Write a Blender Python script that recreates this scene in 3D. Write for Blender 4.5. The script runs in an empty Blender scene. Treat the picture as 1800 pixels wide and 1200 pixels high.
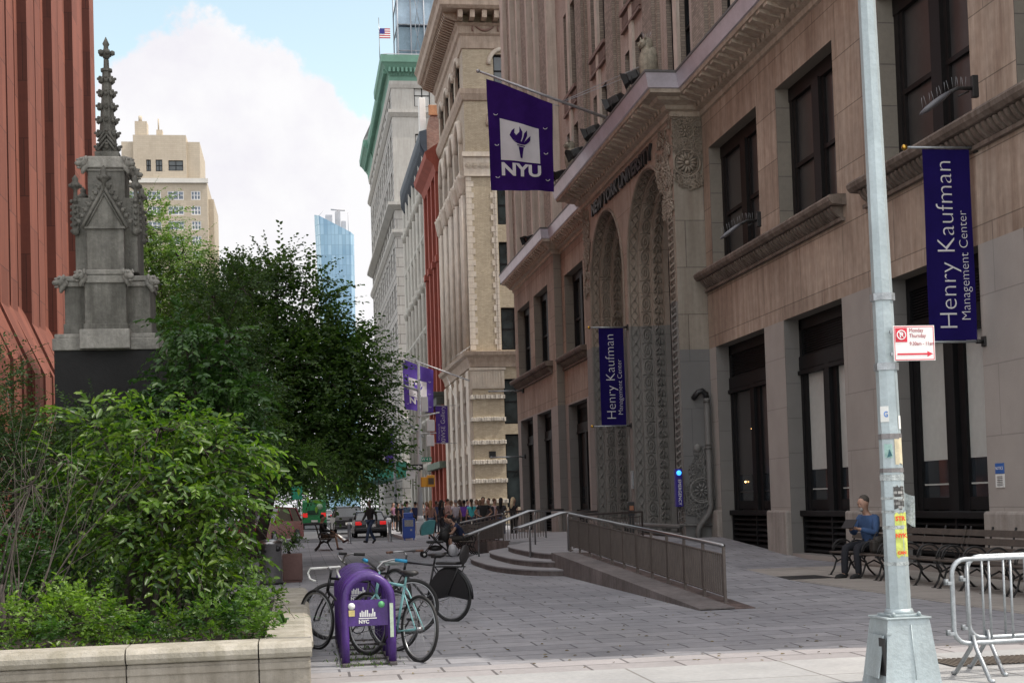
import bpy, bmesh, math, random
import numpy as np
from mathutils import Vector, Matrix, Euler
R = math.radians
scene = bpy.context.scene
COL = scene.collection

# ------------------------------------------------------------------ camera
def cam_basis(yaw, pitch, roll):
    cy, sy, cp, sp = math.cos(yaw), math.sin(yaw), math.cos(pitch), math.sin(pitch)
    f = Vector((sy*cp, cy*cp, sp)); r = Vector((cy, -sy, 0)); u = r.cross(f)
    c, s = math.cos(roll), math.sin(roll)
    return c*r - s*u, s*r + c*u, f
cr, cu, cf = cam_basis(R(8.59349), R(2.08854), R(1.8))
cd = bpy.data.cameras.new("camera"); cam = bpy.data.objects.new("camera", cd); COL.objects.link(cam)
m = Matrix.Identity(4)
for i in range(3):
    m[i][0] = cr[i]; m[i][1] = cu[i]; m[i][2] = -cf[i]
m[0][3], m[1][3], m[2][3] = 0, 0, 1.6
cam.matrix_world = m
cd.sensor_width = 36; cd.lens = 50; cd.shift_y = 190/1800; cd.clip_start = .1; cd.clip_end = 6000
scene.camera = cam

# ------------------------------------------------------------------ sun and sky
SUN = Vector((.55, -.13, .83)).normalized()
sl = bpy.data.lights.new("sun", 'SUN'); sl.energy = 2.6; sl.angle = R(.6); sl.color = (1, .94, .86)
so = bpy.data.objects.new("sun", sl); COL.objects.link(so); so.rotation_euler = SUN.to_track_quat('Z', 'Y').to_euler()
so.location = (30, -20, 60)
wd = bpy.data.worlds.new("World"); scene.world = wd; wd.use_nodes = True
wt = wd.node_tree; wt.nodes.clear()
def WN(t, **k):
    n = wt.nodes.new(t)
    for a, b in k.items(): setattr(n, a, b)
    return n
def wl(a, b): wt.links.new(a, b)
sky = WN('ShaderNodeTexSky', sky_type='NISHITA', sun_disc=False, sun_elevation=math.asin(SUN.z),
         sun_rotation=math.atan2(SUN.x, SUN.y), air_density=1.0, dust_density=1.6, ozone_density=1.0)
tint = WN('ShaderNodeMix', data_type='RGBA', blend_type='MULTIPLY'); tint.inputs[0].default_value = 1
tint.inputs[7].default_value = (1.72, 1.5, 1.1, 1)
wl(sky.outputs[0], tint.inputs[6])
bg1 = WN('ShaderNodeBackground'); bg1.inputs[1].default_value = .15; wl(tint.outputs[2], bg1.inputs[0])
geo = WN('ShaderNodeTexCoord')
def wmath(op, a, b=None, c=None):
    n = WN('ShaderNodeMath', operation=op)
    for i, v in enumerate((a, b, c)):
        if v is None: continue
        if isinstance(v, (int, float)): n.inputs[i].default_value = v
        else: wl(v, n.inputs[i])
    return n.outputs[0]
def wnoise(scale, detail, rough=.6):
    n = WN('ShaderNodeTexNoise'); n.inputs['Scale'].default_value = scale; n.inputs['Detail'].default_value = detail
    n.inputs['Roughness'].default_value = rough; wl(geo.outputs['Generated'], n.inputs['Vector']); return n.outputs[0]
field = None
for (a, e, rad) in ((-.065, .245, .085), (-.025, .235, .08), (.03, .195, .075), (-.115, .185, .08), (-.2, .15, .11), (.1, .16, .13), (-.05, .14, .18), (.25, .1, .2), (-.4, .1, .25), (.5, .05, .3)):
    v = Vector((a, 1, e)).normalized()
    d = WN('ShaderNodeVectorMath', operation='DISTANCE'); wl(geo.outputs['Generated'], d.inputs[0]); d.inputs[1].default_value = v
    s = wmath('SUBTRACT', 1.0, wmath('DIVIDE', d.outputs['Value'], rad))
    s = wmath('MULTIPLY', s, rad*9)
    field = s if field is None else wmath('MAXIMUM', field, s)
far = wmath('SUBTRACT', wmath('MULTIPLY', wnoise(2.2, 3), 6.0), 2.7)      # broken cloud over the rest of the sky
sep = WN('ShaderNodeSeparateXYZ'); wl(geo.outputs['Generated'], sep.inputs[0])
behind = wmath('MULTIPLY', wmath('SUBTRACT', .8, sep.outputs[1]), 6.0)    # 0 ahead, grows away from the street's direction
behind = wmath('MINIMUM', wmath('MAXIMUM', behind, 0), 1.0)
field = wmath('MAXIMUM', field, wmath('SUBTRACT', wmath('MULTIPLY', far, behind), wmath('MULTIPLY', wmath('SUBTRACT', 1.0, behind), 2.0)))
fine = wmath('MULTIPLY', wmath('SUBTRACT', wnoise(13, 10, .6), .5), 1.25)
mask = wmath('ADD', field, fine)
mr = WN('ShaderNodeMapRange', interpolation_type='SMOOTHSTEP'); wl(mask, mr.inputs[0]); mr.inputs[1].default_value = .0; mr.inputs[2].default_value = .11
shade = WN('ShaderNodeValToRGB'); wl(wnoise(9, 8), shade.inputs[0])
shade.color_ramp.elements[0].position = .3; shade.color_ramp.elements[0].color = (.57, .555, .60, 1)
shade.color_ramp.elements[1].position = .55; shade.color_ramp.elements[1].color = (.645, .64, .65, 1)
bg2 = WN('ShaderNodeBackground'); wl(shade.outputs[0], bg2.inputs[0]); wl(wmath('ADD', wmath('MULTIPLY', behind, .85), 1.0), bg2.inputs[1])  # clouds out of view brightened to lift the ambient light
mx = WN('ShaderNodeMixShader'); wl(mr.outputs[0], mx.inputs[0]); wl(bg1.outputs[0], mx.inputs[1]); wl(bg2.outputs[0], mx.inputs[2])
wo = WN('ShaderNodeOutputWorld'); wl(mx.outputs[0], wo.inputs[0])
scene.view_settings.view_transform = 'Standard'; scene.view_settings.look = 'None'
scene.view_settings.exposure = .62; scene.view_settings.gamma = 1
scene.cycles.max_bounces = 6; scene.cycles.transparent_max_bounces = 8

# ------------------------------------------------------------------ materials
def newmat(name):
    m = bpy.data.materials.new(name); m.use_nodes = True; t = m.node_tree; t.nodes.clear()
    out = t.nodes.new('ShaderNodeOutputMaterial'); b = t.nodes.new('ShaderNodeBsdfPrincipled')
    t.links.new(b.outputs[0], out.inputs[0]); return m, t, b, out
def nn(t, typ, **k):
    n = t.nodes.new(typ)
    for a, b in k.items(): setattr(n, a, b)
    return n
def coords(t, axis='obj', sc=(1, 1, 1)):
    tc = nn(t, 'ShaderNodeTexCoord')
    if axis == 'obj' and sc == (1, 1, 1): return tc.outputs['Object']
    s = nn(t, 'ShaderNodeSeparateXYZ'); t.links.new(tc.outputs['Object'], s.inputs[0]); c = nn(t, 'ShaderNodeCombineXYZ')
    order = {'obj': (0, 1, 2), 'x': (1, 2, 0), 'y': (0, 2, 1), 'z': (0, 1, 2), 'zr': (1, 0, 2)}[axis]
    for i, o in enumerate(order):
        mu = nn(t, 'ShaderNodeMath', operation='MULTIPLY'); t.links.new(s.outputs[o], mu.inputs[0]); mu.inputs[1].default_value = sc[i]
        t.links.new(mu.outputs[0], c.inputs[i])
    return c.outputs[0]
def noise(t, vec, scale, detail=4, rough=.6):
    n = nn(t, 'ShaderNodeTexNoise'); n.inputs['Scale'].default_value = scale; n.inputs['Detail'].default_value = detail
    n.inputs['Roughness'].default_value = rough; t.links.new(vec, n.inputs['Vector']); return n.outputs[0]
def ramp(t, fac, stops):
    r = nn(t, 'ShaderNodeValToRGB'); t.links.new(fac, r.inputs[0]); e = r.color_ramp.elements
    while len(e) < len(stops): e.new(.5)
    for i, (p, c) in enumerate(stops): e[i].position = p; e[i].color = (*c, 1) if len(c) == 3 else c
    return r.outputs[0]
def mixc(t, a, b, fac, mode='MIX'):
    n = nn(t, 'ShaderNodeMix', data_type='RGBA', blend_type=mode)
    for i, v in ((0, fac), (6, a), (7, b)):
        if isinstance(v, (int, float)): n.inputs[i].default_value = v
        elif isinstance(v, tuple): n.inputs[i].default_value = (*v[:3], 1)
        else: t.links.new(v, n.inputs[i])
    return n.outputs[2]
def mul(c, k): return tuple(min(1, x*k) for x in c)
def bumpn(t, b, h, strength, dist=.02):
    bn = nn(t, 'ShaderNodeBump'); bn.inputs['Strength'].default_value = strength; bn.inputs['Distance'].default_value = dist
    t.links.new(h, bn.inputs['Height']); t.links.new(bn.outputs[0], b.inputs['Normal'])
MATS = {}
def mat(name, col, rough=.8, var=.15, scale=2.0, bump=.0, bscale=30, metal=0, streak=0, stain=None, spec=None, emit=0):
    if name in MATS: return MATS[name]
    m, t, b, o = newmat(name); MATS[name] = m
    v = coords(t)
    c = ramp(t, noise(t, v, scale), [(.25, mul(col, 1-var)), (.75, mul(col, 1+var))])
    c = mixc(t, c, ramp(t, noise(t, v, scale*9, 3), [(.3, (1-var*.8,)*3), (.7, (1, 1, 1))]), 1.0, 'MULTIPLY')
    if streak:
        sv = coords(t, 'obj', (2.2, 2.2, .18))
        c = mixc(t, c, ramp(t, noise(t, sv, 2.2, 5, .7), [(.36, stain or (.45, .38, .34)), (.62, (1, 1, 1))]), streak, 'MULTIPLY')
    t.links.new(c, b.inputs['Base Color'])
    b.inputs['Roughness'].default_value = rough; b.inputs['Metallic'].default_value = metal
    if spec is not None: b.inputs['Specular IOR Level'].default_value = spec
    if bump: bumpn(t, b, noise(t, v, bscale, 5), bump)
    if emit: t.links.new(c, b.inputs['Emission Color']); b.inputs['Emission Strength'].default_value = emit
    return m
def blockmat(name, axis, c1, c2, mortar, bw, bh, gap=.01, rough=.85, var=.2, nscale=1.3, offset=.5, bump=.4, streak=0, stain=(.5, .42, .38), mfrac=.1, warp=0, split=None, gum=0):
    """courses of blocks, bricks or pavers; split=(z, colour) paints everything below z"""
    if name in MATS: return MATS[name]
    m, t, b, o = newmat(name); MATS[name] = m
    v = coords(t, axis)
    if warp:
        w = nn(t, 'ShaderNodeVectorMath', operation='MULTIPLY_ADD'); n = nn(t, 'ShaderNodeTexNoise'); n.inputs['Scale'].default_value = 1.5
        t.links.new(v, n.inputs['Vector']); t.links.new(n.outputs['Color'], w.inputs[0]); w.inputs[1].default_value = (warp,)*3; t.links.new(v, w.inputs[2]); vb = w.outputs[0]
    else: vb = v
    br = nn(t, 'ShaderNodeTexBrick'); t.links.new(vb, br.inputs['Vector'])
    br.offset = offset; br.inputs['Scale'].default_value = 1; br.inputs['Brick Width'].default_value = bw; br.inputs['Row Height'].default_value = bh
    br.inputs['Mortar Size'].default_value = gap; br.inputs['Mortar Smooth'].default_value = mfrac; br.inputs['Bias'].default_value = 0
    br.inputs['Color1'].default_value = (*c1, 1); br.inputs['Color2'].default_value = (*c2, 1); br.inputs['Mortar'].default_value = (*mortar, 1)
    c = br.outputs['Color']
    ob = coords(t)
    c = mixc(t, c, ramp(t, noise(t, ob, nscale, 5), [(.3, (1-var,)*3), (.7, (1, 1, 1))]), 1.0, 'MULTIPLY')
    c = mixc(t, c, ramp(t, noise(t, ob, nscale*14, 3), [(.3, (1-var*.7,)*3), (.7, (1, 1, 1))]), 1.0, 'MULTIPLY')
    if gum:
        for sc_, th_, dk in ((2.3, .05, .55), (.55, .10, .78), (5.5, .035, 1.35)):
            vo = nn(t, 'ShaderNodeTexVoronoi'); vo.inputs['Scale'].default_value = sc_; t.links.new(ob, vo.inputs['Vector'])
            c = mixc(t, c, ramp(t, vo.outputs['Distance'], [(th_*.7, (dk,)*3), (th_, (1, 1, 1))]), gum, 'MULTIPLY')
        c = mixc(t, c, ramp(t, noise(t, ob, .16, 5, .65), [(.38, (.72, .72, .74)), (.6, (1.05, 1.04, 1.03))]), gum, 'MULTIPLY')
    if streak:
        sv = coords(t, 'obj', (2.0, 2.0, .15))
        c = mixc(t, c, ramp(t, noise(t, sv, 2.0, 6, .72), [(.35, stain), (.6, (1, 1, 1))]), streak, 'MULTIPLY')
        c = mixc(t, c, ramp(t, noise(t, coords(t, 'obj', (1, 1, .45)), .42, 6, .68), [(.34, tuple(.35+.55*q for q in stain)), (.55, (1, 1, 1)), (.75, (1.08, 1.05, 1.0))]), streak, 'MULTIPLY')
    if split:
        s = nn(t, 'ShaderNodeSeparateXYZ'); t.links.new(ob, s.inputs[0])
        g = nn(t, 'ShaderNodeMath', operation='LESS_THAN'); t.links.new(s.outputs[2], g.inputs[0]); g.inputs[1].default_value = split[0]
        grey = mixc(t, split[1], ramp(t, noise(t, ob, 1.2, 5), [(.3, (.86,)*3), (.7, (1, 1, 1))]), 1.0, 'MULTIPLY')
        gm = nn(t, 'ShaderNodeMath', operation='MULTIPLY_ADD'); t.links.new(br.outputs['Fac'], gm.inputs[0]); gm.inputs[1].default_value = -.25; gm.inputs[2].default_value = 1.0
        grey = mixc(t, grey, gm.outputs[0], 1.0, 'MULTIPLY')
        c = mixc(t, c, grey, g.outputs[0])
    t.links.new(c, b.inputs['Base Color']); b.inputs['Roughness'].default_value = rough
    if bump:
        inv = nn(t, 'ShaderNodeMath', operation='MULTIPLY_ADD'); t.links.new(br.outputs['Fac'], inv.inputs[0]); inv.inputs[1].default_value = -1
        t.links.new(noise(t, ob, 25, 4), inv.inputs[2]); bumpn(t, b, inv.outputs[0], bump, .01)
    return m
def glassmat(name, col=(.02, .025, .03), rough=.06, var=.5):
    if name in MATS: return MATS[name]
    m, t, b, o = newmat(name); MATS[name] = m
    c = ramp(t, noise(t, coords(t), .6, 2), [(.35, mul(col, 1-var)), (.65, mul(col, 1+var))])
    t.links.new(c, b.inputs['Base Color']); b.inputs['Roughness'].default_value = rough; b.inputs['Specular IOR Level'].default_value = .8
    bumpn(t, b, noise(t, coords(t), 1.4, 1), .05, .05)
    return m
def leafmat(name, c1, c2, gloss=.45, trans=.35):
    if name in MATS: return MATS[name]
    m, t, b, o = newmat(name); MATS[name] = m
    g = nn(t, 'ShaderNodeNewGeometry')
    c = ramp(t, g.outputs['Random Per Island'], [(0, c1), (1, c2)])
    c = mixc(t, c, ramp(t, noise(t, coords(t), 1.1, 3), [(.35, (.6, .7, .6)), (.65, (1.15, 1.1, 1))]), 1.0, 'MULTIPLY')
    t.links.new(c, b.inputs['Base Color']); b.inputs['Roughness'].default_value = gloss
    tr = nn(t, 'ShaderNodeBsdfTranslucent'); t.links.new(mixc(t, c, (1.5, 1.7, .6), 1.0, 'MULTIPLY'), tr.inputs[0])
    mxx = nn(t, 'ShaderNodeMixShader'); mxx.inputs[0].default_value = trans
    t.links.new(b.outputs[0], mxx.inputs[1]); t.links.new(tr.outputs[0], mxx.inputs[2]); t.links.new(mxx.outputs[0], o.inputs[0])
    return m

# ------------------------------------------------------------------ mesh builder
class MB:
    def __init__(s): s.v = []; s.f = []; s.mi = []; s.sm = []; s.M = None; s.cur = 0; s.smooth = False
    def add(s, vs, fs, mi=None, smooth=None):
        n = len(s.v)
        if s.M is not None: vs = [s.M @ Vector(p) for p in vs]
        s.v += [tuple(p) for p in vs]; s.f += [tuple(n+i for i in f) for f in fs]
        s.mi += [s.cur if mi is None else mi]*len(fs); s.sm += [s.smooth if smooth is None else smooth]*len(fs)
    def box(s, x0, x1, y0, y1, z0, z1, bev=0, mi=None):
        if x0 > x1: x0, x1 = x1, x0
        if y0 > y1: y0, y1 = y1, y0
        if z0 > z1: z0, z1 = z1, z0
        if bev <= 0:
            s.add([(x0,y0,z0),(x1,y0,z0),(x1,y1,z0),(x0,y1,z0),(x0,y0,z1),(x1,y0,z1),(x1,y1,z1),(x0,y1,z1)],
                  [(0,3,2,1),(4,5,6,7),(0,1,5,4),(1,2,6,5),(2,3,7,6),(3,0,4,7)], mi)
        else:
            bm = bmesh.new(); bmesh.ops.create_cube(bm, size=1)
            for v in bm.verts: v.co = Vector(((x0+x1)/2+v.co.x*(x1-x0), (y0+y1)/2+v.co.y*(y1-y0), (z0+z1)/2+v.co.z*(z1-z0)))
            bmesh.ops.bevel(bm, geom=bm.edges[:], offset=min(bev, .49*min(x1-x0, y1-y0, z1-z0)), segments=2, affect='EDGES', profile=.5)
            bm.verts.index_update()
            s.add([v.co.copy() for v in bm.verts], [[v.index for v in f.verts] for f in bm.faces], mi); bm.free()
    def prism(s, poly, z0, z1, mi=None):                 # polygon (x, y) counter clockwise, extruded up
        n = len(poly)
        zf0 = z0 if callable(z0) else (lambda x, y: z0); zf1 = z1 if callable(z1) else (lambda x, y: z1)
        s.add([(x, y, zf0(x, y)) for x, y in poly]+[(x, y, zf1(x, y)) for x, y in poly],
              [tuple(range(n-1, -1, -1)), tuple(range(n, 2*n))]+[(i, (i+1) % n, n+(i+1) % n, n+i) for i in range(n)], mi)
    def extr(s, prof, axis, a, b, mi=None, smooth=False):             # profile extruded along an axis; prof of (p, q)
        n = len(prof)
        def pt(p, q, w): return {'x': (w, p, q), 'y': (p, w, q), 'z': (p, q, w)}[axis]
        s.add([pt(p, q, a) for p, q in prof]+[pt(p, q, b) for p, q in prof],
              [tuple(range(n)), tuple(range(2*n-1, n-1, -1))]+[((i+1) % n, i, n+i, n+(i+1) % n) for i in range(n)], mi, smooth)
    def tube(s, pts, r, n=8, mi=None, close=False, cap=True, smooth=True, flat=None):
        P = [Vector(p) for p in pts]; k = len(P)
        rr = r if isinstance(r, (list, tuple)) else [r]*k
        up = None; vs = []
        for i, p in enumerate(P):
            if close: tg = P[(i+1) % k]-P[i-1]
            else: tg = P[min(i+1, k-1)]-P[max(i-1, 0)]
            if tg.length < 1e-9: tg = Vector((0, 0, 1))
            tg.normalize()
            if up is None:
                up = Vector((0, 0, 1)) if abs(tg.z) < .9 else Vector((0, 1, 0))
            a = up - tg*up.dot(tg)
            if a.length < 1e-4: a = tg.orthogonal()
            a.normalize(); up = a; b = tg.cross(a)
            for j in range(n):
                t = 2*math.pi*(j+.5)/n
                sc = flat if flat else 1
                vs.append(p + (a*math.sin(t)*sc + b*math.cos(t))*rr[i])
        fs = []
        for i in range(k if close else k-1):
            for j in range(n):
                a0 = i*n+j; a1 = i*n+(j+1) % n; b0 = ((i+1) % k)*n+j; b1 = ((i+1) % k)*n+(j+1) % n
                fs.append((a0, a1, b1, b0))
        if cap and not close: fs += [tuple(range(n-1, -1, -1)), tuple((k-1)*n+j for j in range(n))]
        s.add(vs, fs, mi, smooth)
    def lathe(s, prof, cx, cy, n=16, mi=None, smooth=True, zc=0, sx=1, sy=1):   # prof of (r, z)
        k = len(prof); vs = [(cx+r*sx*math.cos(2*math.pi*(j+.5)/n), cy+r*sy*math.sin(2*math.pi*(j+.5)/n), z+zc) for r, z in prof for j in range(n)]
        fs = [(i*n+j, i*n+(j+1) % n, (i+1)*n+(j+1) % n, (i+1)*n+j) for i in range(k-1) for j in range(n)]
        fs += [tuple(range(n-1, -1, -1)), tuple((k-1)*n+j for j in range(n))]
        s.add(vs, fs, mi, smooth)
    def ball(s, c, r, n=10, mi=None):
        rx, ry, rz = r if isinstance(r, (tuple, list)) else (r, r, r); k = n//2+1
        prof = [(math.sin(math.pi*(i+.02)/(k-1+.04)), -math.cos(math.pi*(i+.02)/(k-1+.04))) for i in range(k)]
        M0 = s.M; T = Matrix.Translation(c) @ Matrix.Diagonal((rx, ry, rz, 1)); s.M = T if M0 is None else M0 @ T
        s.lathe(prof, 0, 0, n, mi); s.M = M0
    def quad(s, a, b, c, d, mi=None): s.add([a, b, c, d], [(0, 1, 2, 3)], mi)
    def mesh(s, name, mats):
        me = bpy.data.meshes.new(name); me.from_pydata(s.v, [], s.f)
        mats = mats if isinstance(mats, (list, tuple)) else [mats]
        for m in mats: me.materials.append(m)
        me.polygons.foreach_set('material_index', s.mi); me.polygons.foreach_set('use_smooth', s.sm); me.update()
        return me
    def build(s, name, mats, parent=None, local=False):
        return link(name, s.mesh(name, mats), parent, local)
ROOTM = {}
def link(name, me, parent=None, local=False):
    o = bpy.data.objects.new(name, me); COL.objects.link(o)
    if parent is not None:
        o.parent = parent
        if not local: o.matrix_parent_inverse = absm(parent).inverted()
        ROOTM[o.name] = None
    return o
def absm(o):
    M = Matrix.Translation(o.location) @ o.rotation_euler.to_matrix().to_4x4() @ Matrix.Diagonal((*o.scale, 1))
    return (absm(o.parent) @ o.matrix_parent_inverse @ M) if o.parent else M
def tag(o, label, cat, group=None, kind=None):
    if label: o['label'] = label
    if cat: o['category'] = cat
    if group: o['group'] = group
    if kind: o['kind'] = kind
    return o
def thing(name, label, cat, loc=(0, 0, 0), rz=0, group=None):
    o = bpy.data.objects.new(name, None); COL.objects.link(o); o.location = loc; o.rotation_euler = (0, 0, rz); o.empty_display_size = .3
    return tag(o, label, cat, group)
def struct(o): o['kind'] = 'structure'; return o
KIDS = lambda o: [c for c in bpy.data.objects if c.parent == o]
def dup(o, parent=None, loc=None, rz=None, label=None, group=None, sc=None, kids=None):
    kids = KIDS if kids is None else kids
    c = o.copy(); COL.objects.link(c)
    if parent is not None: c.parent = parent
    if loc is not None: c.location = loc
    if rz is not None: c.rotation_euler = (0, 0, rz)
    if sc is not None: c.scale = (sc,)*3 if isinstance(sc, (int, float)) else sc
    if label: c['label'] = label
    if group: c['group'] = group
    for k in kids(o): dup(k, c)
    return c
def text_obj(name, s, size, parent, M, m, extr=.004, align='CENTER', local=False, sx=1.0, bold=0):
    cu_ = bpy.data.curves.new(name, 'FONT'); cu_.body = s; cu_.size = size; cu_.extrude = extr; cu_.align_x = align; cu_.align_y = 'CENTER'
    cu_.resolution_u = 3; cu_.offset = bold
    tmp = bpy.data.objects.new('tmp', cu_); COL.objects.link(tmp)
    dg = bpy.context.evaluated_depsgraph_get(); me = bpy.data.meshes.new_from_object(tmp.evaluated_get(dg))
    bpy.data.objects.remove(tmp); bpy.data.curves.remove(cu_)
    me.transform(M @ Matrix.Diagonal((sx, 1, 1, 1))); me.name = name; me.materials.clear(); me.materials.append(m)
    return link(name, me, parent, local)
def face_matrix(loc, right, up):
    r = Vector(right).normalized(); u = Vector(up).normalized(); n = r.cross(u)
    M = Matrix.Identity(4)
    for i in range(3): M[i][0] = r[i]; M[i][1] = u[i]; M[i][2] = n[i]; M[i][3] = loc[i]
    return M
def holes_wall(mb, axis, plane, a0, a1, z0, z1, holes, depth, mi=0, mr=0):
    """wall face with real openings. axis 'x': plane X=plane, runs along Y, faces -X; axis 'X' faces +X;
    axis 'y': plane Y=plane, runs along X, faces -Y. holes (a0,a1,z0,z1); reveals go depth inwards."""
    A = sorted({a0, a1, *[h[0] for h in holes], *[h[1] for h in holes]}); A = [a for a in A if a0 <= a <= a1]
    Z = sorted({z0, z1, *[h[2] for h in holes], *[h[3] for h in holes]}); Z = [z for z in Z if z0 <= z <= z1]
    sg = -1 if axis == 'X' else 1
    P = (lambda a, z, d: (plane+sg*d, a, z)) if axis in 'xX' else (lambda a, z, d: (a, plane+d, z))
    fl = axis == 'x'
    def q(pts, mi_):
        mb.quad(*(pts[::-1] if fl else pts), mi=mi_)
    inh = lambda a, z: any(h[0] < a < h[1] and h[2] < z < h[3] for h in holes)
    for i in range(len(A)-1):
        for j in range(len(Z)-1):
            am, zm = (A[i]+A[i+1])/2, (Z[j]+Z[j+1])/2
            if not inh(am, zm): q([P(A[i], Z[j], 0), P(A[i+1], Z[j], 0), P(A[i+1], Z[j+1], 0), P(A[i], Z[j+1], 0)], mi)
    for (h0, h1, y0, y1) in holes:
        q([P(h0, y0, 0), P(h0, y1, 0), P(h0, y1, depth), P(h0, y0, depth)], mr)
        q([P(h1, y1, 0), P(h1, y0, 0), P(h1, y0, depth), P(h1, y1, depth)], mr)
        q([P(h0, y1, 0), P(h1, y1, 0), P(h1, y1, depth), P(h0, y1, depth)], mr)
        q([P(h1, y0, 0), P(h0, y0, 0), P(h0, y0, depth), P(h1, y0, depth)], mr)
# ------------------------------------------------------------------ palette
M_asphalt = mat('asphalt', (.085, .088, .095), .9, .25, .5, .3, 60)
M_paving = blockmat('bluestone_pavers', 'z', (.285, .286, .302), (.365, .363, .378), (.115, .112, .122), .74, .46, .013, .72, .3, .45, bump=.6, warp=.035, gum=.8)
M_conc = blockmat('sidewalk_concrete', 'z', (.38, .385, .38), (.42, .42, .415), (.22, .21, .20), 1.5, 1.5, .012, .9, .2, 1.2, offset=0, gum=.6)
M_band = blockmat('plaza_concrete_band', 'z', (.33, .30, .27), (.36, .33, .29), (.18, .16, .15), 1.5, 1.5, .015, .9, .22, 1.0, offset=0)
M_paint = mat('road_paint', (.75, .75, .72), .7, .12, 3)
M_soil = mat('soil', (.045, .035, .025), .95, .4, 4, .6, 25)
M_black = mat('black_paint', (.012, .012, .013), .45, .3, 4)
M_iron = mat('cast_iron', (.018, .017, .017), .55, .3, 6, .2, 50)
M_steel = mat('brushed_steel', (.30, .30, .30), .3, .12, 8, metal=1)
M_galv = mat('galvanised_steel', (.40, .43, .45), .45, .3, 9, .15, 40, metal=.7)
M_glass = glassmat('dark_glass')
M_white = mat('white_paint', (.75, .75, .74), .5, .06, 4)
M_purple = mat('purple_cloth', (.030, .008, .105), .85, .16, 3, spec=.1)
M_purple2 = mat('sunlit_purple_cloth', (.085, .04, .30), .75, .12, 3)  # lighter copy of the flag purple, sunlight put into the colour
M_indigo = mat('indigo_banner_cloth', (.010, .005, .078), .8, .14, 3, spec=.12)
M_banner_white = mat('banner_white', (.62, .6, .62), .7, .05, 4)
M_rubber = mat('rubber', (.012, .012, .012), .7, .2, 8)
M_blue_box = mat('blue_box_paint', (.02, .07, .36), .35, .1, 4)

# ------------------------------------------------------------------ ground, road, pavements
g = MB(); g.quad((-900, -60, -.16), (900, -60, -.16), (900, 2600, -.16), (-900, 2600, -.16)); struct(g.build('ground', M_asphalt))
g = MB(); g.box(-26, 12.6, 14.0, 65.6, -.15, 0)          # the plaza
g.box(5.4, 14, 65.6, 420, -.15, 0); struct(g.build('plaza_pavement', M_paving))
g = MB(); g.box(-40, 30, -20, 13.15, -.15, 0); struct(g.build('sidewalk', M_conc))
g = MB(); g.box(-40, 30, 13.15, 14.0, -.15, -.001); struct(g.build('paver_border', blockmat('pink_pavers', 'z', (.30, .285, .285), (.35, .33, .33), (.11, .10, .10), .9, .85, .014, .8, .2, .9, bump=.5, warp=.02)))
g = MB(); g.box(8.9, 12.3, 14.01, 29.3, .0005, .006); struct(g.build('pavement_band', M_band))
g = MB(); g.box(-30, -9, 65.6, 420, -.15, 0); struct(g.build('far_pavement', M_conc))
g = MB()
g.box(-26, 5.2, 65.6, 65.85, -.15, .004, .01); g.box(5.2, 5.4, 65.6, 420, -.15, .006); struct(g.build('kerb', mat('granite_kerb', (.42, .41, .40), .8, .15, 2)))
g = MB()
for i in range(11): g.quad((-7.6+i*1.15, 66.6, -.155), (-7.0+i*1.15, 66.6, -.155), (-7.0+i*1.15, 69.4, -.155), (-7.6+i*1.15, 69.4, -.155))
g.quad((-8.5, 70.4, -.155), (5.1, 70.4, -.155), (5.1, 70.8, -.155), (-8.5, 70.8, -.155))
for k in range(2, 20): g.quad((-1.9, 66+k*6., -.155), (-1.75, 66+k*6., -.155), (-1.75, 69+k*6., -.155), (-1.9, 69+k*6., -.155))
g.quad((2.35, 72, -.155), (2.5, 72, -.155), (2.5, 190, -.155), (2.35, 190, -.155))
struct(g.build('road_marking', M_paint))

# ------------------------------------------------------------------ planter with a rounded stone coping
M_cop = mat('cast_stone_coping', (.37, .345, .295), .9, .16, 2.2, .5, 45, streak=.7, stain=(.55, .54, .46))
M_pw = mat('planter_wall_stone', (.29, .265, .225), .9, .2, 1.6, .5, 50, streak=.6, stain=(.55, .52, .46))
pl = thing('stone_planter', 'low cast stone planter wall with rounded pale coping, full of shrubs', 'planter', (-4, 15, 0))
w = MB()
for (a, b) in ((-9.2, -6.9), (-6.9, -4.6), (-4.6, -2.65), (-2.65, -1.43), (-1.43, -.36), (-.36, .07)):
    w.box(a+.004, b-.004, 12.05, 12.3, -.02, .36, .012)
    w.box(a+.004, b-.004, 12.035, 12.06, .27, .33, .008)
for k in range(7): w.box(-.23, .03, 12.304+k*1.1, 13.396+k*1.1, -.02, .36, .012)
w.box(-9.2, .03, 20.0, 20.25, -.02, .36)
w.build('wall', M_pw, pl)
w = MB()
prof = [(.40, .5), (.06, .5), (.02, .485), (-.01, .45), (-.01, .41), (.02, .375), (.06, .362), (.40, .362)]
for (a, b) in ((-9.2, -6.9), (-6.9, -4.6), (-4.6, -2.65), (-2.65, -1.43), (-1.43, -.36)):
    w.extr([(12+p, q) for p, q in prof], 'x', a+.006, b-.006)
w.extr([(12+p, q) for p, q in prof], 'x', -.354, .08)
pr2 = [(.085-p, q) for p, q in prof][::-1]
for k in range(7): w.extr(pr2, 'y', 12.403+k*1.1, 13.497+k*1.1)
w.build('coping', M_cop, pl)
rnd = random.Random(3); n = 60
vs = []; fs = []
for j in range(24):
    for i in range(n): vs.append((-9.0+i*8.72/(n-1), 12.38+j*7.5/23, .40+.05*rnd.random()+.10*math.sin(i*.31)*math.sin(j*.5)**2))
for j in range(23):
    for i in range(n-1): fs.append((j*n+i, j*n+i+1, (j+1)*n+i+1, (j+1)*n+i))
w = MB(); w.add(vs, fs, smooth=True); w.build('soil_bed', M_soil, pl)
# garden bed behind the planter, level with the plaza
g = MB(); g.box(-26, -1.6, 20.3, 64, .002, .05, 0); struct(g.build('garden_soil', M_soil))
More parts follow.
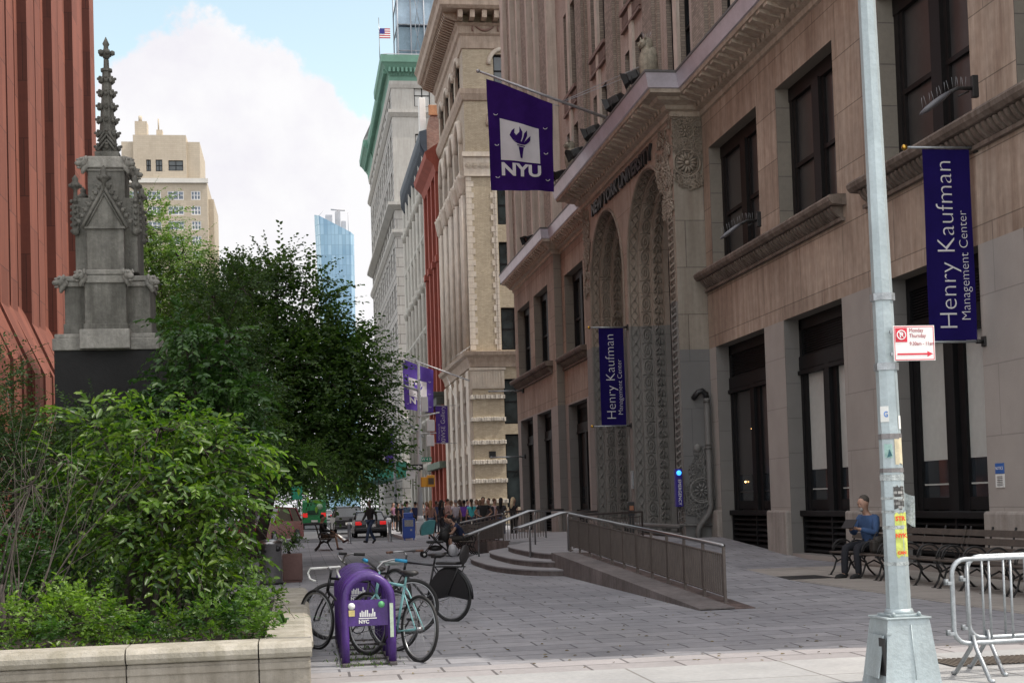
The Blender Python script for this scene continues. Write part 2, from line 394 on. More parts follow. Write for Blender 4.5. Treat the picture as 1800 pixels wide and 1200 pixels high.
# ------------------------------------------------------------------ the long limestone building on the right
LZ = 5.87
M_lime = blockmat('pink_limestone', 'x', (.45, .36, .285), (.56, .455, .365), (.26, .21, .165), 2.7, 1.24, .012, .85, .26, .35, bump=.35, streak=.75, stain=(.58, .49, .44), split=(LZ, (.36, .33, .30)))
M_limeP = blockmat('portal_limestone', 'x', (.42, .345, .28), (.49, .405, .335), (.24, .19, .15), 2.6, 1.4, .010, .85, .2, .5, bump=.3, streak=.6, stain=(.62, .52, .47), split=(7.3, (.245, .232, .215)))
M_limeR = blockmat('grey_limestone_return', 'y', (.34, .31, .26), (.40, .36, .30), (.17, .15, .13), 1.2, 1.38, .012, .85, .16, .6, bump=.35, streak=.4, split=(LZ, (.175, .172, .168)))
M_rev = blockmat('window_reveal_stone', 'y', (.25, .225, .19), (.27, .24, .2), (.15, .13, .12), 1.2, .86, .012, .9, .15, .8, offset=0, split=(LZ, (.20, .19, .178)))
M_orn = mat('carved_stone', (.36, .31, .25), .9, .25, 3, .4, 40, streak=.5)
M_ornd = mat('carved_stone_painted_grey', (.19, .185, .175), .85, .15, 3, .3, 40)
M_corn = mat('cornice_stone', (.52, .45, .37), .85, .2, 1.2, .3, 25, streak=.5, stain=(.6, .52, .46))
M_gutter = mat('painted_metal_gutter', (.55, .52, .58), .38, .15, 1.5, .15, 8, metal=.3)
M_lead = mat('lead_flashing', (.12, .115, .115), .6, .2, 2)
M_sill = mat('weathered_sill_stone', (.22, .18, .15), .9, .35, 1.2, .4, 30, streak=.7)
M_brickU = blockmat('buff_brick', 'x', (.27, .225, .185), (.44, .37, .31), (.22, .19, .165), .23, .078, .008, .9, .14, .6, bump=.3, streak=.25)
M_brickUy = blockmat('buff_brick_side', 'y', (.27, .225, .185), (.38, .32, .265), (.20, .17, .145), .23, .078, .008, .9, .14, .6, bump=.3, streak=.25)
M_pinkU = blockmat('pinkish_brick', 'x', (.48, .41, .36), (.54, .465, .41), (.38, .32, .28), .23, .078, .006, .9, .1, .6, bump=.25, streak=.4)
M_limeU = mat('upper_limestone', (.60, .53, .46), .85, .12, 1.5, .2, 25, streak=.4)
M_spand = mat('terracotta_spandrel', (.24, .165, .14), .8, .25, 4, .3, 30)
M_wframe = mat('black_window_frame', (.009, .009, .010), .55, .3, 5, spec=.2)
M_wbrown = mat('brown_window_frame', (.014, .012, .012), .55, .25, 5, spec=.2)
M_blind = mat('window_blind', (.48, .50, .47), .35, .12, .7)
M_blindd = mat('dim_window_blind', (.05, .05, .05), .3, .3, .7)
M_louv = mat('black_louvre', (.012, .012, .013), .45, .3, 4, spec=.3)

KB = thing('university_building', 'long limestone university building with tall arched portal, black framed windows and buff brick upper storeys', 'building', (16, 45, 0))
GW = [(35.2, 39.5), (29.9, 33.7), (23.5, 27.4), (18.0, 21.9), (14.3, 16.6)]
gw = [(a, b, .12, LZ) for a, b in GW]; uw = [(a, b, 8.12, 11.65) for a, b in GW]
# S1 wall, S3 wall, S4 wing
w = MB(); w.cur = 0
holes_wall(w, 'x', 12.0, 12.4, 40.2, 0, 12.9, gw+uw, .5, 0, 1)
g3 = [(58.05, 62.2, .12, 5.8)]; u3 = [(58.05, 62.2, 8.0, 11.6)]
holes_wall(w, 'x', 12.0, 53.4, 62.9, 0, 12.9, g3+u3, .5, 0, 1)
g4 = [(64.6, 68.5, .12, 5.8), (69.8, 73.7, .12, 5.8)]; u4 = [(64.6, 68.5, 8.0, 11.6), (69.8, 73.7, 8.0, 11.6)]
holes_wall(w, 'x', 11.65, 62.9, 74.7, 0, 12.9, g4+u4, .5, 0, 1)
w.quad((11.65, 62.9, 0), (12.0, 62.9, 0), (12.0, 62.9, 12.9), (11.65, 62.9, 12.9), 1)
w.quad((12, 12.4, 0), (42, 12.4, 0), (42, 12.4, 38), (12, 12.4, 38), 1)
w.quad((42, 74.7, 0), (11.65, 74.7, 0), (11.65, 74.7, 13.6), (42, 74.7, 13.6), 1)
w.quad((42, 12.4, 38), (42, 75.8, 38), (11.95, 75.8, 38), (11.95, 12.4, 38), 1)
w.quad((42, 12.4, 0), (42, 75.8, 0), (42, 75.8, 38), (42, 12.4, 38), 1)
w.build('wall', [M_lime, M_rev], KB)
# plinth blocks
M_plinth = mat('plinth_stone', (.34, .31, .28), .9, .15, 2, .3, 30, streak=.4)
def plinth(x0, x1, a, b, h):
    w = MB(); w.box(x0, x1, a, b, 0, h, .05); w.build('plinth', M_plinth, KB)
for (a, b) in ((39.52, 40.18), (33.72, 35.18), (27.42, 29.88), (21.92, 23.48), (16.62, 17.98)): plinth(11.86, 12.05, a, b, 1.17)
for (a, b) in ((53.5, 58.0), (62.22, 62.88)): plinth(11.84, 12.05, a, b, 1.12)
for (a, b) in ((62.85, 64.55), (68.55, 69.75), (73.75, 74.85)): plinth(11.48, 11.7, a, b, 1.12)
# ---- windows: one frame mesh and one pane mesh per kind; x across, -y out, z up
def ground_window_mesh(W, blind):
    f = MB(); h = W/2
    f.box(-h, -h+.16, -.06, .1, 1.1, 5.9); f.box(h-.16, h, -.06, .1, 1.1, 5.9); f.box(-h, h, -.06, .1, 5.6, 5.9)
    f.box(-h, h, -.09, .1, 4.62, 4.95); f.box(-h, h, -.13, .1, 4.5, 4.6)
    f.box(-.14, .14, -.12, .1, 1.1, 4.62)
    for s in (-1, 1):
        f.box(s*.18, s*.42, -.04, .08, 1.1, 4.6); f.box(s*(h-.36), s*(h-.17), -.04, .08, 1.1, 4.6)
        f.box(s*.3, s*(h-.2), -.03, .08, 1.18, 1.42)
        f.box(s*h*.55-.03, s*h*.55+.03, -.03, .06, 1.42, 4.6) if W > 5 else None
    f.box(-h, h, -.22, .12, 1.02, 1.16, .02)
    for i in range(11): f.box(-h+.14, h-.14, .0, .05, 4.98+i*.058, 5.01+i*.058)
    f.box(-h, h, .06, .1, 4.9, 5.9)
    for i in range(6): f.extr([(-.12, .16+i*.145), (.02, .22+i*.145), (.02, .27+i*.145), (-.12, .2+i*.145)], 'x', -h+.08, h-.08)
    f.box(-h, h, .02, .1, 0, 1.1); f.box(-h, -h+.08, -.14, .1, 0, 1.05); f.box(h-.08, h, -.14, .1, 0, 1.05); f.box(-.04, .04, -.13, .1, 0, 1.05)
    p = MB(); b = MB()
    for s in (-1, 1):
        x0, x1 = sorted((s*.42, s*(h-.36)))
        p.quad((x0, .03, 1.4), (x1, .03, 1.4), (x1, .03, 4.62), (x0, .03, 4.62))
        b.quad((x0, .02, 2.15), (x1, .02, 2.15), (x1, .02, 4.6), (x0, .02, 4.6))
        b.box(x0, x1, .012, .018, 1.66, 1.69)
    return (f.mesh('window', M_wframe), p.mesh('pane', M_glass), b.mesh('blind', blind))
def upper_window_mesh(W, H, fr):
    f = MB(); h = W/2
    f.box(-h, -h+.2, -.06, .1, 0, H); f.box(h-.2, h, -.06, .1, 0, H); f.box(-h, h, -.08, .1, H-.34, H); f.box(-h, h, -.1, .12, 0, .12)
    f.box(-.22, .22, -.12, .1, 0, H-.3)
    for s in (-1, 1):
        x0, x1 = sorted((s*.22, s*(h-.2)))
        f.box(x0, x0+.12, -.03, .06, .1, H-.3); f.box(x1-.12, x1, -.03, .06, .1, H-.3)
        f.box(x0, x1, -.04, .04, H*.42, H*.42+.1); f.box(x0, x1, -.02, .04, .1, .24)
    p = MB()
    for s in (-1, 1):
        x0, x1 = sorted((s*.34, s*(h-.32))); p.quad((x0, .035, .2), (x1, .035, .2), (x1, .035, H-.3), (x0, .035, H-.3))
    return (f.mesh('window', fr), p.mesh('pane', M_blindd if fr is M_wbrown else M_glass))
def put(bld, mats_, loc, rz, names=('window', 'pane', 'blind')):
    o = bpy.data.objects.new('window', mats_[0]); COL.objects.link(o); o.parent = bld; o.matrix_parent_inverse = absm(bld).inverted()
    o.location = loc; o.rotation_euler = (0, 0, rz)
    for k, me in enumerate(mats_[1:]):
        c = bpy.data.objects.new(names[k+1], me); COL.objects.link(c); c.parent = o
    return o
FW = -math.pi/2
gwm = {}
for i, (a, b) in enumerate(GW):
    key = (round(b-a, 1), i != 0)
    if key not in gwm: gwm[key] = ground_window_mesh(b-a, M_blind if i else M_blindd)
    put(KB, gwm[key], (12.44, (a+b)/2, 0), FW)
    uk = ('u', round(b-a, 1))
    if uk not in gwm: gwm[uk] = upper_window_mesh(b-a, 3.53, M_wbrown)
    put(KB, gwm[uk], (12.42, (a+b)/2, 8.12), FW)
m3 = ground_window_mesh(4.0, M_louv); m3u = upper_window_mesh(4.0, 3.6, M_wframe)
for (a, X_) in ((60.12, 12.44), (66.55, 12.09), (71.75, 12.09)):
    put(KB, m3, (X_, a, 0), FW); put(KB, m3u, (X_, a, 8.0), FW)
# ---- sills with the curled bracket course
def sillrun(a, b, X_, z):
    w = MB()
    w.extr([(X_+.0, z-.02), (X_-.38, z-.05), (X_-.41, z-.1), (X_-.39, z-.18), (X_-.32, z-.25), (X_, z-.27)], 'y', a, b)
    n = int((b-a-.3)/.2)
    for i in range(n):
        y = a+.2+i*.2
        w.extr([(X_, z-.271), (X_-.26, z-.271), (X_-.26, z-.31), (X_-.19, z-.42), (X_-.07, z-.52), (X_, z-.53)], 'y', y, y+.10)
    w.box(X_-.1, X_, a+.1, b-.1, z-.60, z-.525)
    w.build('window_sill', M_sill, KB)
sillrun(29.4, 40.19, 12, 8.12); sillrun(17.4, 28.4, 12, 8.12); sillrun(14.0, 16.9, 12, 8.12); sillrun(57.2, 62.86, 12, 8.0); sillrun(63.7, 74.6, 11.65, 8.0)
# ---- cornice following the breaks of the plan; (edge projection p)
def cornice_prof(p):      # offset from wall plane, z
    return [(0, 12.7), (.07, 12.72), (.07, 12.86), (.2, 12.9), (.26, 13.0), (p*.55, 13.08), (p*.62, 13.16), (p*.9, 13.2), (p*.93, 13.3)]
def gutter_prof(p): return [(p*.93, 13.3), (p*.98, 13.32), (p*1.02, 13.5), (p*1.06, 13.66), (p*1.08, 13.72)]
def cap_prof(p): return [(p*1.08, 13.72), (p*1.1, 13.74), (p*1.1, 13.8), (-.3, 13.86)]
plan = [(12.0, 12.2), (12.0, 40.15), (11.1, 40.15), (11.1, 53.4), (12.0, 53.4), (12.0, 62.9), (11.65, 62.9), (11.65, 74.7), (13.5, 74.7)]
proj = [.92, .92, .92, .92, .62, .62, .62, .62, .62]
def offset_pt(i, d):
    # plan corner i moved outwards by d on both adjoining sides (outward = -X on street runs)
    x, y = plan[i]
    def nrm(a, b):
        dx, dy = b[0]-a[0], b[1]-a[1]; L = math.hypot(dx, dy); return (-dy/L, dx/L)
    n1 = nrm(plan[i-1], plan[i]) if i > 0 else None; n2 = nrm(plan[i], plan[i+1]) if i < len(plan)-1 else None
    ox = oy = 0
    for n_ in ([n1] if n1 else []) + ([n2] if n2 else []):
        if abs(n_[0]) > .5: ox = n_[0]*d
        else: oy = n_[1]*d
    return (x+ox, y+oy)
def sweep(name, proff, m):
    w = MB(); k = len(proff(1))
    rows = []
    for i in range(len(plan)):
        pr = proff(proj[i]); rows.append([(*offset_pt(i, d), z) for d, z in pr])
    vs = [p for r in rows for p in r]
    fs = [(i*k+j, i*k+j+1, (i+1)*k+j+1, (i+1)*k+j) for i in range(len(plan)-1) for j in range(k-1)]
    w.add(vs, fs); return w.build(name, m, KB)
sweep('cornice', cornice_prof, M_corn); sweep('gutter', gutter_prof, M_gutter); sweep('flashing', cap_prof, M_lead)
# leaf row and scalloped brackets under the cornice
w = MB(); w2 = MB()
for (a, b, X_, p) in ((12.9, 40.1, 12, .92), (40.3, 53.2, 11.1, .92), (53.6, 62.6, 12, .62), (63, 74.6, 11.65, .62)):
    n = int((b-a)/.36)
    for i in range(n):
        y = a+.18+i*.36
        w.add([(X_-.28, y-.07, 12.9), (X_-.28, y+.07, 12.9), (X_-.30, y+.09, 13.02), (X_-.40, y, 13.2), (X_-.30, y-.09, 13.02), (X_-.2, y, 12.95)],
              [(0, 1, 2, 3, 4), (1, 0, 5), (2, 1, 5), (3, 2, 5), (4, 3, 5), (0, 4, 5)])
    n = int((b-a)/.55)
    for i in range(n):
        y = a+.2+i*.55
        w2.extr([(X_-.1, 13.06), (X_-.24, 12.98), (X_-p*.5, 13.02), (X_-p*.86, 13.12), (X_-p*.86, 13.21), (X_-.1, 13.21)], 'y', y, y+.26)
w.build('leaf_row', M_corn, KB); w2.build('cornice_bracket_course', M_corn, KB)
# ---- portal: front plane X = 11.1 with two deep arches
PX = 11.1; ZC = .45
archs = [(43.45, 2.65, 9.25), (49.55, 2.65, 9.2)]
def apath(cy, r, zs, n=26, z0=ZC):
    return [(cy-r, z0)]+[(cy-r, z0+(zs-z0)*k/6) for k in range(1, 6)]+[(cy-r*math.cos(math.pi*k/n), zs+r*math.sin(math.pi*k/n)) for k in range(n+1)]+[(cy+r, z0+(zs-z0)*(6-k)/6) for k in range(1, 6)]+[(cy+r, z0)]
w = MB()
Ysp = [40.15, 46.45, 53.4]
for (cy, r, zs), (ya, yb) in zip(archs, ((40.15, 46.5), (46.5, 53.4))):
    path = [p for p in apath(cy, r, zs)]
    # spandrel faces: strips from the arch outward
    for k in range(len(path)-1):
        (y0, z0), (y1, z1) = path[k], path[k+1]
        if abs(y0-y1) < 1e-6:     # jamb
            ye = ya if y0 < cy else yb
            pts = [(PX, ye, z0), (PX, ye, z1), (PX, y1, z1), (PX, y0, z0)]
            if y0 < cy: pts = pts[::1]
        else:
            pts = [(PX, y0, z0), (PX, y1, z1), (PX, y1, 12.9), (PX, y0, 12.9)]
        w.quad(*pts, mi=0)
    for s in (-1, 1):
        ye = ya if s < 0 else yb; yj = cy+s*r
        w.quad((PX, ye, zs), (PX, yj, zs), (PX, yj, 12.9), (PX, ye, 12.9), 0)
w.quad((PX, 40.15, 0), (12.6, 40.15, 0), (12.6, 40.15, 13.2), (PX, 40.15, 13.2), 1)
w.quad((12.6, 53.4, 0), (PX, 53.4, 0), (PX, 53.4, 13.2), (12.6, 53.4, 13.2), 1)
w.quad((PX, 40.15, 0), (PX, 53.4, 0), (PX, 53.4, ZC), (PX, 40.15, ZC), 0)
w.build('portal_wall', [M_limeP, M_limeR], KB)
orders = [(0, 0, .30), (.10, .30, .72), (.20, .72, 1.1), (.30, 1.1, 1.45)]     # inset of radius, depth from, depth to
def arch_ornament(cy, r0, zs):
    w = MB(); body = MB()
    for oi, (ins, d0, d1) in enumerate(orders):
        r = r0-ins; pa = apath(cy, r, zs)
        for k in range(len(pa)-1):
            (y0, z0), (y1, z1) = pa[k], pa[k+1]
            body.quad((PX+d0, y0, z0), (PX+d0, y1, z1), (PX+d1, y1, z1), (PX+d1, y0, z0))
        if oi < 3:
            pb = apath(cy, r-.1, zs)
            for k in range(len(pa)-1):
                body.quad((PX+d1, *pa[k]), (PX+d1, *pa[k+1]), (PX+d1, *pb[k+1]), (PX+d1, *pb[k]))
        if oi == 3: continue
        # walk the soffit at even steps
        step = (.36, .52, .34)[oi]; mid = (d0+d1)/2; hw = (d1-d0)/2*.8
        segs = []; L = 0
        for k in range(len(pa)-1):
            a = Vector(pa[k]); b = Vector(pa[k+1]); segs.append((L, a, b)); L += (b-a).length
        n = int(L/step); st = L/n
        def at(s):
            s = min(max(s, 0), L-1e-6)
            for (l0, a, b) in segs[::-1]:
                if s >= l0: t = (s-l0)/(b-a).length; p = a.lerp(b, min(t, 1)); d = (b-a).normalized(); return p, d
        for i in range(n):
            p, d = at((i+.5)*st); nrm = Vector((d.y, -d.x))   # inward
            if (nrm.x*(cy-p.x)+nrm.y*(zs-p.y)) < 0 and p.y > zs: nrm = -nrm
            if p.y <= zs and nrm.x*(cy-p.x) < 0: nrm = -nrm
            def q(u, v, h=.012): return (PX+mid+u, p.x+d.x*v+nrm.x*h, p.y+d.y*v+nrm.y*h)
            H2 = st/2
            if oi == 0:
                for sg in (-1, 1):
                    w.tube([q(-hw*sg, -H2), q(hw*sg, H2)], .022, 4, cap=False, smooth=False)
                w.tube([q(0, -.05, .02), q(0, .05, .02)], .04, 4)
                w.tube([q(-hw-.02, -H2), q(-hw-.02, H2)], .018, 4, cap=False); w.tube([q(hw+.02, -H2), q(hw+.02, H2)], .018, 4, cap=False)
            elif oi == 1:
                w.tube([q(hw*.75*math.cos(t), H2*.86*math.sin(t)) for t in [2*math.pi*j/10 for j in range(10)]], .034, 4, close=True)
                w.tube([q(hw*.3*math.cos(t), H2*.4*math.sin(t), .02) for t in [2*math.pi*j/6 for j in range(6)]], .03, 4, close=True)
                w.tube([q(-hw, H2), q(-hw*.4, H2*.9), q(0, H2, .03), q(hw*.4, H2*.9), q(hw, H2)], .025, 4)
            else:
                for sg in (-1, 1):
                    w.tube([q(0, -H2), q(sg*hw*.5, -H2*.5, .03), q(sg*hw*.9, 0, .02), q(sg*hw*.7, H2*.6, .05), q(sg*hw*.3, H2*.3, .02)], [.03, .04, .03, .03, .015], 4)
                w.tube([q(0, -H2), q(0, H2*.7, .05)], [.02, .04], 4)
    body.build('arch_reveal', M_limeP, KB); w.build('arch_carving', [M_ornC], KB)
    # frame bead on the front edge
    b = MB(); b.tube([(PX-.01, *p) for p in apath(cy, r0+.05, zs)], .05, 6); b.build('arch_bead', M_ornC, KB)
    # doorway filling deep inside
    f = MB(); rr = r0-.32; X0 = PX+1.36
    pa = apath(cy, rr, zs)
    g_ = MB(); g_.add([(X0+.12, *p) for p in pa], [tuple(range(len(pa)))]); g_.build('portal_glass', M_glass, KB)
    f.tube([(X0, *p) for p in pa], .12, 4, smooth=False)
    for y in (-1.1, 0, 1.1): f.box(X0-.05, X0+.08, cy+y-.07, cy+y+.07, ZC, zs+.6)
    for z in (2.7, 3.1, 6.0, zs): f.box(X0-.05, X0+.085, cy-rr, cy+rr, z, z+.2)
    f.box(X0-.02, X0+.07, cy-rr, cy+rr, ZC, ZC+.3); f.build('door_frame', M_wbrown, KB)
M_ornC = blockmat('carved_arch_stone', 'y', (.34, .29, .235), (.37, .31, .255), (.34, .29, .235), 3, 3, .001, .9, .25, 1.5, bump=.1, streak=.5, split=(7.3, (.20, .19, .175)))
for a in archs: arch_ornament(*a)
# ---- rope strip on the portal corner, rosettes and scrolls
def rosette(w, M, r, petals=12):
    o = w.M; w.M = M
    w.tube([(r*math.cos(t), r*math.sin(t), .02) for t in [2*math.pi*j/20 for j in range(20)]], r*.09, 5, close=True)
    w.tube([(r*.82*math.cos(t), r*.82*math.sin(t), .02) for t in [2*math.pi*j/20 for j in range(20)]], r*.05, 4, close=True)
    for k in range(petals):
        t = 2*math.pi*k/petals; c, s = math.cos(t), math.sin(t)
        w.tube([(r*.2*c, r*.2*s, .04), (r*.5*c, r*.5*s, .07), (r*.74*c, r*.74*s, .03)], [r*.05, r*.11, r*.08], 5)
    w.ball((0, 0, .05), r*.2, 8); w.M = o
def scroll(w, M, r, seed, turns=1.3):
    o = w.M; w.M = M; rd = random.Random(seed); s = rd.choice((-1, 1)); ph = rd.random()*6
    pts = []; rr = []
    for k in range(12):
        t = k/11; a = ph+s*turns*2*math.pi*t; q = r*(1-.8*t); pts.append((q*math.cos(a), q*math.sin(a), .03+.03*t)); rr.append(r*(.16-.06*t))
    w.tube(pts, rr, 4)
    for k in range(4):
        a = ph+k*.8*s; w.tube([(r*math.cos(a), r*math.sin(a), .02), (r*1.35*math.cos(a+.3*s), r*1.35*math.sin(a+.3*s), .05), (r*1.5*math.cos(a+.7*s), r*1.5*math.sin(a+.7*s), .02)], [r*.1, r*.14, r*.04], 4)
    w.M = o
def fmS(x, z): return face_matrix((x, 40.14, z), (1, 0, 0), (0, 0, 1))     # on the return, facing the camera
def fmF(y, z): return face_matrix((PX-.005, y, z), (0, -1, 0), (0, 0, 1))   # on the portal's front
w = MB(); rd = random.Random(9)
rosette(w, fmS(11.52, 11.35), .40, 14); rosette(w, fmS(11.50, 12.3), .25, 10)
for k in range(110):
    x = 11.16+rd.random()*.78; z = 10.75+rd.random()*2.0
    if math.hypot(x-11.52, z-11.35) < .43 or math.hypot(x-11.5, z-12.3) < .26: continue
    scroll(w, fmS(x, z), .09+rd.random()*.06, k)
for k in range(6): scroll(w, fmS(11.3+k*.09, 10.62+abs(k-3)*.08), .12, k+50)
w.build('carved_ornament', M_orn, KB); w = MB()
rosette(w, fmF(40.95, 11.35), .36, 14)
for k in range(60):
    z = 9.9+rd.random()*2.7; y = 40.35+rd.random()*(1.5 if z > 10.9 else .9)
    scroll(w, fmF(y, z), .12+rd.random()*.07, k+99)
w.build('carved_ornament', M_orn, KB); w = MB()
for k in range(50):
    z = 9.4+rd.random()*3.1; y = 52.2+rd.random()*1.0
    scroll(w, fmF(y, z), .13+rd.random()*.07, k+199)
w.build('carved_ornament', M_orn, KB)
w = MB()
rosette(w, fmS(11.60, 1.75), .29, 10)
w.tube([(11.62+.36*math.cos(t), 40.1, 1.75+.36*math.sin(t)) for t in [2*math.pi*j/16 for j in range(16)]], .035, 5, close=True)
for k in range(80):
    z = 1.05+rd.random()*1.85; hw = .42*min(1, (3.0-z)/1.2)
    x = 11.58+(rd.random()*2-1)*hw
    if math.hypot(x-11.62, z-1.75) < .34: continue
    scroll(w, fmS(x, z), .08+rd.random()*.05, k+300)
w.ball((11.52, 40.1, 2.98), (.12, .08, .13), 8)
w.build('carved_crest', M_ornd, KB)
w = MB()
for (y0) in (40.42,):
    for s in (0, math.pi):
        n = 240; w.tube([(PX-.02+.09*math.cos(s+k*.55), y0+.13*math.sin(s+k*.55), .9+k*(8.9/n)) for k in range(n+1)], .035, 4)
    w.box(PX-.03, PX+.02, y0-.18, y0+.18, .9, 9.8)
w.build('rope_moulding', M_ornC, KB)
# letters over the arches
t = text_obj('facade_lettering', 'NEW YORK UNIVERSITY', .62, KB, face_matrix((PX-.06, 46.9, 12.25), (0, -1, 0), (0, 0, 1)), M_iron, .04, sx=1.32, bold=.02)
# ---- upper brick storeys
UX = 11.95; w = MB(); q_ = .9715
pairs = [18.9, 24.7, 30.5, 36.3, 42.1, 47.8, 53.3, 58.9]; singles = [66.4, 71.5]
holes = []
fl = [(14.35, 17.4), (18.95, 22.6), (25.0, 28.6), (31, 34.5)]
for c in pairs:
    for (a, b) in fl: holes += [(c-1.3, c-.25, a, b), (c+.25, c+1.3, a, b)]
for c in singles:
    for (a, b) in fl: holes.append((c-.6, c+.6, a, b))
holes_wall(w, 'x', UX, 12.4, 75.8, 13.4, 38, holes, .3, 0, 1)
w.quad((UX, 75.8, 13.4), (42, 75.8, 13.4), (42, 75.8, 38), (UX, 75.8, 38), 1)
w.build('upper_wall', [M_pinkU, M_brickUy], KB)
w = MB()
for c in [16.0, 21.8, 27.6, 33.4, 39.2, 45.0, 50.6, 56.1]:
    for (x0, hw) in ((UX-.22, .62), (UX-.1, .85)): w.box(x0, UX, c-hw, c+hw, 13.5, 38)
for c in (63.9, 69.0): w.box(UX-.26, UX, c-1.0, c+1.0, 13.5, 38)
w.box(UX-.2, UX, 73.0, 74.9, 13.5, 38)
o = w.build('brick_pier_course', [M_brickU, M_brickUy], KB)
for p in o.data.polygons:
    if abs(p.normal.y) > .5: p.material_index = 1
w = MB()
for c in pairs: w.box(UX-.1, UX+.1, c-.22, c+.22, 14.3, 38)
for c in (62.2, 65.4, 67.5, 70.4, 72.6): w.box(UX-.42, UX, c-.2, c+.2, 13.5, 38)
w.box(UX-.4, UX+.2, 74.95, 76.0, 13.5, 38)
w.build('limestone_mullion_course', M_limeU, KB)
w = MB()
for c in pairs+singles:
    for (a, b) in fl[1:]:
        w.box(UX-.16, UX+.1, c-1.4, c+1.4, a-.16, a-.02); w.box(UX-.12, UX+.1, c-1.4, c+1.4, a-.8, a-.7)
        for k in range(14): w.box(UX-.09, UX+.05, c-1.3+k*.19, c-1.2+k*.19, a-.62, a-.24)
w.build('spandrel_course', M_spand, KB)
def sash_mesh(W, H):
    f = MB(); h = W/2
    f.box(-h, -h+.07, -.04, .05, 0, H); f.box(h-.07, h, -.04, .05, 0, H); f.box(-h, h, -.05, .05, H-.1, H); f.box(-h, h, -.05, .05, 0, .1); f.box(-h, h, -.045, .03, H*.5-.04, H*.5+.04)
    p = MB(); p.quad((-h, .02, 0), (h, .02, 0), (h, .02, H), (-h, .02, H)); return (f.mesh('window', M_wframe), p.mesh('pane', M_glass))
cache = {}
for h in holes:
    if h[2] > 26: continue
    k = (round(h[1]-h[0], 2), round(h[3]-h[2], 2))
    if k not in cache: cache[k] = sash_mesh(*k)
    put(KB, cache[k], (UX+.2, (h[0]+h[1])/2, h[2]), FW)
w = MB()
for (y, z) in ((38.55, 1.95), (37.75, 1.9), (37.75, 2.55), (37.8, 3.4)): w.ball((12.43, y, z), .028, 6)
w.build('interior_lamp', mat('warm_bulb_glow', (1.0, .55, .2), .5, .05, 3, emit=5), KB)
# ------------------------------------------------------------------ yellow brick corner building
M_ybr = blockmat('yellow_brick', 'y', (.46, .395, .285), (.58, .50, .37), (.36, .31, .23), .24, .08, .008, .9, .18, .5, bump=.2, streak=.2)
M_ybx = blockmat('yellow_brick_street_side', 'x', (.46, .40, .31), (.56, .49, .39), (.36, .31, .25), .24, .08, .008, .9, .18, .5, bump=.2, streak=.2)
M_cream = mat('cream_terracotta', (.62, .565, .485), .85, .15, 1.5, .2, 20, streak=.35, stain=(.65, .55, .45))
M_creamd = mat('tan_terracotta', (.46, .375, .30), .85, .2, 1.5, .2, 20, streak=.4)
M_rough = mat('rough_faced_stone', (.58, .54, .47), .95, .3, 2.5, .8, 12)
M_cglass = glassmat('far_window_glass', (.03, .04, .042), .1)
YB = thing('corner_building', 'yellow brick and cream terracotta corner building with deep bracketed cornice and tall arcade', 'building', (18, 113, 0))
X0, Y0, Y1 = 12.9, 104.0, 122.0
w = MB()
hy = [(15.25, 17.6, 1.2, 6.6), (15.25, 17.6, 7.35, 10.7)]+[(15.2, 17.2, a, b) for a, b in ((12.85, 16.0), (17.7, 20.9), (22.2, 25.2), (28.0, 31.0), (32.6, 35.0))]
holes_wall(w, 'y', Y0, X0, 30, 0, 39, hy, .4, 0, 2)
bays = [Y0+2.2+i*3.95 for i in range(4)]
hx = []
for y in bays: hx += [(y, y+3.0, a, b) for a, b in ((.3, 5.2), (6.2, 10.4), (12.9, 16.0), (16.9, 20.2), (21.2, 24.8), (26, 29.8), (33, 35.4))]
holes_wall(w, 'x', X0, Y0, Y1, 0, 39, hx, .7, 1, 2)
w.quad((X0, Y1, 0), (30, Y1, 0), (30, Y1, 39), (X0, Y1, 39), 0); w.quad((X0, Y0, 37.2), (30, Y0, 37.2), (30, Y1, 39), (X0, Y1, 39), 0)
w.build('wall', [M_ybr, M_ybx, M_creamd], YB)
fm = {}
def gridwin(bld, axis, plane, hs, fr, gl, n=2, d=.3):
    for (a, b, z0, z1) in hs:
        k = (round(b-a, 2), round(z1-z0, 2), fr.name, gl.name, n)
        if k not in fm:
            f = MB(); W, H = k[0], k[1]; h = W/2
            f.box(-h, -h+.1, -.05, .05, 0, H); f.box(h-.1, h, -.05, .05, 0, H); f.box(-h, h, -.06, .05, H-.12, H); f.box(-h, h, -.06, .05, 0, .12)
            f.box(-h, h, -.05, .03, H*.48, H*.48+.1)
            for i in range(1, n): f.box(-h+W*i/n-.06, -h+W*i/n+.06, -.05, .045, 0, H)
            p = MB(); p.quad((-h, .02, 0), (h, .02, 0), (h, .02, H), (-h, .02, H)); fm[k] = (f.mesh('window', fr), p.mesh('pane', gl))
        loc = {'x': (plane+d, (a+b)/2, z0), 'X': (plane-d, (a+b)/2, z0), 'y': ((a+b)/2, plane+d, z0)}[axis]
        put(bld, fm[k], loc, {'x': -math.pi/2, 'X': math.pi/2, 'y': 0}[axis])
gridwin(YB, 'y', Y0, hy, M_wframe, M_cglass); gridwin(YB, 'x', X0, hx, M_wframe, M_cglass)
rdm = random.Random(5)
for z in (1.55, 3.05, 4.45, 5.9, 7.6, 9.25):      # rough projecting courses round the pier
    w = MB(); n = 14; d = .16
    for i in range(n): x = X0-.16+(2.42+.16)*i/n; w.box(x, x+(2.58)/n-.01, Y0-d-rdm.random()*.06, Y0+.02, z-rdm.random()*.04, z+.26+rdm.random()*.05, .03)
    for j in range(4):
        for i in range(5): y = Y0+j*3.95+i*.44; w.box(X0-d-rdm.random()*.06, X0+.02, y, y+.42, z-rdm.random()*.04, z+.26, .03)
    w.build('rough_course', M_rough, YB)
w = MB()
w.box(X0-.1, X0+2.4, Y0-.1, Y0, 10.0, 11.35); w.box(X0-.2, X0+2.5, Y0-.2, Y0, 11.36, 11.55)
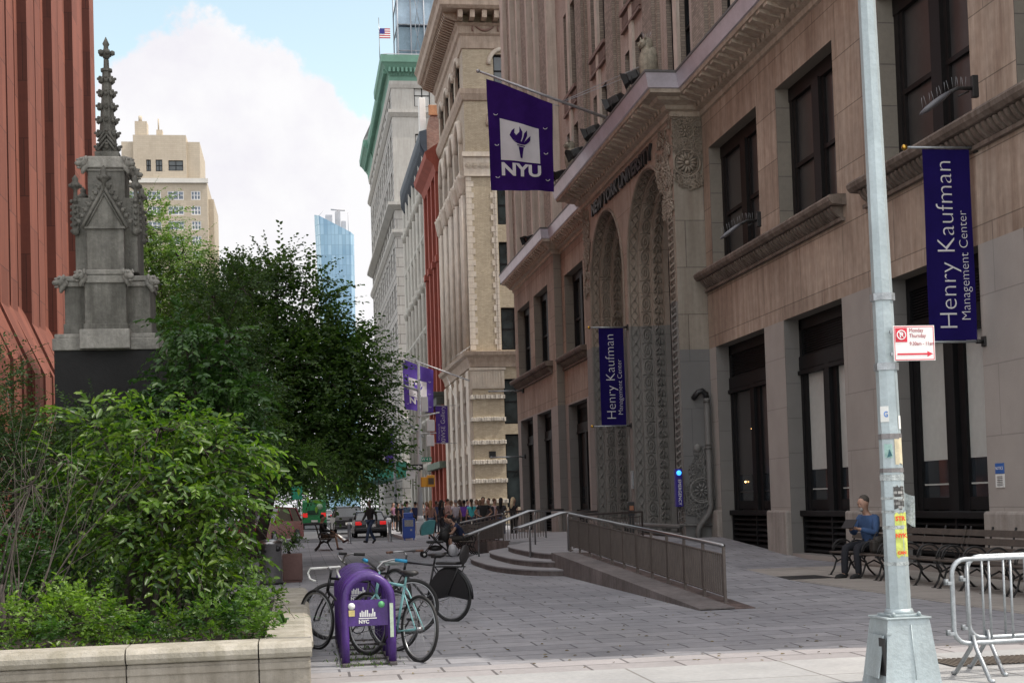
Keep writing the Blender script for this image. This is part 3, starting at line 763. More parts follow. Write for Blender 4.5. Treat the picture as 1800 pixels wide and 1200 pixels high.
for i in range(12): w.box(X0-.02+i*.2, X0+.09+i*.2, Y0-.16, Y0-.1, 10.1, 11.3)
w.build('fluted_capital', M_cream, YB)
def belt(prof, name, m):      # prof (projection, z) swept round the corner
    w = MB(); n = len(prof)
    vs = [(30, Y0-p, z) for p, z in prof]+[(X0-p, Y0-p, z) for p, z in prof]+[(X0-p, Y1, z) for p, z in prof]
    w.add(vs, [(k*n+j, k*n+(j+1) % n, (k+1)*n+(j+1) % n, (k+1)*n+j) for k in range(2) for j in range(n)]+[tuple(2*n+j for j in range(n))]); return w.build(name, m, YB)
belt([(-.1, 11.56), (.15, 11.6), (.2, 11.9), (.35, 12.3), (.62, 12.45), (.7, 12.7), (-.1, 12.8)], 'belt_cornice', M_creamd)
belt([(-.1, 31.4), (.12, 31.5), (.3, 31.95), (.34, 32.3), (-.1, 32.4)], 'attic_band', M_creamd)
belt([(-.1, 35.3), (.1, 35.4), (.14, 36.3), (.3, 36.45), (.3, 37.0), (.5, 37.2), (-.1, 37.25)], 'frieze', M_creamd)
belt([(-.1, 37.9), (1.55, 37.9), (1.75, 38.1), (1.8, 38.6), (2.0, 38.9), (2.0, 39.0), (-.1, 39.2)], 'cornice', M_creamd)
w = MB()
for i in range(34): y = Y0-.6+i*.56; w.extr([(X0+.05, 37.26), (X0-.4, 37.26), (X0-1.3, 37.6), (X0-1.45, 37.9), (X0+.05, 37.9)], 'y', y, y+.28)
for i in range(16): x = X0-.4+i*.9; w.box(x, x+.35, Y0-1.4, Y0, 37.3, 37.89)
for i in range(60): x = X0+i*.2; w.box(x, x+.1, Y0-.32, Y0, 36.48, 36.7)
w.build('cornice_bracket_course', M_creamd, YB)
w = MB()
for i in range(5):                                  # garlands of the frieze
    x = X0+1.0+i*1.9; w.tube([(x+1.4*t, Y0-.35, 36.98-.3*math.sin(math.pi*t)) for t in [k/8 for k in range(9)]], [.05+.07*math.sin(math.pi*k/8) for k in range(9)], 5)
    w.tube([(x-.2, Y0-.34, 37), (x-.2, Y0-.34, 36.6)], .08, 5)
w.build('garland_row', mat('garland_terracotta', (.26, .17, .14), .8, .2, 2), YB)
w = MB()      # quoined edges and capitals of the front pier
for k in range(31):
    z = 12.85+k*.42; d = .32 if k % 2 else .16
    w.box(X0-.03, X0+.22, Y0-.05, Y0+.3, z, z+.4); w.box(X0+.22, X0+.22+d, Y0-.03, Y0+.02, z, z+.4); w.box(X0+2.1-d, X0+2.1, Y0-.03, Y0+.02, z, z+.4); w.box(X0+2.1, X0+2.25, Y0-.06, Y0+.02, z, z+.4)
w.build('quoin_column', M_cream, YB)
w = MB(); w.box(X0-.25, X0+2.3, Y0-.25, Y0, 27.25, 27.6); w.box(X0-.15, X0+2.2, Y0-.12, Y0, 25.8, 27.25)
for k in range(5): rosette(w, face_matrix((X0+.2+k*.48, Y0-.13, 26.6), (1, 0, 0), (0, 0, 1)), .22, 7)
w.build('carved_capital', M_cream, YB)
for i in range(5):                                  # street-side columns, arches and capitals
    w = MB(); y = Y0+.35+i*3.95
    for dy in (0, 1.1):
        w.tube([(X0-.15, y+.35+dy, 12.8), (X0-.15, y+.35+dy, 24.6)], [.24, .22], 8)
        w.lathe([(.22, 24.5), (.3, 24.7), (.5, 25.7), (.55, 25.9)], X0-.15, y+.35+dy, 8)
    w.box(X0-.4, X0, y-.1, y+1.9, 25.9, 26.3)
    if i < 4:
        yc = y+.9+1.98+.1
        w.tube([(X0-.1, yc+1.62*math.cos(t), 28.6+2.0*math.sin(t)) for t in [math.pi*k/12 for k in range(13)]], .26, 6)
        for s in (-1, 1): w.box(X0-.3, X0, yc+s*1.62-.2, yc+s*1.62+.2, 26.3, 28.6)
        w.tube([(X0-.06, yc+1.3*math.cos(t), 34.6+.9*math.sin(t)) for t in [math.pi*k/10 for k in range(11)]], .2, 5)
        for z in (5.3, 10.45, 16.2, 20.4): w.box(X0-.1, X0+.3, y+2.0, y+3.9, z, z+.6)
    w.box(X0-.25, X0, y-.1, y+1.7, .0, 11.4)
    w.build('arcade_bay', M_cream, YB)
w = MB(); w.tube([(16.0+1.15*math.cos(t), Y0-.05, 34.2+1.2*math.sin(t)) for t in [math.pi*k/12 for k in range(13)]], .18, 5)
w.tube([(16.2+1.5*math.cos(t), Y0-.05, 29.6+1.8*math.sin(t)) for t in [math.pi*k/12 for k in range(13)]], .2, 5); w.build('arch_surround', M_cream, YB)
w = MB(); w.box(14.0, 14.5, Y0-.04, Y0, 4.9, 5.35); w.build('wall_plaque', M_black, YB)

# ------------------------------------------------------------------ narrow red building
M_red = blockmat('red_sandstone_front', 'x', (.32, .085, .06), (.37, .10, .07), (.22, .07, .05), .6, .3, .01, .9, .15, .5, bump=.15, streak=.25)
M_red2 = mat('red_terracotta', (.34, .09, .062), .85, .15, 1, .2, 20, streak=.3)
RB = thing('red_building', 'narrow brick red building with tall pilasters beside the yellow corner building', 'building', (18, 128, 0))
w = MB(); hr = []
for i in range(3):
    for (a, b) in ((.4, 4.6), (5.6, 8.4), (12, 15), (16.2, 19.2), (20.4, 23.4), (24.6, 27.4)): hr.append((123.4+i*3.6, 125.6+i*3.6, a, b))
holes_wall(w, 'x', 12.9, 122.0, 134, 0, 32, hr, .6); w.quad((12.9, 122, 32), (28, 122, 32), (28, 134, 32), (12.9, 134, 32)); w.build('wall', M_red, RB)
gridwin(RB, 'x', 12.9, hr, M_wframe, M_cglass)
for i in range(4):
    w = MB(); y = 122.3+i*3.6
    w.box(12.45, 12.9, y, y+.8, 0, 30.4); w.box(12.3, 12.9, y-.1, y+.9, 22.6, 23.2, .05); w.box(12.3, 12.9, y-.1, y+.9, 8.9, 9.4, .05); w.box(12.35, 12.9, y-.1, y+.9, 0, 1.2); w.build('pilaster', M_red2, RB)
w = MB(); w.extr([(12.95, 30.4), (12.5, 30.4), (12.3, 31), (11.7, 31.6), (11.6, 32.1), (12.95, 33)], 'y', 121.95, 134.05); w.build('cornice', M_red2, RB)
w = MB(); w.box(11.7, 12.95, 122.2, 134, 10.9, 11.3, .05); w.box(12.0, 12.95, 122.2, 134, 10.2, 10.9); w.build('balcony_slab', mat('green_bronze_canopy', (.05, .06, .05), .6, .3, 2), RB)
w = MB(); w.box(12.1, 12.95, 122.2, 134, 4.7, 5.3, .05); w.build('shopfront_cornice', mat('green_copper_shopfront', (.12, .16, .12), .7, .3, 2), RB)
w = MB(); w.add([(11.65, 121.98, 32.1), (12.95, 121.98, 33), (12.95, 134, 33), (11.65, 134, 32.1)], [(0, 1, 2, 3)]); w.build('roof_edge', M_lead, RB)

# ------------------------------------------------------------------ grey ornate building with dark blue cornice
M_grn = mat('pale_grey_terracotta', (.47, .46, .41), .85, .15, .8, .25, 10, streak=.3)
M_pbr = blockmat('party_wall_brick', 'y', (.30, .16, .12), (.42, .28, .22), (.3, .25, .22), .24, .08, .008, .9, .4, .25, bump=.2)
GB = thing('ornate_building', 'pale grey ornate loft building with long dark blue cornice above the red building', 'building', (18, 147, 0))
w = MB(); hg = []
for i in range(6):
    for (a, b) in ((.4, 4.6), (6, 9), (10.4, 13.4), (14.8, 17.8), (19.2, 22.2), (23.6, 26.6), (28, 31), (33, 36)): hg.append((135.4+i*4.2, 138.2+i*4.2, a, b))
holes_wall(w, 'x', 12.9, 134.0, 160.5, 0, 36.5, hg, .7); w.build('wall', M_grn, GB)
w = MB(); w.quad((12.9, 134, 0), (28, 134, 0), (28, 134, 40.5), (14.0, 134, 39.6)); w.quad((12.9, 134, 0), (14.0, 134, 39.6), (13.2, 134, 38.3), (12.9, 134, 37)); w.quad((13, 160.5, 0), (28, 160.5, 0), (28, 160.5, 36.5), (13, 160.5, 36.5)); w.quad((12.9, 134, 36.5), (28, 134, 36.5), (28, 160.5, 36.5), (12.9, 160.5, 36.5)); w.build('party_wall', M_pbr, GB)
gridwin(GB, 'x', 12.9, hg, M_wframe, M_cglass)
for i in range(7):
    w = MB(); y = 134.1+i*4.2
    w.tube([(12.75, y+.5, 5.2), (12.75, y+.5, 36)], .32, 8)
    for z in (5.2, 14.2, 22.8, 31.6): w.lathe([(.3, z-.6), (.5, z), (.55, z+.35), (.35, z+.4)], 12.75, y+.5, 8)
    w.box(12.6, 12.9, y, y+1.0, 0, 5.0); w.build('column', M_grn, GB)
for z in (5.0, 9.4, 13.8, 18.2, 22.6, 27, 31.6, 36.4):
    w = MB(); w.extr([(12.95, z), (12.7, z+.05), (12.5, z+.3), (12.5, z+.5), (12.95, z+.6)], 'y', 134.02, 160.4); w.build('belt_course', M_grn, GB)
M_navy = mat('dark_blue_cornice_paint', (.025, .04, .06), .55, .2, 2)
w = MB(); w.extr([(12.95, 34.9), (12.7, 35.0), (12.35, 35.7), (12.25, 36.5), (12.25, 37.0), (12.95, 37.2)], 'y', 133.7, 160); w.build('cornice', M_navy, GB)
w = MB()
for i in range(46): y = 133.8+i*.57; w.extr([(12.9, 34.4), (12.6, 34.5), (12.3, 35.2), (12.25, 36.2), (12.9, 36.2)], 'y', y, y+.28)
w.build('cornice_bracket_course', M_navy, GB)
w = MB(); w.box(12.35, 12.95, 134.2, 135.3, 37.1, 40.4, .05); w.build('chimney', mat('white_render', (.7, .7, .66), .8, .1, 1), GB)
w = MB(); w.box(13.2, 15.5, 133.8, 134, 38.6, 39.6, .05); w.build('parapet_cap', mat('orange_terracotta', (.4, .2, .1), .85, .3, 1), GB)

# ------------------------------------------------------------------ large pale building with green copper cornice
M_grey = blockmat('pale_grey_stone', 'x', (.42, .41, .385), (.45, .44, .41), (.17, .165, .155), 3, .95, .1, .9, .12, .2, offset=0, bump=.6, streak=.3)
M_greyy = blockmat('pale_grey_stone_end', 'y', (.43, .42, .39), (.46, .45, .42), (.2, .19, .18), 1.6, 1.25, .05, .9, .12, .2, bump=.5, streak=.3)
M_greyp = mat('smooth_grey_stone', (.44, .43, .40), .9, .1, .3, .1, 6, streak=.3)
M_cop = mat('green_copper', (.13, .27, .205), .7, .15, .5, .15, 6)
GC = thing('tall_grey_building', 'tall pale grey stone building with verdigris green copper cornice at the end of the row', 'building', (20, 212, 0))
w = MB(); ht = []; H = 57
for i in range(11):
    for k in range(10): ht.append((186.5+i*4.9, 189+i*4.9, 7.5+k*5., 10.6+k*5.))
holes_wall(w, 'x', 13.35, 184, 240, 0, H, ht, .6, 0, 2)
hn = [(16.3, 18.4, 53.6, 56.6), (16.3, 18.4, 47, 50)]
holes_wall(w, 'y', 184, 13.35, 34, 40.5, H, hn, .5, 2, 2)
w.quad((13.35, 184, 0), (34, 184, 0), (34, 184, 40.5), (13.35, 184, 40.5), 1)
w.quad((13.35, 184, H+.5), (34, 184, H+.5), (34, 240, H+.5), (13.35, 240, H+.5), 2); w.quad((34, 240, 0), (13.35, 240, 0), (13.35, 240, H), (34, 240, H), 1)
w.build('wall', [M_grey, M_greyy, M_greyp], GC)
gridwin(GC, 'x', 13.35, ht, M_wframe, M_cglass); gridwin(GC, 'y', 184, hn, M_wframe, mat('window_shade_cloth', (.5, .5, .48), .5, .1, 1))
def gbelt(prof, a, b, name, m, front=True):
    w = MB(); n = len(prof); X_ = 13.35
    rows = ([[(34, 184-p, z) for p, z in prof], [(X_-p, 184-p, z) for p, z in prof]] if front else [[(X_-p, a, z) for p, z in prof]])+[[(X_-p, b, z) for p, z in prof]]
    vs = [v for r in rows for v in r]
    w.add(vs, [(k*n+j, k*n+(j+1) % n, (k+1)*n+(j+1) % n, (k+1)*n+j) for k in range(len(rows)-1) for j in range(n)]+[tuple(range(n-1, -1, -1)), tuple((len(rows)-1)*n+j for j in range(n))]); return w.build(name, m, GC)
for z, d in ((52.2, .5), (40, .9), (36.5, .45), (12, .5), (6.2, .6), (56.0, .25)): gbelt([(-.1, z), (.1, z), (d, z+.5), (d, z+.9), (-.1, z+1.05)], 184, 240, 'belt_course', M_greyp)
cp = [(-.1, H-.4), (.2, H-.3), (.3, H+.6), (.7, H+1.3), (1.1, H+1.9), (1.3, H+2.1), (1.35, H+3.0), (-.1, H+3.05)]
gbelt(cp, 184, 200, 'copper_cornice', M_cop); gbelt([(p*.75, z) for p, z in cp], 200, 226, 'copper_cornice', M_cop, False)
gbelt([(p*1.25, z) for p, z in cp], 226, 240, 'copper_cornice', M_cop, False)
w = MB(); w.add([(12.0, 182.7, H+3.05), (34, 182.7, H+3.05), (34, 190, H+5.5), (13.4, 190, H+5.5), (12.0, 200, H+3.05), (13.4, 200, H+5.5)], [(0, 1, 2, 3), (0, 3, 5, 4)])
w.add([(11.7, 226, H+3.05), (11.7, 240, H+3.05), (13.4, 238, H+7), (13.4, 228, H+7)], [(0, 1, 2, 3), (0, 3, 2)]); w.build('roof_slope', mat('grey_slate', (.17, .18, .19), .8, .15, 1), GC)
w = MB()
for i in range(38): x = 13+i*.55; w.box(x, x+.28, 183.0, 184, H+.9, H+1.5)
for i in range(100): y = 184+i*.55; w.box(12.35, 13.4, y, y+.28, H+.9, H+1.5)
for i in range(100): x = 13.2+i*.2; w.box(x, x+.1, 183.55, 184, H+.5, H+.85)
w.build('dentil_course', M_cop, GC)
# roof-top glazed scaffold
SC = thing('roof_scaffold', 'blue glazed roof scaffold of thin steel tubes on the green corniced building', 'scaffold', (21, 216, 61))
w = MB()
for x in (16.6, 18.6, 20.6, 22.6, 24.6, 26.5):
    for y in (212, 220): w.tube([(x, y, 57.6), (x, y, 84)], .14, 4)
for z in (66, 70, 74, 78, 82): w.tube([(16.6, 212, z), (26.5, 212, z)], .12, 4); w.tube([(16.6, 212, z), (16.6, 220, z)], .12, 4)
for k in range(5): w.tube([(19.2, 211.6, 62+k*4), (19.9, 211.6, 66+k*4)], .06, 4); w.tube([(19.9, 211.6, 62+k*4), (19.2, 211.6, 66+k*4)], .06, 4)
w.tube([(22.9, 211, 57.6), (22.9, 211, 84)], .3, 6)
w.build('tube_frame', mat('scaffold_tube', (.25, .27, .3), .5, .2, 1, metal=.4), SC)
w = MB(); w.box(16.8, 22.4, 212.6, 219, 66.2, 73.8); w.build('glazing', mat('blue_glazed_screen', (.17, .25, .31), .25, .25, .4), SC)
w = MB(); w.box(16.8, 22.4, 212.6, 219, 74.2, 84); w.build('upper_glazing', mat('pale_glazed_screen', (.35, .46, .56), .3, .25, .4), SC)
FL = thing('roof_flag', 'small striped national flag on a short roof pole above the green copper cornice', 'flag', (12.9, 189, 61))
w = MB(); w.tube([(12.3, 189, 60.5), (12.3, 189, 67)], .05, 5); w.build('flag_pole', M_steel, FL)
w = MB(); k = 0
for i in range(9): w.box(12.35, 13.8, 188.98, 189.0, 64.2+i*.15, 64.35+i*.15, mi=i % 2)
w.box(12.35, 13.05, 188.95, 188.97, 64.8, 65.55, mi=2); w.build('flag_cloth', [mat('flag_red', (.4, .02, .03), .8, .1, 3), M_white, mat('flag_blue', (.03, .03, .2), .8, .1, 3)], FL)
# sidewalk shed at its foot
SS = thing('sidewalk_shed', 'green plywood sidewalk shed on thin steel posts at the end of the row', 'scaffold', (11, 175, 0))
w = MB(); w.box(9.2, 12.8, 168, 225, 4.9, 5.1); w.box(9.2, 9.3, 168, 225, 5.1, 6.7); w.box(9.2, 12.8, 168, 168.1, 5.1, 6.7); w.build('parapet', mat('green_plywood', (.02, .17, .12), .7, .2, 1), SS)
for i in range(8):
    w = MB(); w.tube([(9.4, 168.5+i*7.4, 0), (9.4, 168.5+i*7.4, 4.9)], .05, 5); w.build('post', M_iron, SS)

# ------------------------------------------------------------------ glass tower far down the street
m, t, b, o_ = newmat('tower_glass')
v = coords(t, 'y'); br = nn(t, 'ShaderNodeTexBrick'); t.links.new(v, br.inputs['Vector']); br.offset = 0
for k_, v_ in (('Scale', 1), ('Brick Width', 1.25), ('Row Height', 3.6), ('Mortar Size', .09), ('Mortar Smooth', .2)): br.inputs[k_].default_value = v_
br.inputs['Color1'].default_value = (.16, .29, .40, 1); br.inputs['Color2'].default_value = (.27, .42, .54, 1); br.inputs['Mortar'].default_value = (.16, .27, .36, 1)
c = mixc(t, br.outputs[0], ramp(t, noise(t, coords(t), .035, 5), [(.35, (.75, .82, .9)), (.65, (1.2, 1.15, 1.1))]), 1.0, 'MULTIPLY')
t.links.new(c, b.inputs['Base Color']); b.inputs['Roughness'].default_value = .25
m2, t2, b2, o2 = newmat('tower_glass_edge')
v = coords(t2, 'x'); br = nn(t2, 'ShaderNodeTexBrick'); t2.links.new(v, br.inputs['Vector']); br.offset = 0
for k_, v_ in (('Scale', 1), ('Brick Width', 1.25), ('Row Height', 3.6), ('Mortar Size', .12), ('Mortar Smooth', .2)): br.inputs[k_].default_value = v_
br.inputs['Color1'].default_value = (.30, .46, .55, 1); br.inputs['Color2'].default_value = (.42, .58, .66, 1); br.inputs['Mortar'].default_value = (.2, .32, .4, 1)
t2.links.new(br.outputs[0], b2.inputs['Base Color']); b2.inputs['Roughness'].default_value = .25
GT = thing('glass_tower', 'slender pale blue glass tower with a slanted top far behind the trees', 'skyscraper', (15, 510, 0))
w = MB()
def ring(z, dx, zt=None):
    x0, x1 = 9.6-dx, 21.4+dx*.4
    return [(x0+1.3, 500, z), (x1-1.2, 500, z), (x1, 502, z), (x1, 518, z), (x0, 518, z), (x0-.2, 503, z)]
r0, r1, r2 = ring(0, 0), ring(70, .35), ring(92, .9)
top = [(p[0]+(-.3 if p[0] < 12 else 0), p[1], 105-(p[0]-8)*.55) for p in ring(100, 1.0)]
vs = r0+r1+r2+top; fs = []; mi = []
for k in range(3):
    for j in range(6): w.add([], []); fs.append((k*6+j, k*6+(j+1) % 6, (k+1)*6+(j+1) % 6, (k+1)*6+j)); mi.append(0 if j in (0, 1) else 1)
n0 = len(w.v); w.v += vs; w.f += [tuple(n0+i for i in f) for f in fs]; w.mi += mi; w.sm += [False]*len(fs)
w.add(top, [(0, 1, 2, 3, 4, 5)], 0); w.build('facade', [m, m2], GT)
w = MB(); w.box(15.5, 17.3, 505, 509, 96, 106.5); w.box(12, 14.4, 504, 507, 98, 105); w.box(17.6, 19.2, 505, 508, 95, 103); w.tube([(14, 506, 107.3), (19, 506, 107.0)], .3, 5); w.tube([(20, 505, 97), (20, 505, 106)], .15, 4); w.tube([(8.6, 503, 103), (11.4, 503, 106.5)], .12, 4); w.tube([(16.4, 507, 106), (16.4, 507, 107.3)], .3, 5); w.build('roof_plant', mat('grey_roof_plant', (.4, .4, .42), .7, .2, .2), GT)

# ------------------------------------------------------------------ tan apartment block beyond the trees on the left
M_tan = blockmat('tan_brick', 'y', (.50, .435, .34), (.54, .47, .37), (.45, .39, .31), .9, .3, .02, .9, .1, .1, bump=.1, streak=.15)
TB = thing('apartment_block', 'tan brick apartment block with rows of white framed windows and a stepped penthouse', 'building', (-19, 226, 0))
w = MB(); hh = []
for k in range(19):
    z = 50.6-1.45-k*2.3
    if z < 6: break
    for (a, b) in ((-26.5, -24.6), (-23.6, -21.3), (-20.2, -18.2), (-17.2, -14.8), (-13.7, -12.3)): hh.append((a, b, z-.1, z+1.25))
holes_wall(w, 'y', 220, -27, -11.3, 0, 52, hh, .25)
w.quad((-11.3, 220, 0), (-11.3, 236, 0), (-11.3, 236, 52), (-11.3, 220, 52)); w.quad((-27, 236, 0), (-27, 220, 0), (-27, 220, 52), (-27, 236, 52)); w.quad((-27, 220, 52), (-11.3, 220, 52), (-11.3, 236, 52), (-27, 236, 52))
w.box(-11.3, -10.5, 223, 236, 0, 49.8)
w.build('wall', M_tan, TB)
w = MB(); hp = [(-18.9, -17.9, 53.5, 55.3), (-20.3, -19.6, 53.5, 55.3), (-17.0, -14.8, 53.6, 55.2)]
holes_wall(w, 'y', 221, -24, -12.3, 52, 58.2, [], .2); w.quad((-12.3, 221, 52), (-12.3, 234, 52), (-12.3, 234, 58.2), (-12.3, 221, 58.2)); w.quad((-24, 221, 58.2), (-12.3, 221, 58.2), (-12.3, 234, 58.2), (-24, 234, 58.2))
holes_wall(w, 'y', 220.4, -22.2, -14.3, 52, 59.1, hp, .3); w.quad((-14.3, 220.4, 52), (-14.3, 225, 52), (-14.3, 225, 59.1), (-14.3, 220.4, 59.1)); w.quad((-22.2, 225, 52), (-22.2, 220.4, 52), (-22.2, 220.4, 59.1), (-22.2, 225, 59.1)); w.quad((-22.2, 220.4, 59.1), (-14.3, 220.4, 59.1), (-14.3, 225, 59.1), (-22.2, 225, 59.1))
w.build('penthouse', M_tan, TB)
gridwin(TB, 'y', 220, hh, M_white, glassmat('apartment_glass', (.12, .15, .2), .2), 3, .1); gridwin(TB, 'y', 220.4, hp, M_wframe, M_cglass, 2, .15)
w = MB(); w.box(-26.9, -11.1, 219.6, 220, 51.6, 52.3); w.build('roof_band', mat('pale_concrete_band', (.62, .6, .55), .8, .1, .5), TB)
w = MB(); w.box(-22, -20.2, 221.5, 224, 59.1, 61.5); w.tube([(-21.2, 222, 61.5), (-21.2, 222, 62.4)], .3, 6); w.box(-18.8, -17.9, 221.5, 223, 59.1, 60.2); w.tube([(-18.5, 222, 60.2), (-18.5, 222, 62)], .12, 5); w.build('chimney', M_tan, TB)

# ------------------------------------------------------------------ red sandstone library on the left
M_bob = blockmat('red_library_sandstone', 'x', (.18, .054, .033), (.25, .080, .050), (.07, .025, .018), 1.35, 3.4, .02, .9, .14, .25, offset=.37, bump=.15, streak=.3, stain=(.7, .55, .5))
M_boby = blockmat('red_library_sandstone_shaded', 'y', (.085, .026, .018), (.145, .044, .03), (.05, .016, .012), .8, 3.1, .02, .9, .18, .25, offset=.43, bump=.15, streak=.35, stain=(.7, .55, .5))  # darker copy for the rib sides, their shade put into the colour
LB = thing('library_building', 'huge red sandstone library with tall vertical ribs on a battered base', 'building', (-30, 80, 0))
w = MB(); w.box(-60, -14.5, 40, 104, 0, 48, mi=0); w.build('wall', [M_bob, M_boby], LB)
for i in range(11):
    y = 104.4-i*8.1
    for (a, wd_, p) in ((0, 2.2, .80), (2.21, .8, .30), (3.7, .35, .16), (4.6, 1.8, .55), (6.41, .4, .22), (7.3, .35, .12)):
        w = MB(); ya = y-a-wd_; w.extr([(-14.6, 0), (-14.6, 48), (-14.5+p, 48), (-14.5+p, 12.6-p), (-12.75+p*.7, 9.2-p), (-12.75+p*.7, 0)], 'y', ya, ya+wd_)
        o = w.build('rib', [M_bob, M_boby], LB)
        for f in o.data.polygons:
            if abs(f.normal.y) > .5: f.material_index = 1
w = MB()
w.extr([(-14.6, 13.3), (-14.0, 12.2), (-12.7, 9.2), (-12.7, 0), (-14.6, 0)], 'y', 38, 104.6); w.build('battered_base', [M_bob], LB)
w = MB(); w.box(-12.75, -12.2, 40, 104, 2.2, 3.4); w.build('base_band', M_black, LB)

TB.location.x -= 1.3
# ------------------------------------------------------------------ gothic stone monument on a dark pedestal
M_mon = mat('weathered_grey_stone', (.175, .17, .15), .95, .35, 1.6, .8, 22, streak=.8, stain=(.4, .4, .38))
M_monl = mat('pale_weathered_stone', (.30, .29, .26), .95, .3, 2.5, .8, 22, streak=.6, stain=(.4, .4, .38))
M_ped = mat('dark_granite_pedestal', (.012, .012, .012), .9, .3, 2, .4, 30)
MO = thing('gothic_monument', 'weathered grey gothic stone pinnacle with crockets and gargoyles on a dark pedestal', 'monument', (-2.72, 22.3, 0))
cx, cy = -2.75, 22.3
def mb(name, fn, m=None): w = MB(); fn(w); return w.build(name, m or M_mon, MO)
def cen(w, hx, hy, z0, z1, dx=0, dy=0, bev=.015): w.box(cx+dx-hx, cx+dx+hx, cy+dy-hy, cy+dy+hy, z0, z1, bev)
mb('pedestal', lambda w: cen(w, .745, .72, 0, 4.02), M_ped)
mb('pedestal_cap', lambda w: (cen(w, .765, .75, 4.02, 4.2), cen(w, .36, .2, 4.03, 4.32, 0, -.66), cen(w, .74, .7, 4.2, 4.27)), M_monl)
def t1(w):
    cen(w, .62, .45, 4.27, 5.1); cen(w, .30, .68, 4.27, 5.12)
    cen(w, .64, .47, 4.27, 4.45); cen(w, .32, .70, 4.27, 4.42)
mb('lower_stage', t1)
def c1(w):
    cen(w, .66, .5, 5.08, 5.16); cen(w, .645, .48, 5.0, 5.08); cen(w, .34, .72, 5.14, 5.22); cen(w, .33, .71, 5.02, 5.14)
mb('lower_cap', c1, M_monl)
def head(w, x, y, z, a):      # gargoyle head: brow, muzzle, ears on a corbel
    M0 = w.M; w.M = Matrix.Translation((x, y, z)) @ Matrix.Rotation(a, 4, 'Z')
    w.ball((0, 0, 0), (.075, .075, .085), 8); w.ball((.07, 0, -.03), (.06, .05, .045), 8); w.ball((.05, .045, .04), (.025, .02, .02), 6); w.ball((.05, -.045, .04), (.025, .02, .02), 6)
    w.ball((-.02, .07, .05), (.03, .02, .05), 6); w.ball((-.02, -.07, .05), (.03, .02, .05), 6); w.ball((.06, 0, -.09), (.04, .035, .02), 6)
    w.tube([(-.08, 0, .0), (-.03, 0, -.08), (.0, 0, -.17)], [.07, .06, .02], 6); w.M = M0
for (x, y, z, a) in ((-.67, -.5, 5.08, math.pi*1.2), (.67, -.5, 5.08, -.6), (-.35, -.75, 5.13, math.pi*1.3), (.35, -.75, 5.13, -1.0)):
    w = MB(); head(w, cx+x, cy+y, z, a); w.build('gargoyle', M_monl, MO)
def t2(w):
    cen(w, .455, .42, 5.22, 6.35); cen(w, .27, .56, 5.22, 5.9)
    w.add([(cx-.3, cy-.57, 5.88), (cx+.3, cy-.57, 5.88), (cx, cy-.57, 6.42), (cx-.3, cy, 5.88), (cx+.3, cy, 5.88), (cx, cy, 6.42)], [(0, 1, 2), (1, 4, 5, 2), (0, 2, 5, 3), (0, 3, 4, 1)])
    cen(w, .275, .30, 5.9, 6.78)
mb('upper_stage', t2)
def gab(w):
    for s in (-1, 1):
        w.tube([(cx+s*.33, cy-.6, 5.86), (cx, cy-.6, 6.48)], .028, 6); w.tube([(cx+s*.27, cy-.59, 5.88), (cx, cy-.59, 6.38)], .014, 5)
        for k in range(7):
            f = (k+.5)/7; x = s*.35*(1-f); z = 5.88+.6*f
            w.ball((cx+x+s*.045, cy-.6, z+.03), (.038, .045, .04), 6); w.ball((cx+x+s*.075, cy-.61, z+.055), (.022, .03, .02), 6)
    w.box(cx-.3, cx+.3, cy-.6, cy-.55, 5.85, 5.885)
    w.lathe([(.03, 6.44), (.03, 6.54), (.09, 6.58), (.1, 6.62), (.05, 6.66), (.06, 6.7), (.02, 6.77), (.005, 6.8)], cx, cy-.6, 8)
    for j in range(5): t = 2*math.pi*j/5; w.ball((cx+.085*math.cos(t), cy-.6+.085*math.sin(t), 6.61), .035, 6)
mb('crocketed_gable', gab)
def pinn(w, x, y):
    w.box(x-.05, x+.05, y-.05, y+.05, 5.8, 6.25, .01)
    for k in range(6):
        z = 5.85+k*.09
        for sx, sy in ((1, 0), (-1, 0), (0, -1), (0, 1)): w.ball((x+sx*.06, y+sy*.06, z), (.03, .03, .032), 6)
    w.lathe([(.05, 6.25), (.03, 6.4), (.03, 6.47), (.085, 6.52), (.085, 6.55), (.04, 6.6), (.05, 6.64), (.005, 6.7)], x, y, 8)
    for j in range(4): t = math.pi*j/2+.4; w.ball((x+.075*math.cos(t), y+.075*math.sin(t), 6.53), .033, 6)
    w.ball((x, y-.05, 5.83), (.07, .06, .06), 6)
for sx, sy in ((-.44, -.4), (.44, -.4), (-.44, .4), (.44, .4)):
    w = MB(); pinn(w, cx+sx, cy+sy); w.build('pinnacle', M_mon, MO)
mb('upper_cap', lambda w: (cen(w, .29, .32, 6.78, 6.82), cen(w, .33, .36, 6.82, 7.0, bev=.02)), M_monl)
for (x, y, a) in ((-.34, -.36, math.pi*1.25), (.34, -.36, -.7), (.36, .3, .3)):
    w = MB(); head(w, cx+x, cy+y, 6.9, a); w.build('gargoyle', M_monl, MO)
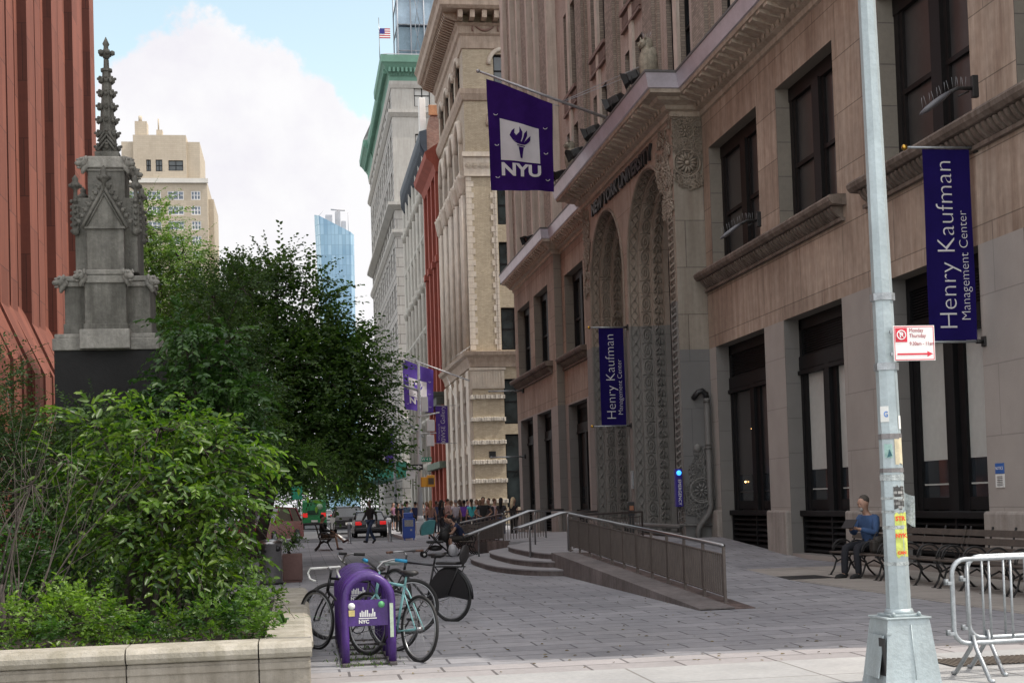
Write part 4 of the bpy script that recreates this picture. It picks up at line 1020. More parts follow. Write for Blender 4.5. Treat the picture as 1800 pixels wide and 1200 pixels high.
def spire(w):
    w.box(cx-.18, cx+.18, cy-.18, cy+.18, 7.0, 7.12, .01)
    n = 8; a = [(.15, 7.12), (.115, 7.6), (.085, 8.0), (.065, 8.38), (.09, 8.39), (.09, 8.43), (.045, 8.44), (.04, 8.58)]
    w.lathe(a, cx, cy, 8, smooth=False)
    for j in range(8):
        t = 2*math.pi*j/8
        for k in range(6):
            z = 7.2+k*.21; r = .148-.085*(z-7.12)/1.3
            w.ball((cx+(r+.02)*math.cos(t), cy+(r+.02)*math.sin(t), z), (.038, .038, .05), 6); w.ball((cx+(r+.05)*math.cos(t), cy+(r+.05)*math.sin(t), z+.03), (.028, .028, .025), 6)
    for k in range(3):
        for s in (-1, 1): w.tube([(cx+s*.13, cy-.17, 7.13+k*.07), (cx, cy-.16, 7.3+k*.08)], .018, 5)
    for j in range(5):
        t = 2*math.pi*j/5; w.ball((cx+.09*math.cos(t), cy+.09*math.sin(t), 8.68), (.05, .05, .045), 6)
    w.lathe([(.05, 8.6), (.07, 8.68), (.04, 8.74), (.035, 8.78), (.055, 8.82), (.03, 8.87), (.005, 8.93)], cx, cy, 8)
mb('spire', spire)
# ------------------------------------------------------------------ vegetation
M_bark = mat('bark', (.06, .048, .04), .95, .4, 6, .6, 30)
M_twig = mat('grey_twig', (.075, .06, .052), .9, .3, 6)
L_dark = leafmat('dark_leaves', (.028, .070, .018), (.10, .175, .045), .5, .42)
L_mid = leafmat('mid_green_leaves', (.022, .066, .016), (.065, .140, .032), .42, .35)
L_bright = leafmat('yellow_green_leaves', (.018, .062, .012), (.125, .205, .024), .4, .42)
L_lime = leafmat('lime_leaves', (.06, .13, .02), (.15, .25, .04), .5, .4)
L_fine = leafmat('fine_green_leaves', (.022, .055, .018), (.075, .135, .036), .55, .3)
L_sunny = leafmat('sunlit_crown_leaves', (.10, .19, .06), (.20, .30, .11), .55, .4)
rng = np.random.default_rng(7)
def unit(v): return v/np.maximum(np.linalg.norm(v, axis=1, keepdims=True), 1e-9)
def leaves_mesh(name, pos, axis, nrm, ln, wd, m, fold=.25):
    """six-point folded leaves"""
    n = len(pos); axis = unit(axis); side = unit(np.cross(nrm, axis)); nrm = np.cross(axis, side)
    ln = ln.reshape(-1, 1); wd = wd.reshape(-1, 1)
    pts = []
    for (u, v, h) in ((0, 0, 0), (.32, -.5, 1), (.72, -.38, .8), (1.0, 0, -.35), (.72, .38, .8), (.32, .5, 1)):
        pts.append(pos+axis*ln*u+side*wd*v+nrm*wd*h*fold)
    V = np.stack(pts, 1).reshape(-1, 3)
    base = (np.arange(n)*6).reshape(-1, 1)
    F = np.concatenate([base+np.array([0, 1, 2, 3]), base+np.array([0, 3, 4, 5])], 1).reshape(-1)
    me = bpy.data.meshes.new(name); me.vertices.add(len(V)); me.vertices.foreach_set('co', V.astype(np.float32).ravel())
    me.loops.add(len(F)); me.loops.foreach_set('vertex_index', F.astype(np.int32))
    me.polygons.add(2*n); me.polygons.foreach_set('loop_start', (np.arange(2*n)*4).astype(np.int32)); me.polygons.foreach_set('loop_total', np.full(2*n, 4, np.int32))
    me.update(calc_edges=True); me.materials.append(m); return me
def twig_leaves(start, direc, length, per, ln, wd, droop=.5, spread=.9, up=.7, jitter=.0, n=None):
    """leaves set alternately along arching twigs. start/direc (T,3); returns pos, axis, normal, ln, wd and the twig polylines"""
    T = len(start); k = per; t = (np.arange(k)+.5)/k
    d = unit(direc); L = length.reshape(-1, 1, 1); tt = t.reshape(1, -1, 1)
    z = np.array([0, 0, 1.0])
    P = start[:, None, :]+d[:, None, :]*L*tt-z*droop*L*tt**2*.5
    tan = d[:, None, :]-z*droop*tt; tan = tan/np.linalg.norm(tan, axis=2, keepdims=True)
    side = np.cross(tan, z+rng.normal(0, .25, (T, 1, 3))); side /= np.linalg.norm(side, axis=2, keepdims=True)
    s = np.where(np.arange(k) % 2 == 0, 1, -1).reshape(1, -1, 1)
    ax = tan*(1-.35*spread)+side*s*spread+rng.normal(0, .18, P.shape)-z*.15
    nr = np.cross(side, tan)*1.0; nr = np.where(nr[..., 2:3] < 0, -nr, nr)*up+rng.normal(0, .38, P.shape)
    sz = rng.uniform(.5, 1.2, (T, k))*(1-.25*t)*rng.uniform(.7, 1.2, (T, 1))
    if jitter: P = P+rng.normal(0, jitter, P.shape)
    return P.reshape(-1, 3), ax.reshape(-1, 3), nr.reshape(-1, 3), (sz*ln).ravel(), (sz*wd).ravel(), P
def clumps_twigs(clumps, T, inner=.35, upbias=.25, power=.6):
    c = np.array(clumps, float); vol = c[:, 3]*c[:, 4]*c[:, 5]; pr = vol**power; pr /= pr.sum()
    idx = rng.choice(len(c), T, p=pr); u = unit(rng.normal(size=(T, 3)))
    rad = rng.uniform(inner**2, 1, T)**.5
    st = c[idx, :3]+u*c[idx, 3:6]*rad[:, None]*.86
    dr = u*np.array([1, 1, .55])+np.array([0, 0, upbias])+rng.normal(0, .45, (T, 3)); return st, dr, idx
def tree(name, label, cat, base, clumps, T, per, ln, wd, lmat, trunk_r=.12, trunk_top=None, tl=.6, droop=.5, spread=.9, group=None, stems=1, branch_n=40, jitter=.0, bark=None, bare=0, upbias=.25, inner=.35, crown_name='crown'):
    root = thing(name, label, cat, base, 0, group)
    st, dr, idx = clumps_twigs(clumps, T, inner, upbias)
    length = rng.uniform(.6, 1.25, T)*tl
    pos, ax, nr, l, w_, P = twig_leaves(st, dr, length, per, ln, wd, droop, spread, jitter=jitter)
    keep = pos[:, 2] > base[2]+.05
    me = leaves_mesh(crown_name, pos[keep], ax[keep], nr[keep], l[keep], w_[keep], lmat)
    link(crown_name, me, root)
    w = MB(); rd = random.Random(int(abs(base[0]*100+base[1]*10)))
    bz = base[2]; c = np.array(clumps); ctr = c[:, :3].mean(0)
    for s in range(stems):
        ox = (rd.random()-.5)*.5*(stems > 1); oy = (rd.random()-.5)*.4*(stems > 1)
        cs = [q for i, q in enumerate(clumps) if i % stems == s] or clumps
        tt = trunk_top if trunk_top else bz+(ctr[2]-bz)*.55
        top = Vector((ctr[0]*.5+(base[0]+ox)*.5, ctr[1]*.5+(base[1]+oy)*.5, tt))
        b0 = Vector((base[0]+ox, base[1]+oy, bz-.05))
        mid = b0.lerp(top, .5)+Vector(((rd.random()-.5)*.15, (rd.random()-.5)*.15, 0))
        w.tube([b0, mid, top], [trunk_r*1.25, trunk_r, trunk_r*.75], 8)
        for q in cs:
            cc = Vector(q[:3]); m1 = top.lerp(cc, .5)+Vector(((rd.random()-.5)*.3*q[3], (rd.random()-.5)*.3*q[3], .1*q[5]))
            w.tube([top, m1, cc], [trunk_r*.55, trunk_r*.35, trunk_r*.18], 6)
    for i in range(min(branch_n, T)):
        q = clumps[idx[i]]; cc = Vector(q[:3]); a = Vector(st[i]); e = Vector(P[i, -1])
        w.tube([cc, cc.lerp(a, .55)+Vector((0, 0, -.04)), a, Vector(P[i, per//2]), e], [trunk_r*.2, trunk_r*.14, trunk_r*.09, trunk_r*.06, .003], 4)
    w.build('trunk', bark or M_bark, root); return root

PLS = 'shrubs filling the stone planter'
# the big drooping yellow green shrub at the centre of the planter
def px(x, y, Y):     # helper used only to note sizes: metres per picture unit at depth Y
    return x, y, Y
tree('arching_shrub', 'large arching shrub with glossy yellow green leaves at the centre of the planter', 'shrub', (-1.6, 14.8, .42),
     [(-1.35, 14.5, 2.45, .40, .4, .18), (-.85, 14.5, 2.25, .32, .4, .2), (-1.85, 14.6, 1.95, .32, .4, .2), (-1.25, 14.2, 1.85, .42, .4, .22), (-.85, 14.6, 1.72, .28, .4, .2), (-1.65, 14.3, 1.45, .36, .4, .2), (-2.0, 14.8, 2.5, .25, .3, .10), (-.72, 14.5, 2.0, .22, .3, .14), (-1.2, 14.3, 1.2, .32, .4, .18), (-2.25, 14.5, 2.15, .22, .3, .08), (-.95, 14.4, 1.3, .25, .3, .15)],
     520, 12, .125, .05, L_bright, .05, 1.3, .62, .95, .8, PLS, 3, 170, upbias=.1, inner=.1)
tree('arching_shrub', 'taller mid green shrub with hanging leaves behind the yellow green shrub', 'shrub', (-1.4, 20.6, .05),
     [(-1.55, 20.5, 3.2, .75, .7, .55), (-.95, 20.6, 2.6, .45, .6, .5), (-1.9, 20.6, 2.4, .6, .6, .6), (-1.2, 20.5, 3.7, .45, .5, .35), (-.85, 20.4, 3.3, .32, .4, .3), (-1.55, 20.4, 4.1, .3, .4, .22), (-1.2, 20.3, 1.9, .55, .5, .45), (-.95, 20.4, 4.0, .22, .3, .15)],
     760, 13, .125, .06, L_mid, .06, 2.0, .55, .9, .8, None, 3, 110, upbias=.1, inner=.2)
tree('dark_yew', 'dense dark green small leaved bush rising behind the planter at the far left', 'shrub', (-4.2, 19.4, .42),
     [(-4.2, 19.3, 2.6, 1.0, .8, .9), (-3.5, 19.3, 1.9, .8, .8, .8), (-4.5, 19.0, 1.5, .9, .8, .8), (-2.75, 19.6, 1.6, .7, .6, .7), (-3.9, 19.2, 3.4, .45, .5, .4), (-2.7, 19.4, 2.7, .5, .5, .4)],
     1700, 16, .062, .03, L_fine, .05, 1.4, .5, .35, .8, None, 4, 160, upbias=.3)
tree('leafy_shrub', 'loose mid green leafy shrub low at the far left of the planter', 'shrub', (-3.0, 14.6, .42),
     [(-3.1, 14.5, 1.15, .6, .5, .5), (-2.6, 14.7, .95, .55, .5, .4), (-3.4, 14.8, 1.5, .4, .5, .35), (-2.3, 15.2, 1.35, .4, .4, .35)],
     380, 11, .085, .045, L_mid, .03, .9, .42, .5, .85, PLS, 3, 60)
tree('leafy_shrub', 'small lime green shrub low in front of the big shrub', 'shrub', (-2.05, 13.3, .42),
     [(-2.05, 13.3, .72, .42, .35, .26), (-1.75, 13.3, .62, .3, .3, .2), (-2.35, 13.5, .7, .3, .3, .2)],
     210, 10, .07, .038, L_lime, .02, .6, .26, .3, .85, PLS, 3, 40)
tree('leafy_shrub', 'lowest dark leafy undergrowth shrub under the big arching shrub', 'shrub', (-1.0, 16.4, .42),
     [(-1.1, 16.3, .85, .75, .5, .42), (-.95, 16.2, .85, .3, .4, .35), (-1.7, 16.3, .9, .5, .5, .4)],
     420, 10, .085, .045, L_dark, .02, .6, .35, .5, .85, PLS, 3, 40)
tree('bare_shrub', 'thin bare grey stemmed shrub with few leaves at the left edge of the planter', 'shrub', (-2.85, 13.4, .42),
     [(-3.0, 13.4, 1.6, .35, .3, .8), (-2.4, 13.5, 1.9, .45, .3, .45)], 46, 5, .045, .025, L_fine, .022, 1.0, .5, -.1, .8, PLS, 4, 46, bark=M_twig, upbias=1.2)
w = MB(); rd = random.Random(4)
bt = thing('leafless_shrub', 'tangle of leafless grey stems rising at the left edge of the planter', 'shrub', (-2.9, 13.6, .42))
for i in range(17):
    b0 = Vector((-2.95+rd.random()*.5, 13.3+rd.random()*.5, .4)); p = b0.copy(); d = Vector((rd.uniform(-.35, .5), rd.uniform(-.2, .2), 1.0)).normalized(); pts = [p.copy()]; L = rd.uniform(1.1, 2.0)
    for k in range(7):
        d = (d+Vector((rd.uniform(-.16, .22), rd.uniform(-.15, .15), rd.uniform(-.08, .04)))).normalized(); p = p+d*L/7; pts.append(p.copy())
        if k > 2 and rd.random() < .7:
            q = p.copy(); e = (d+Vector((rd.uniform(-.8, .8), rd.uniform(-.5, .5), .2))).normalized(); w.tube([q, q+e*.2, q+e*.38+Vector((0, 0, .05))], [.004, .003, .001], 4)
    w.tube(pts, [.009-.001*k for k in range(8)], 5)
w.build('stem_tangle', M_twig, bt)
# strap-leaved clump and the small plants along the wall
def rosette_plant(name, label, loc, n, ln, wd, m, group=None, tall=.6):
    root = thing(name, label, 'plant', loc, 0, group)
    a = rng.uniform(0, 2*np.pi, n); up = rng.uniform(.3, 1.4, n)*tall*2
    ax = np.stack([np.cos(a), np.sin(a), up], 1); pos = np.array(loc)+np.stack([np.cos(a), np.sin(a), 0*a], 1)*rng.uniform(0, .05, (n, 1)); 
    k = 4; P = []; A = []; N = []
    L = rng.uniform(.6, 1.1, n)*ln
    w = MB()
    for i in range(n):
        p = Vector(pos[i]); d = Vector(ax[i]).normalized(); s = d.cross(Vector((0, 0, 1))).normalized(); vs = []
        for j in range(6):
            t = j/5; ww = wd*(.5+1.2*t)*(1-t)**.6*.8+.001; vs += [tuple(p-s*ww), tuple(p+s*ww)]
            p = p+d*L[i]/5; d = (d+Vector((0, 0, -.22))).normalized()
        w.add(vs, [(2*j, 2*j+1, 2*j+3, 2*j+2) for j in range(5)], smooth=True)
    w.build('leaf_blade_tuft', m, root); return root
rosette_plant('strap_leaf_plant', 'tall clump of strap shaped dark leaves at the right end of the planter', (-.72, 14.6, .42), 34, .6, .018, L_mid, None, 1.3)
rosette_plant('broad_leaf_plant', 'broad leaved plant drooping over the right corner coping of the planter', (-.16, 13.95, .5), 12, .42, .026, L_mid, None, .4)
gl = ['upright leafy stem plant', 'bushy little plant']
locs = [(-.42, 12.75), (-.58, 13.0), (-.36, 13.3), (-.8, 12.85), (-.95, 13.2), (-1.15, 12.8), (-.48, 13.9), (-1.35, 13.1), (-.66, 13.7), (-2.5, 12.85), (-2.75, 12.9), (-1.62, 12.75), (-.35, 12.55), (-2.15, 12.8), (-.30, 14.4)]
desc = ['nearest the inner corner of the coping', 'just left of the corner plant', 'by the side coping behind the corner', 'in the middle of the corner group', 'behind the corner group', 'left of the corner group', 'farther back along the side coping', 'below the big arching shrub', 'behind the corner, beside the strap leaves', 'near the left edge of the frame', 'at the very left edge of the frame', 'in front of the lime green shrub', 'leaning on the corner coping', 'left of the lime green shrub', 'farthest back along the side coping']
for i, (x, y) in enumerate(locs):
    m = (L_lime, L_mid, L_bright)[i % 3]; h = .08+.24*rnd.random()**1.5
    tree('small_plant', 'low %s plant %s' % (('lime green', 'mid green', 'yellow green')[i % 3], desc[i]), 'plant', (x, y, .43), [(x, y, .48+h, .13, .13, h)], 34, 8, .058, .03, m, .006, .5, .13, .4, .9, 'small plants along the planter wall', 1, 14, upbias=.7, crown_name='foliage')
tree('arching_shrub', 'wispy pale shrub throwing long arching yellow green shoots above the large shrub', 'shrub', (-1.3, 14.4, .42),
     [(-1.5, 14.4, 2.35, .35, .3, .2), (-.85, 14.3, 2.2, .25, .3, .15), (-1.1, 14.1, 1.6, .4, .3, .3)], 34, 20, .115, .045, L_lime, .02, 1.6, 1.0, 1.1, .75, PLS, 3, 34, upbias=.55)
tree('leafy_shrub', 'dark leafy shrub covering the lower part of the monument pedestal', 'shrub', (-2.8, 21.0, .05),
     [(-3.0, 21, 2.75, .5, .35, .4), (-2.35, 21, 2.5, .5, .35, .45), (-3.5, 21, 2.3, .45, .4, .5), (-2.9, 21, 1.8, .8, .4, .6)], 620, 12, .085, .042, L_fine, .04, 1.6, .45, .4, .85, None, 3, 70)
N = 170; pos = np.stack([rng.uniform(-.1, 6.5, N), 13.2+rng.beta(1, 3, N)*18, np.full(N, .006)], 1)
a = rng.uniform(0, 6.28, N); ax = np.stack([np.cos(a), np.sin(a), np.full(N, .05)], 1); nr = np.stack([rng.normal(0, .15, N), rng.normal(0, .15, N), np.ones(N)], 1)
o = link('fallen_leaves', leaves_mesh('fallen_leaves', pos, ax, nr, rng.uniform(.025, .06, N), rng.uniform(.015, .03, N), leafmat('dry_leaves', (.10, .07, .03), (.22, .16, .05), .8, .1))); tag(o, 'scattered dry fallen leaves and litter on the plaza paving', 'fallen leaves', kind='stuff')
# creeping ground cover: uncountable
N = 4600; pos = np.stack([rng.uniform(-9, -.3, N), 12.42+rng.beta(1, 2.2, N)*5.5, np.full(N, .46)+rng.uniform(0, .07, N)], 1)
a = rng.uniform(0, 6.28, N); ax = np.stack([np.cos(a), np.sin(a), rng.uniform(.1, .9, N)], 1); nr = np.stack([rng.normal(0, .4, N), rng.normal(0, .4, N), np.ones(N)], 1)
o = link('ground_cover', leaves_mesh('ground_cover', pos, ax, nr, rng.uniform(.03, .075, N), rng.uniform(.015, .035, N), L_bright)); tag(o, 'low green ground cover creeping over the planter soil', 'ground cover', kind='stuff')
N = 9000; pos = np.stack([rng.uniform(-9, -1.7, N), rng.uniform(20.4, 46, N), np.full(N, .05)+rng.uniform(0, .35, N)], 1)
a = rng.uniform(0, 6.28, N); ax = np.stack([np.cos(a), np.sin(a), rng.uniform(.1, .9, N)], 1); nr = np.stack([rng.normal(0, .4, N), rng.normal(0, .4, N), np.ones(N)], 1)
o = link('undergrowth', leaves_mesh('undergrowth', pos, ax, nr, rng.uniform(.06, .14, N), rng.uniform(.03, .07, N), L_dark)); tag(o, 'dark undergrowth covering the garden bed behind the planter', 'ground cover', kind='stuff')
N = 260; pos = np.stack([rng.normal(.64, .16, N), rng.choice([14.4, 14.95, 15.5, 16.1], N)+rng.normal(0, .07, N), np.full(N, .003)], 1)
a = rng.uniform(0, 6.28, N); ax = np.stack([np.cos(a), np.sin(a), rng.uniform(.4, 2.5, N)], 1); nr = np.stack([rng.normal(0, 1, N), rng.normal(0, 1, N), np.ones(N)], 1)
o = link('weeds', leaves_mesh('weeds', pos, ax, nr, rng.uniform(.02, .06, N), rng.uniform(.006, .014, N), L_bright)); tag(o, 'sparse green weeds growing between the pavers under the purple rack', 'weeds', kind='stuff')
# trees of the garden
tree('street_tree', 'large dark green tree spreading over the plaza towards the street', 'tree', (-1.4, 42, 0),
     [(-1.9, 42, 6.6, 1.9, 2, 1.4), (-.2, 42, 5.6, 2.0, 2, 1.4), (1.2, 42, 4.9, 1.5, 1.6, 1.1), (1.5, 42.3, 4.0, .9, 1.3, .8), (-.8, 41, 4.0, 2.4, 1.8, 1.1), (-1.4, 43, 8.1, .9, 1.3, .7), (.6, 42.5, 6.4, 1.1, 1.3, .7), (1.1, 41.5, 3.2, 1.7, 1.5, .7), (-2.8, 42, 5, 1.8, 1.8, 1.4), (-1.4, 42.5, 7.9, 1.0, 1.2, .7), (-.5, 42.2, 8.5, .7, .9, .5), (.5, 42.2, 7.5, .8, .9, .45), (1.6, 42.4, 6.3, .7, .9, .3), (2.0, 42, 4.9, .5, .8, .22), (2.1, 42, 6.0, .4, .7, .14), (1.8, 42.2, 3.3, .6, .9, .35), (1.4, 42, 5.9, .9, 1.2, .5), (.4, 42.3, 8.3, .45, .6, .16), (1.7, 42, 2.9, .9, 1, .3)],
     4000, 14, .165, .105, L_dark, .17, 3.2, 1.3, .45, .9, 'trees of the plaza garden', 1, 170, upbias=.28)
tree('street_tree', 'dark small leaved tree with slender trunks behind the rubbish bin', 'tree', (-1.35, 35.5, 0),
     [(-1.6, 35.5, 3.3, 1.4, 1.2, .8), (-.6, 35.6, 2.7, 1.1, 1.1, .5), (-2.2, 35.5, 4.2, 1.2, 1.2, .8), (.2, 35.7, 2.6, .9, .9, .4)],
     1500, 13, .10, .055, L_dark, .07, 2.0, .7, .4, .85, 'trees of the plaza garden', 3, 90)
tree('street_tree', 'mid green fine leaved tree just right of the stone monument', 'tree', (-3.0, 31, 0),
     [(-2.7, 31, 4.9, .9, 1, .7), (-1.6, 31, 5.1, .95, 1, .85), (-1.7, 31, 6.2, .5, .8, .45), (-1.2, 31, 4.1, .9, 1, .9), (-2.4, 31, 4.2, 1.2, 1, 1.1), (-1.9, 31, 3.0, 1.4, 1, 1), (-1.1, 31.2, 6.4, .5, .6, .45)],
     1900, 14, .085, .045, L_fine, .09, 3.2, .75, .2, .85, 'trees of the plaza garden', 2, 120, upbias=.4)
tree('street_tree', 'dark tree standing behind the left shrubs in front of the library', 'tree', (-5.6, 33, 0),
     [(-5.4, 33, 2.4, 1.5, 1.2, 1.3), (-4.4, 33, 1.8, 1.4, 1.2, 1.3), (-6.6, 33, 3.0, 1.2, 1.2, 1.2), (-3.3, 33, 2.2, 1.2, 1.2, 1.4)],
     1500, 13, .10, .055, L_fine, .09, 2, .7, .3, .85, 'trees of the plaza garden', 2, 60)
tree('honey_locust', 'feathery light green tree sunlit behind the monument in front of the tan apartments', 'tree', (-6.6, 70, 0),
     [(-7.0, 70, 15.5, 1.7, 1.8, 1.4), (-5.4, 70, 13.9, 1.6, 1.8, 1.0), (-6.6, 70, 12.6, 2.6, 2, 1.7), (-5.0, 70, 11.4, 2.2, 2, 1.6), (-7.6, 70, 13, 1.5, 1.6, 1.3), (-3.6, 70, 9.8, 2.2, 2, 1.6), (-6, 70, 9.5, 3, 2, 2)],
     2600, 16, .17, .085, L_sunny, .25, 7, 1.5, .5, .9, None, 1, 100)
tree('street_tree', 'leafy tree far along the left pavement beyond the parked cars', 'tree', (-6.5, 100, 0), [(-6, 100, 8, 4, 3.5, 3), (-3.4, 100, 6.2, 2.6, 2.6, 1.9)], 1300, 14, .24, .14, L_mid, .25, 4, 1.8, .3, .9, 'trees along the far street', 1, 20)
tree('street_tree', 'leafy tree farther along the left pavement, second beyond the parked cars', 'tree', (-5.5, 150, 0), [(-4.5, 150, 8.5, 4.5, 4, 3.6), (0, 150, 6.5, 4, 3.5, 2.2)], 1200, 14, .34, .2, L_mid, .3, 4, 2.4, .3, .9, 'trees along the far street', 1, 20)
tree('street_tree', 'leafy tree closing the far end of the street', 'tree', (3, 330, 0), [(-8, 330, 9, 12, 6, 6), (5, 330, 8, 12, 6, 6), (16, 330, 9, 8, 6, 6)], 1800, 12, .9, .5, L_mid, .5, 5, 5, .3, .9, 'trees along the far street', 1, 20)
# ------------------------------------------------------------------ entrance terrace: round steps, ramps and railings
M_step = mat('brown_granite', (.17, .15, .145), .75, .35, 1.2, .4, 30, streak=.6)
M_stept = mat('granite_tread', (.27, .26, .265), .8, .16, 1.5, .2, 30)
M_ramp = mat('red_brown_granite', (.14, .10, .09), .75, .45, 1.2, .4, 25, streak=.9)
M_bal = mat('dark_bronze_baluster', (.115, .095, .085), .45, .2, 5, metal=.4)
ET = thing('entrance_terrace', 'brown granite terrace with three rounded steps and two low ramps before the arched portal', 'steps', (8, 37, 0))
front = [(5.5, 29.6), (5.0, 30.1), (4.62, 31.3), (4.42, 33), (4.4, 35), (4.45, 37), (4.65, 38.8), (5.1, 40.4), (5.8, 41.7), (6.6, 42.5)]
def inset(k):
    d = .52*k; return [(x+d*(1 if i < 8 else .7), y+(d*.9 if i < 2 else 0)-(d*.5 if i > 6 else 0)+(d*.35 if i == 2 else 0)) for i, (x, y) in enumerate(front)]
def smooth(pts, n=5):
    out = []
    for i in range(len(pts)-1):
        p0 = Vector(pts[max(i-1, 0)]); p1 = Vector(pts[i]); p2 = Vector(pts[i+1]); p3 = Vector(pts[min(i+2, len(pts)-1)])
        for k in range(n):
            t = k/n; out.append(tuple(.5*((2*p1)+(-p0+p2)*t+(2*p0-5*p1+4*p2-p3)*t*t+(-p0+3*p1-3*p2+p3)*t**3)))
    return out+[tuple(pts[-1])]
for k in range(3):
    c = smooth(inset(k)); z1 = .135*(k+1)
    poly = c+[(8.2, 42.5), (8.2, 29.6+.5*k)]
    w = MB(); poly = poly[::-1]
    w.prism(poly, 0 if k == 0 else z1-.134, z1-.03, mi=0)
    c2 = [(x-.025*(1 if True else 0), y) for x, y in poly]; w.prism(c2, z1-.0299, z1, mi=1)
    w.build('step', [M_step, M_stept], ET)
w = MB(); w.box(8.2, 11.08, 39.5, 42.5, 0, .40); w.box(6.25, 11.08, 42.5, 53.2, 0, .40); w.build('landing', M_stept, ET)
def ramp_part(x0, x1, ya, yb, za, zb, name, m, top=0):
    w = MB(); sl_ = lambda x, y: za+(zb-za)*(y-ya)/(yb-ya)
    w.prism([(x0, ya), (x1, ya), (x1, yb), (x0, yb)], -.02, lambda x, y: sl_(x, y)+top, 0); return w.build(name, m, ET)
ramp_part(5.5, 6.3, 19.3, 31.0, .0, .42, 'ramp_kerb', M_ramp, .012)
ramp_part(5.49, 6.0, 19.3, 31.0, .0, .42, 'ramp_coping', M_step, .03)
ramp_part(6.3, 8.2, 19.3, 31.6, .0, .40, 'ramp', M_paving)
ramp_part(8.2, 11.95, 32.5, 39.5, .0, .40, 'side_slope', M_paving, .005)
ramp_part(5.6, 6.3, 42.6, 55, .40, .0, 'ramp_kerb', M_ramp, .03); ramp_part(6.3, 8.0, 53.21, 60, .40, .0, 'ramp', M_stept)
def baluster_rail(name, label, x, ya, yb, zf, hf, post=1.05, dens=.105):
    r = thing(name, label, 'railing', (x, (ya+yb)/2, 0))
    w = MB(); w.tube([(x, ya, zf(ya)+hf), (x, yb, zf(yb)+hf)], .03, 8); w.build('top_rail', M_steel, r)
    w = MB(); w.box
    for dz in (hf-.13, .12):
        w.tube([(x, ya, zf(ya)+dz), (x, yb, zf(yb)+dz)], .016, 4)
    n = int(abs(yb-ya)/dens)
    for i in range(n+1):
        y = ya+(yb-ya)*i/n; w.box(x-.012, x+.012, y-.011, y+.011, zf(y)+.12, zf(y)+hf-.13)
    w.build('baluster_panel', M_bal, r)
    n = max(2, int(abs(yb-ya)/post))
    for i in range(n+1):
        y = ya+(yb-ya)*i/n; w = MB(); w.box(x-.02, x+.02, y-.022, y+.022, zf(y)-.02, zf(y)+hf-.02); w.box(x-.05, x+.05, y-.05, y+.05, zf(y)-.01, zf(y)+.02); w.build('post', M_bal, r)
    return r
z1f = lambda y: max(0, .42*(y-19.3)/11.7)
baluster_rail('ramp_railing', 'long sloping steel railing with dense bars along the near ramp', 6.08, 20.0, 31.8, z1f, .84)
baluster_rail('ramp_railing', 'railing with dense bars along the far ramp beyond the round steps', 6.15, 43.0, 54.6, lambda y: .40*(55-y)/12.4, .84)
rr = thing('terrace_railing', 'short level railing behind the far handrail of the round steps', 'railing', (7, 43, .4))
w = MB(); w.tube([(6.2, 43.0, 1.26), (6.2, 43.0, 1.3), (7.9, 45.5, 1.3), (7.9, 45.5, .4)], .028, 6); w.build('top_rail', M_steel, rr)
w = MB()
for i in range(15): t = i/15; w.box(6.2+1.7*t-.01, 6.2+1.7*t+.01, 43+2.5*t-.01, 43+2.5*t+.01, .45, 1.28)
w.build('baluster_panel', M_bal, rr)
rr2 = thing('terrace_railing', 'short dark railing with dense bars at the top of the near ramp', 'railing', (7.2, 32, .4))
w = MB(); w.tube([(6.1, 31.9, 1.22), (6.2, 32.1, 1.24), (8.6, 35.2, 1.24), (8.6, 35.2, .4)], .028, 6); w.build('top_rail', M_bal, rr2)
w = MB()
for i in range(24): t = i/24; w.box(6.2+2.4*t-.01, 6.2+2.4*t+.01, 32.1+3.1*t-.01, 32.1+3.1*t+.01, .5, 1.15)
w.tube([(6.2, 32.1, .5), (8.6, 35.2, .5)], .012, 4); w.tube([(6.2, 32.1, 1.12), (8.6, 35.2, 1.12)], .012, 4); w.build('baluster_panel', M_bal, rr2)
def handrail(label, y, xa, za, xb, zb, xe):
    r = thing('step_handrail', label, 'handrail', (xa, y, 0), 0, 'handrails of the round steps'); w = MB(); pts = []
    for s, ys in ((1, .16), (-1, -.16)):
        run = [(xe, y+ys, zb), (xb, y+ys, zb), (xa+.12, y+ys, za+.02)]
        pts += run if s == 1 else run[::-1]
        if s == 1: pts += [(xa+.03, y+.11, za), (xa, y, za-.01), (xa+.03, y-.11, za)]
    w.tube(pts, .03, 6); w.build('rail', M_steel, r)
    for (x, z0) in ((xa+.38, .135), (xb+.15, .405)):
        zt = za+(zb-za)*(x-xa)/(xb-xa) if x < xb else zb
        for s in (1, -1):
            w = MB(); w.tube([(x, y+s*.05, z0-.02), (x, y+s*.05, zt-.12), (x+.03, y+s*.1, zt-.04), (x+.05, y+s*.16, zt)], .018, 6); w.build('post', M_steel, r)
handrail('nearer looped steel handrail crossing the round steps', 33.2, 5.0, .96, 6.15, 1.30, 7.0)
handrail('farther looped steel handrail crossing the round steps', 38.6, 4.45, .72, 6.25, 1.33, 7.2)
# black dark mats beside the ramp
g = MB(); g.box(7.6, 9.8, 25.2, 26.3, -.01, .012); tag(g.build('floor_grating', M_black), 'dark rectangular floor grating between the ramp and the benches', 'grating')
fg = thing('floor_grating', 'brown slotted iron grating in the pavement behind the crowd barriers', 'grating', (6.7, 12.3, 0))
w = MB(); w.box(5.75, 7.6, 12.05, 12.62, 0, .006); w.build('pit', M_black, fg)
w = MB()
for i in range(38): w.box(5.76+i*.0485, 5.785+i*.0485, 12.06, 12.61, .004, .014)
w.build('slot_grid', mat('brown_iron', (.12, .10, .08), .7, .3, 6), fg)

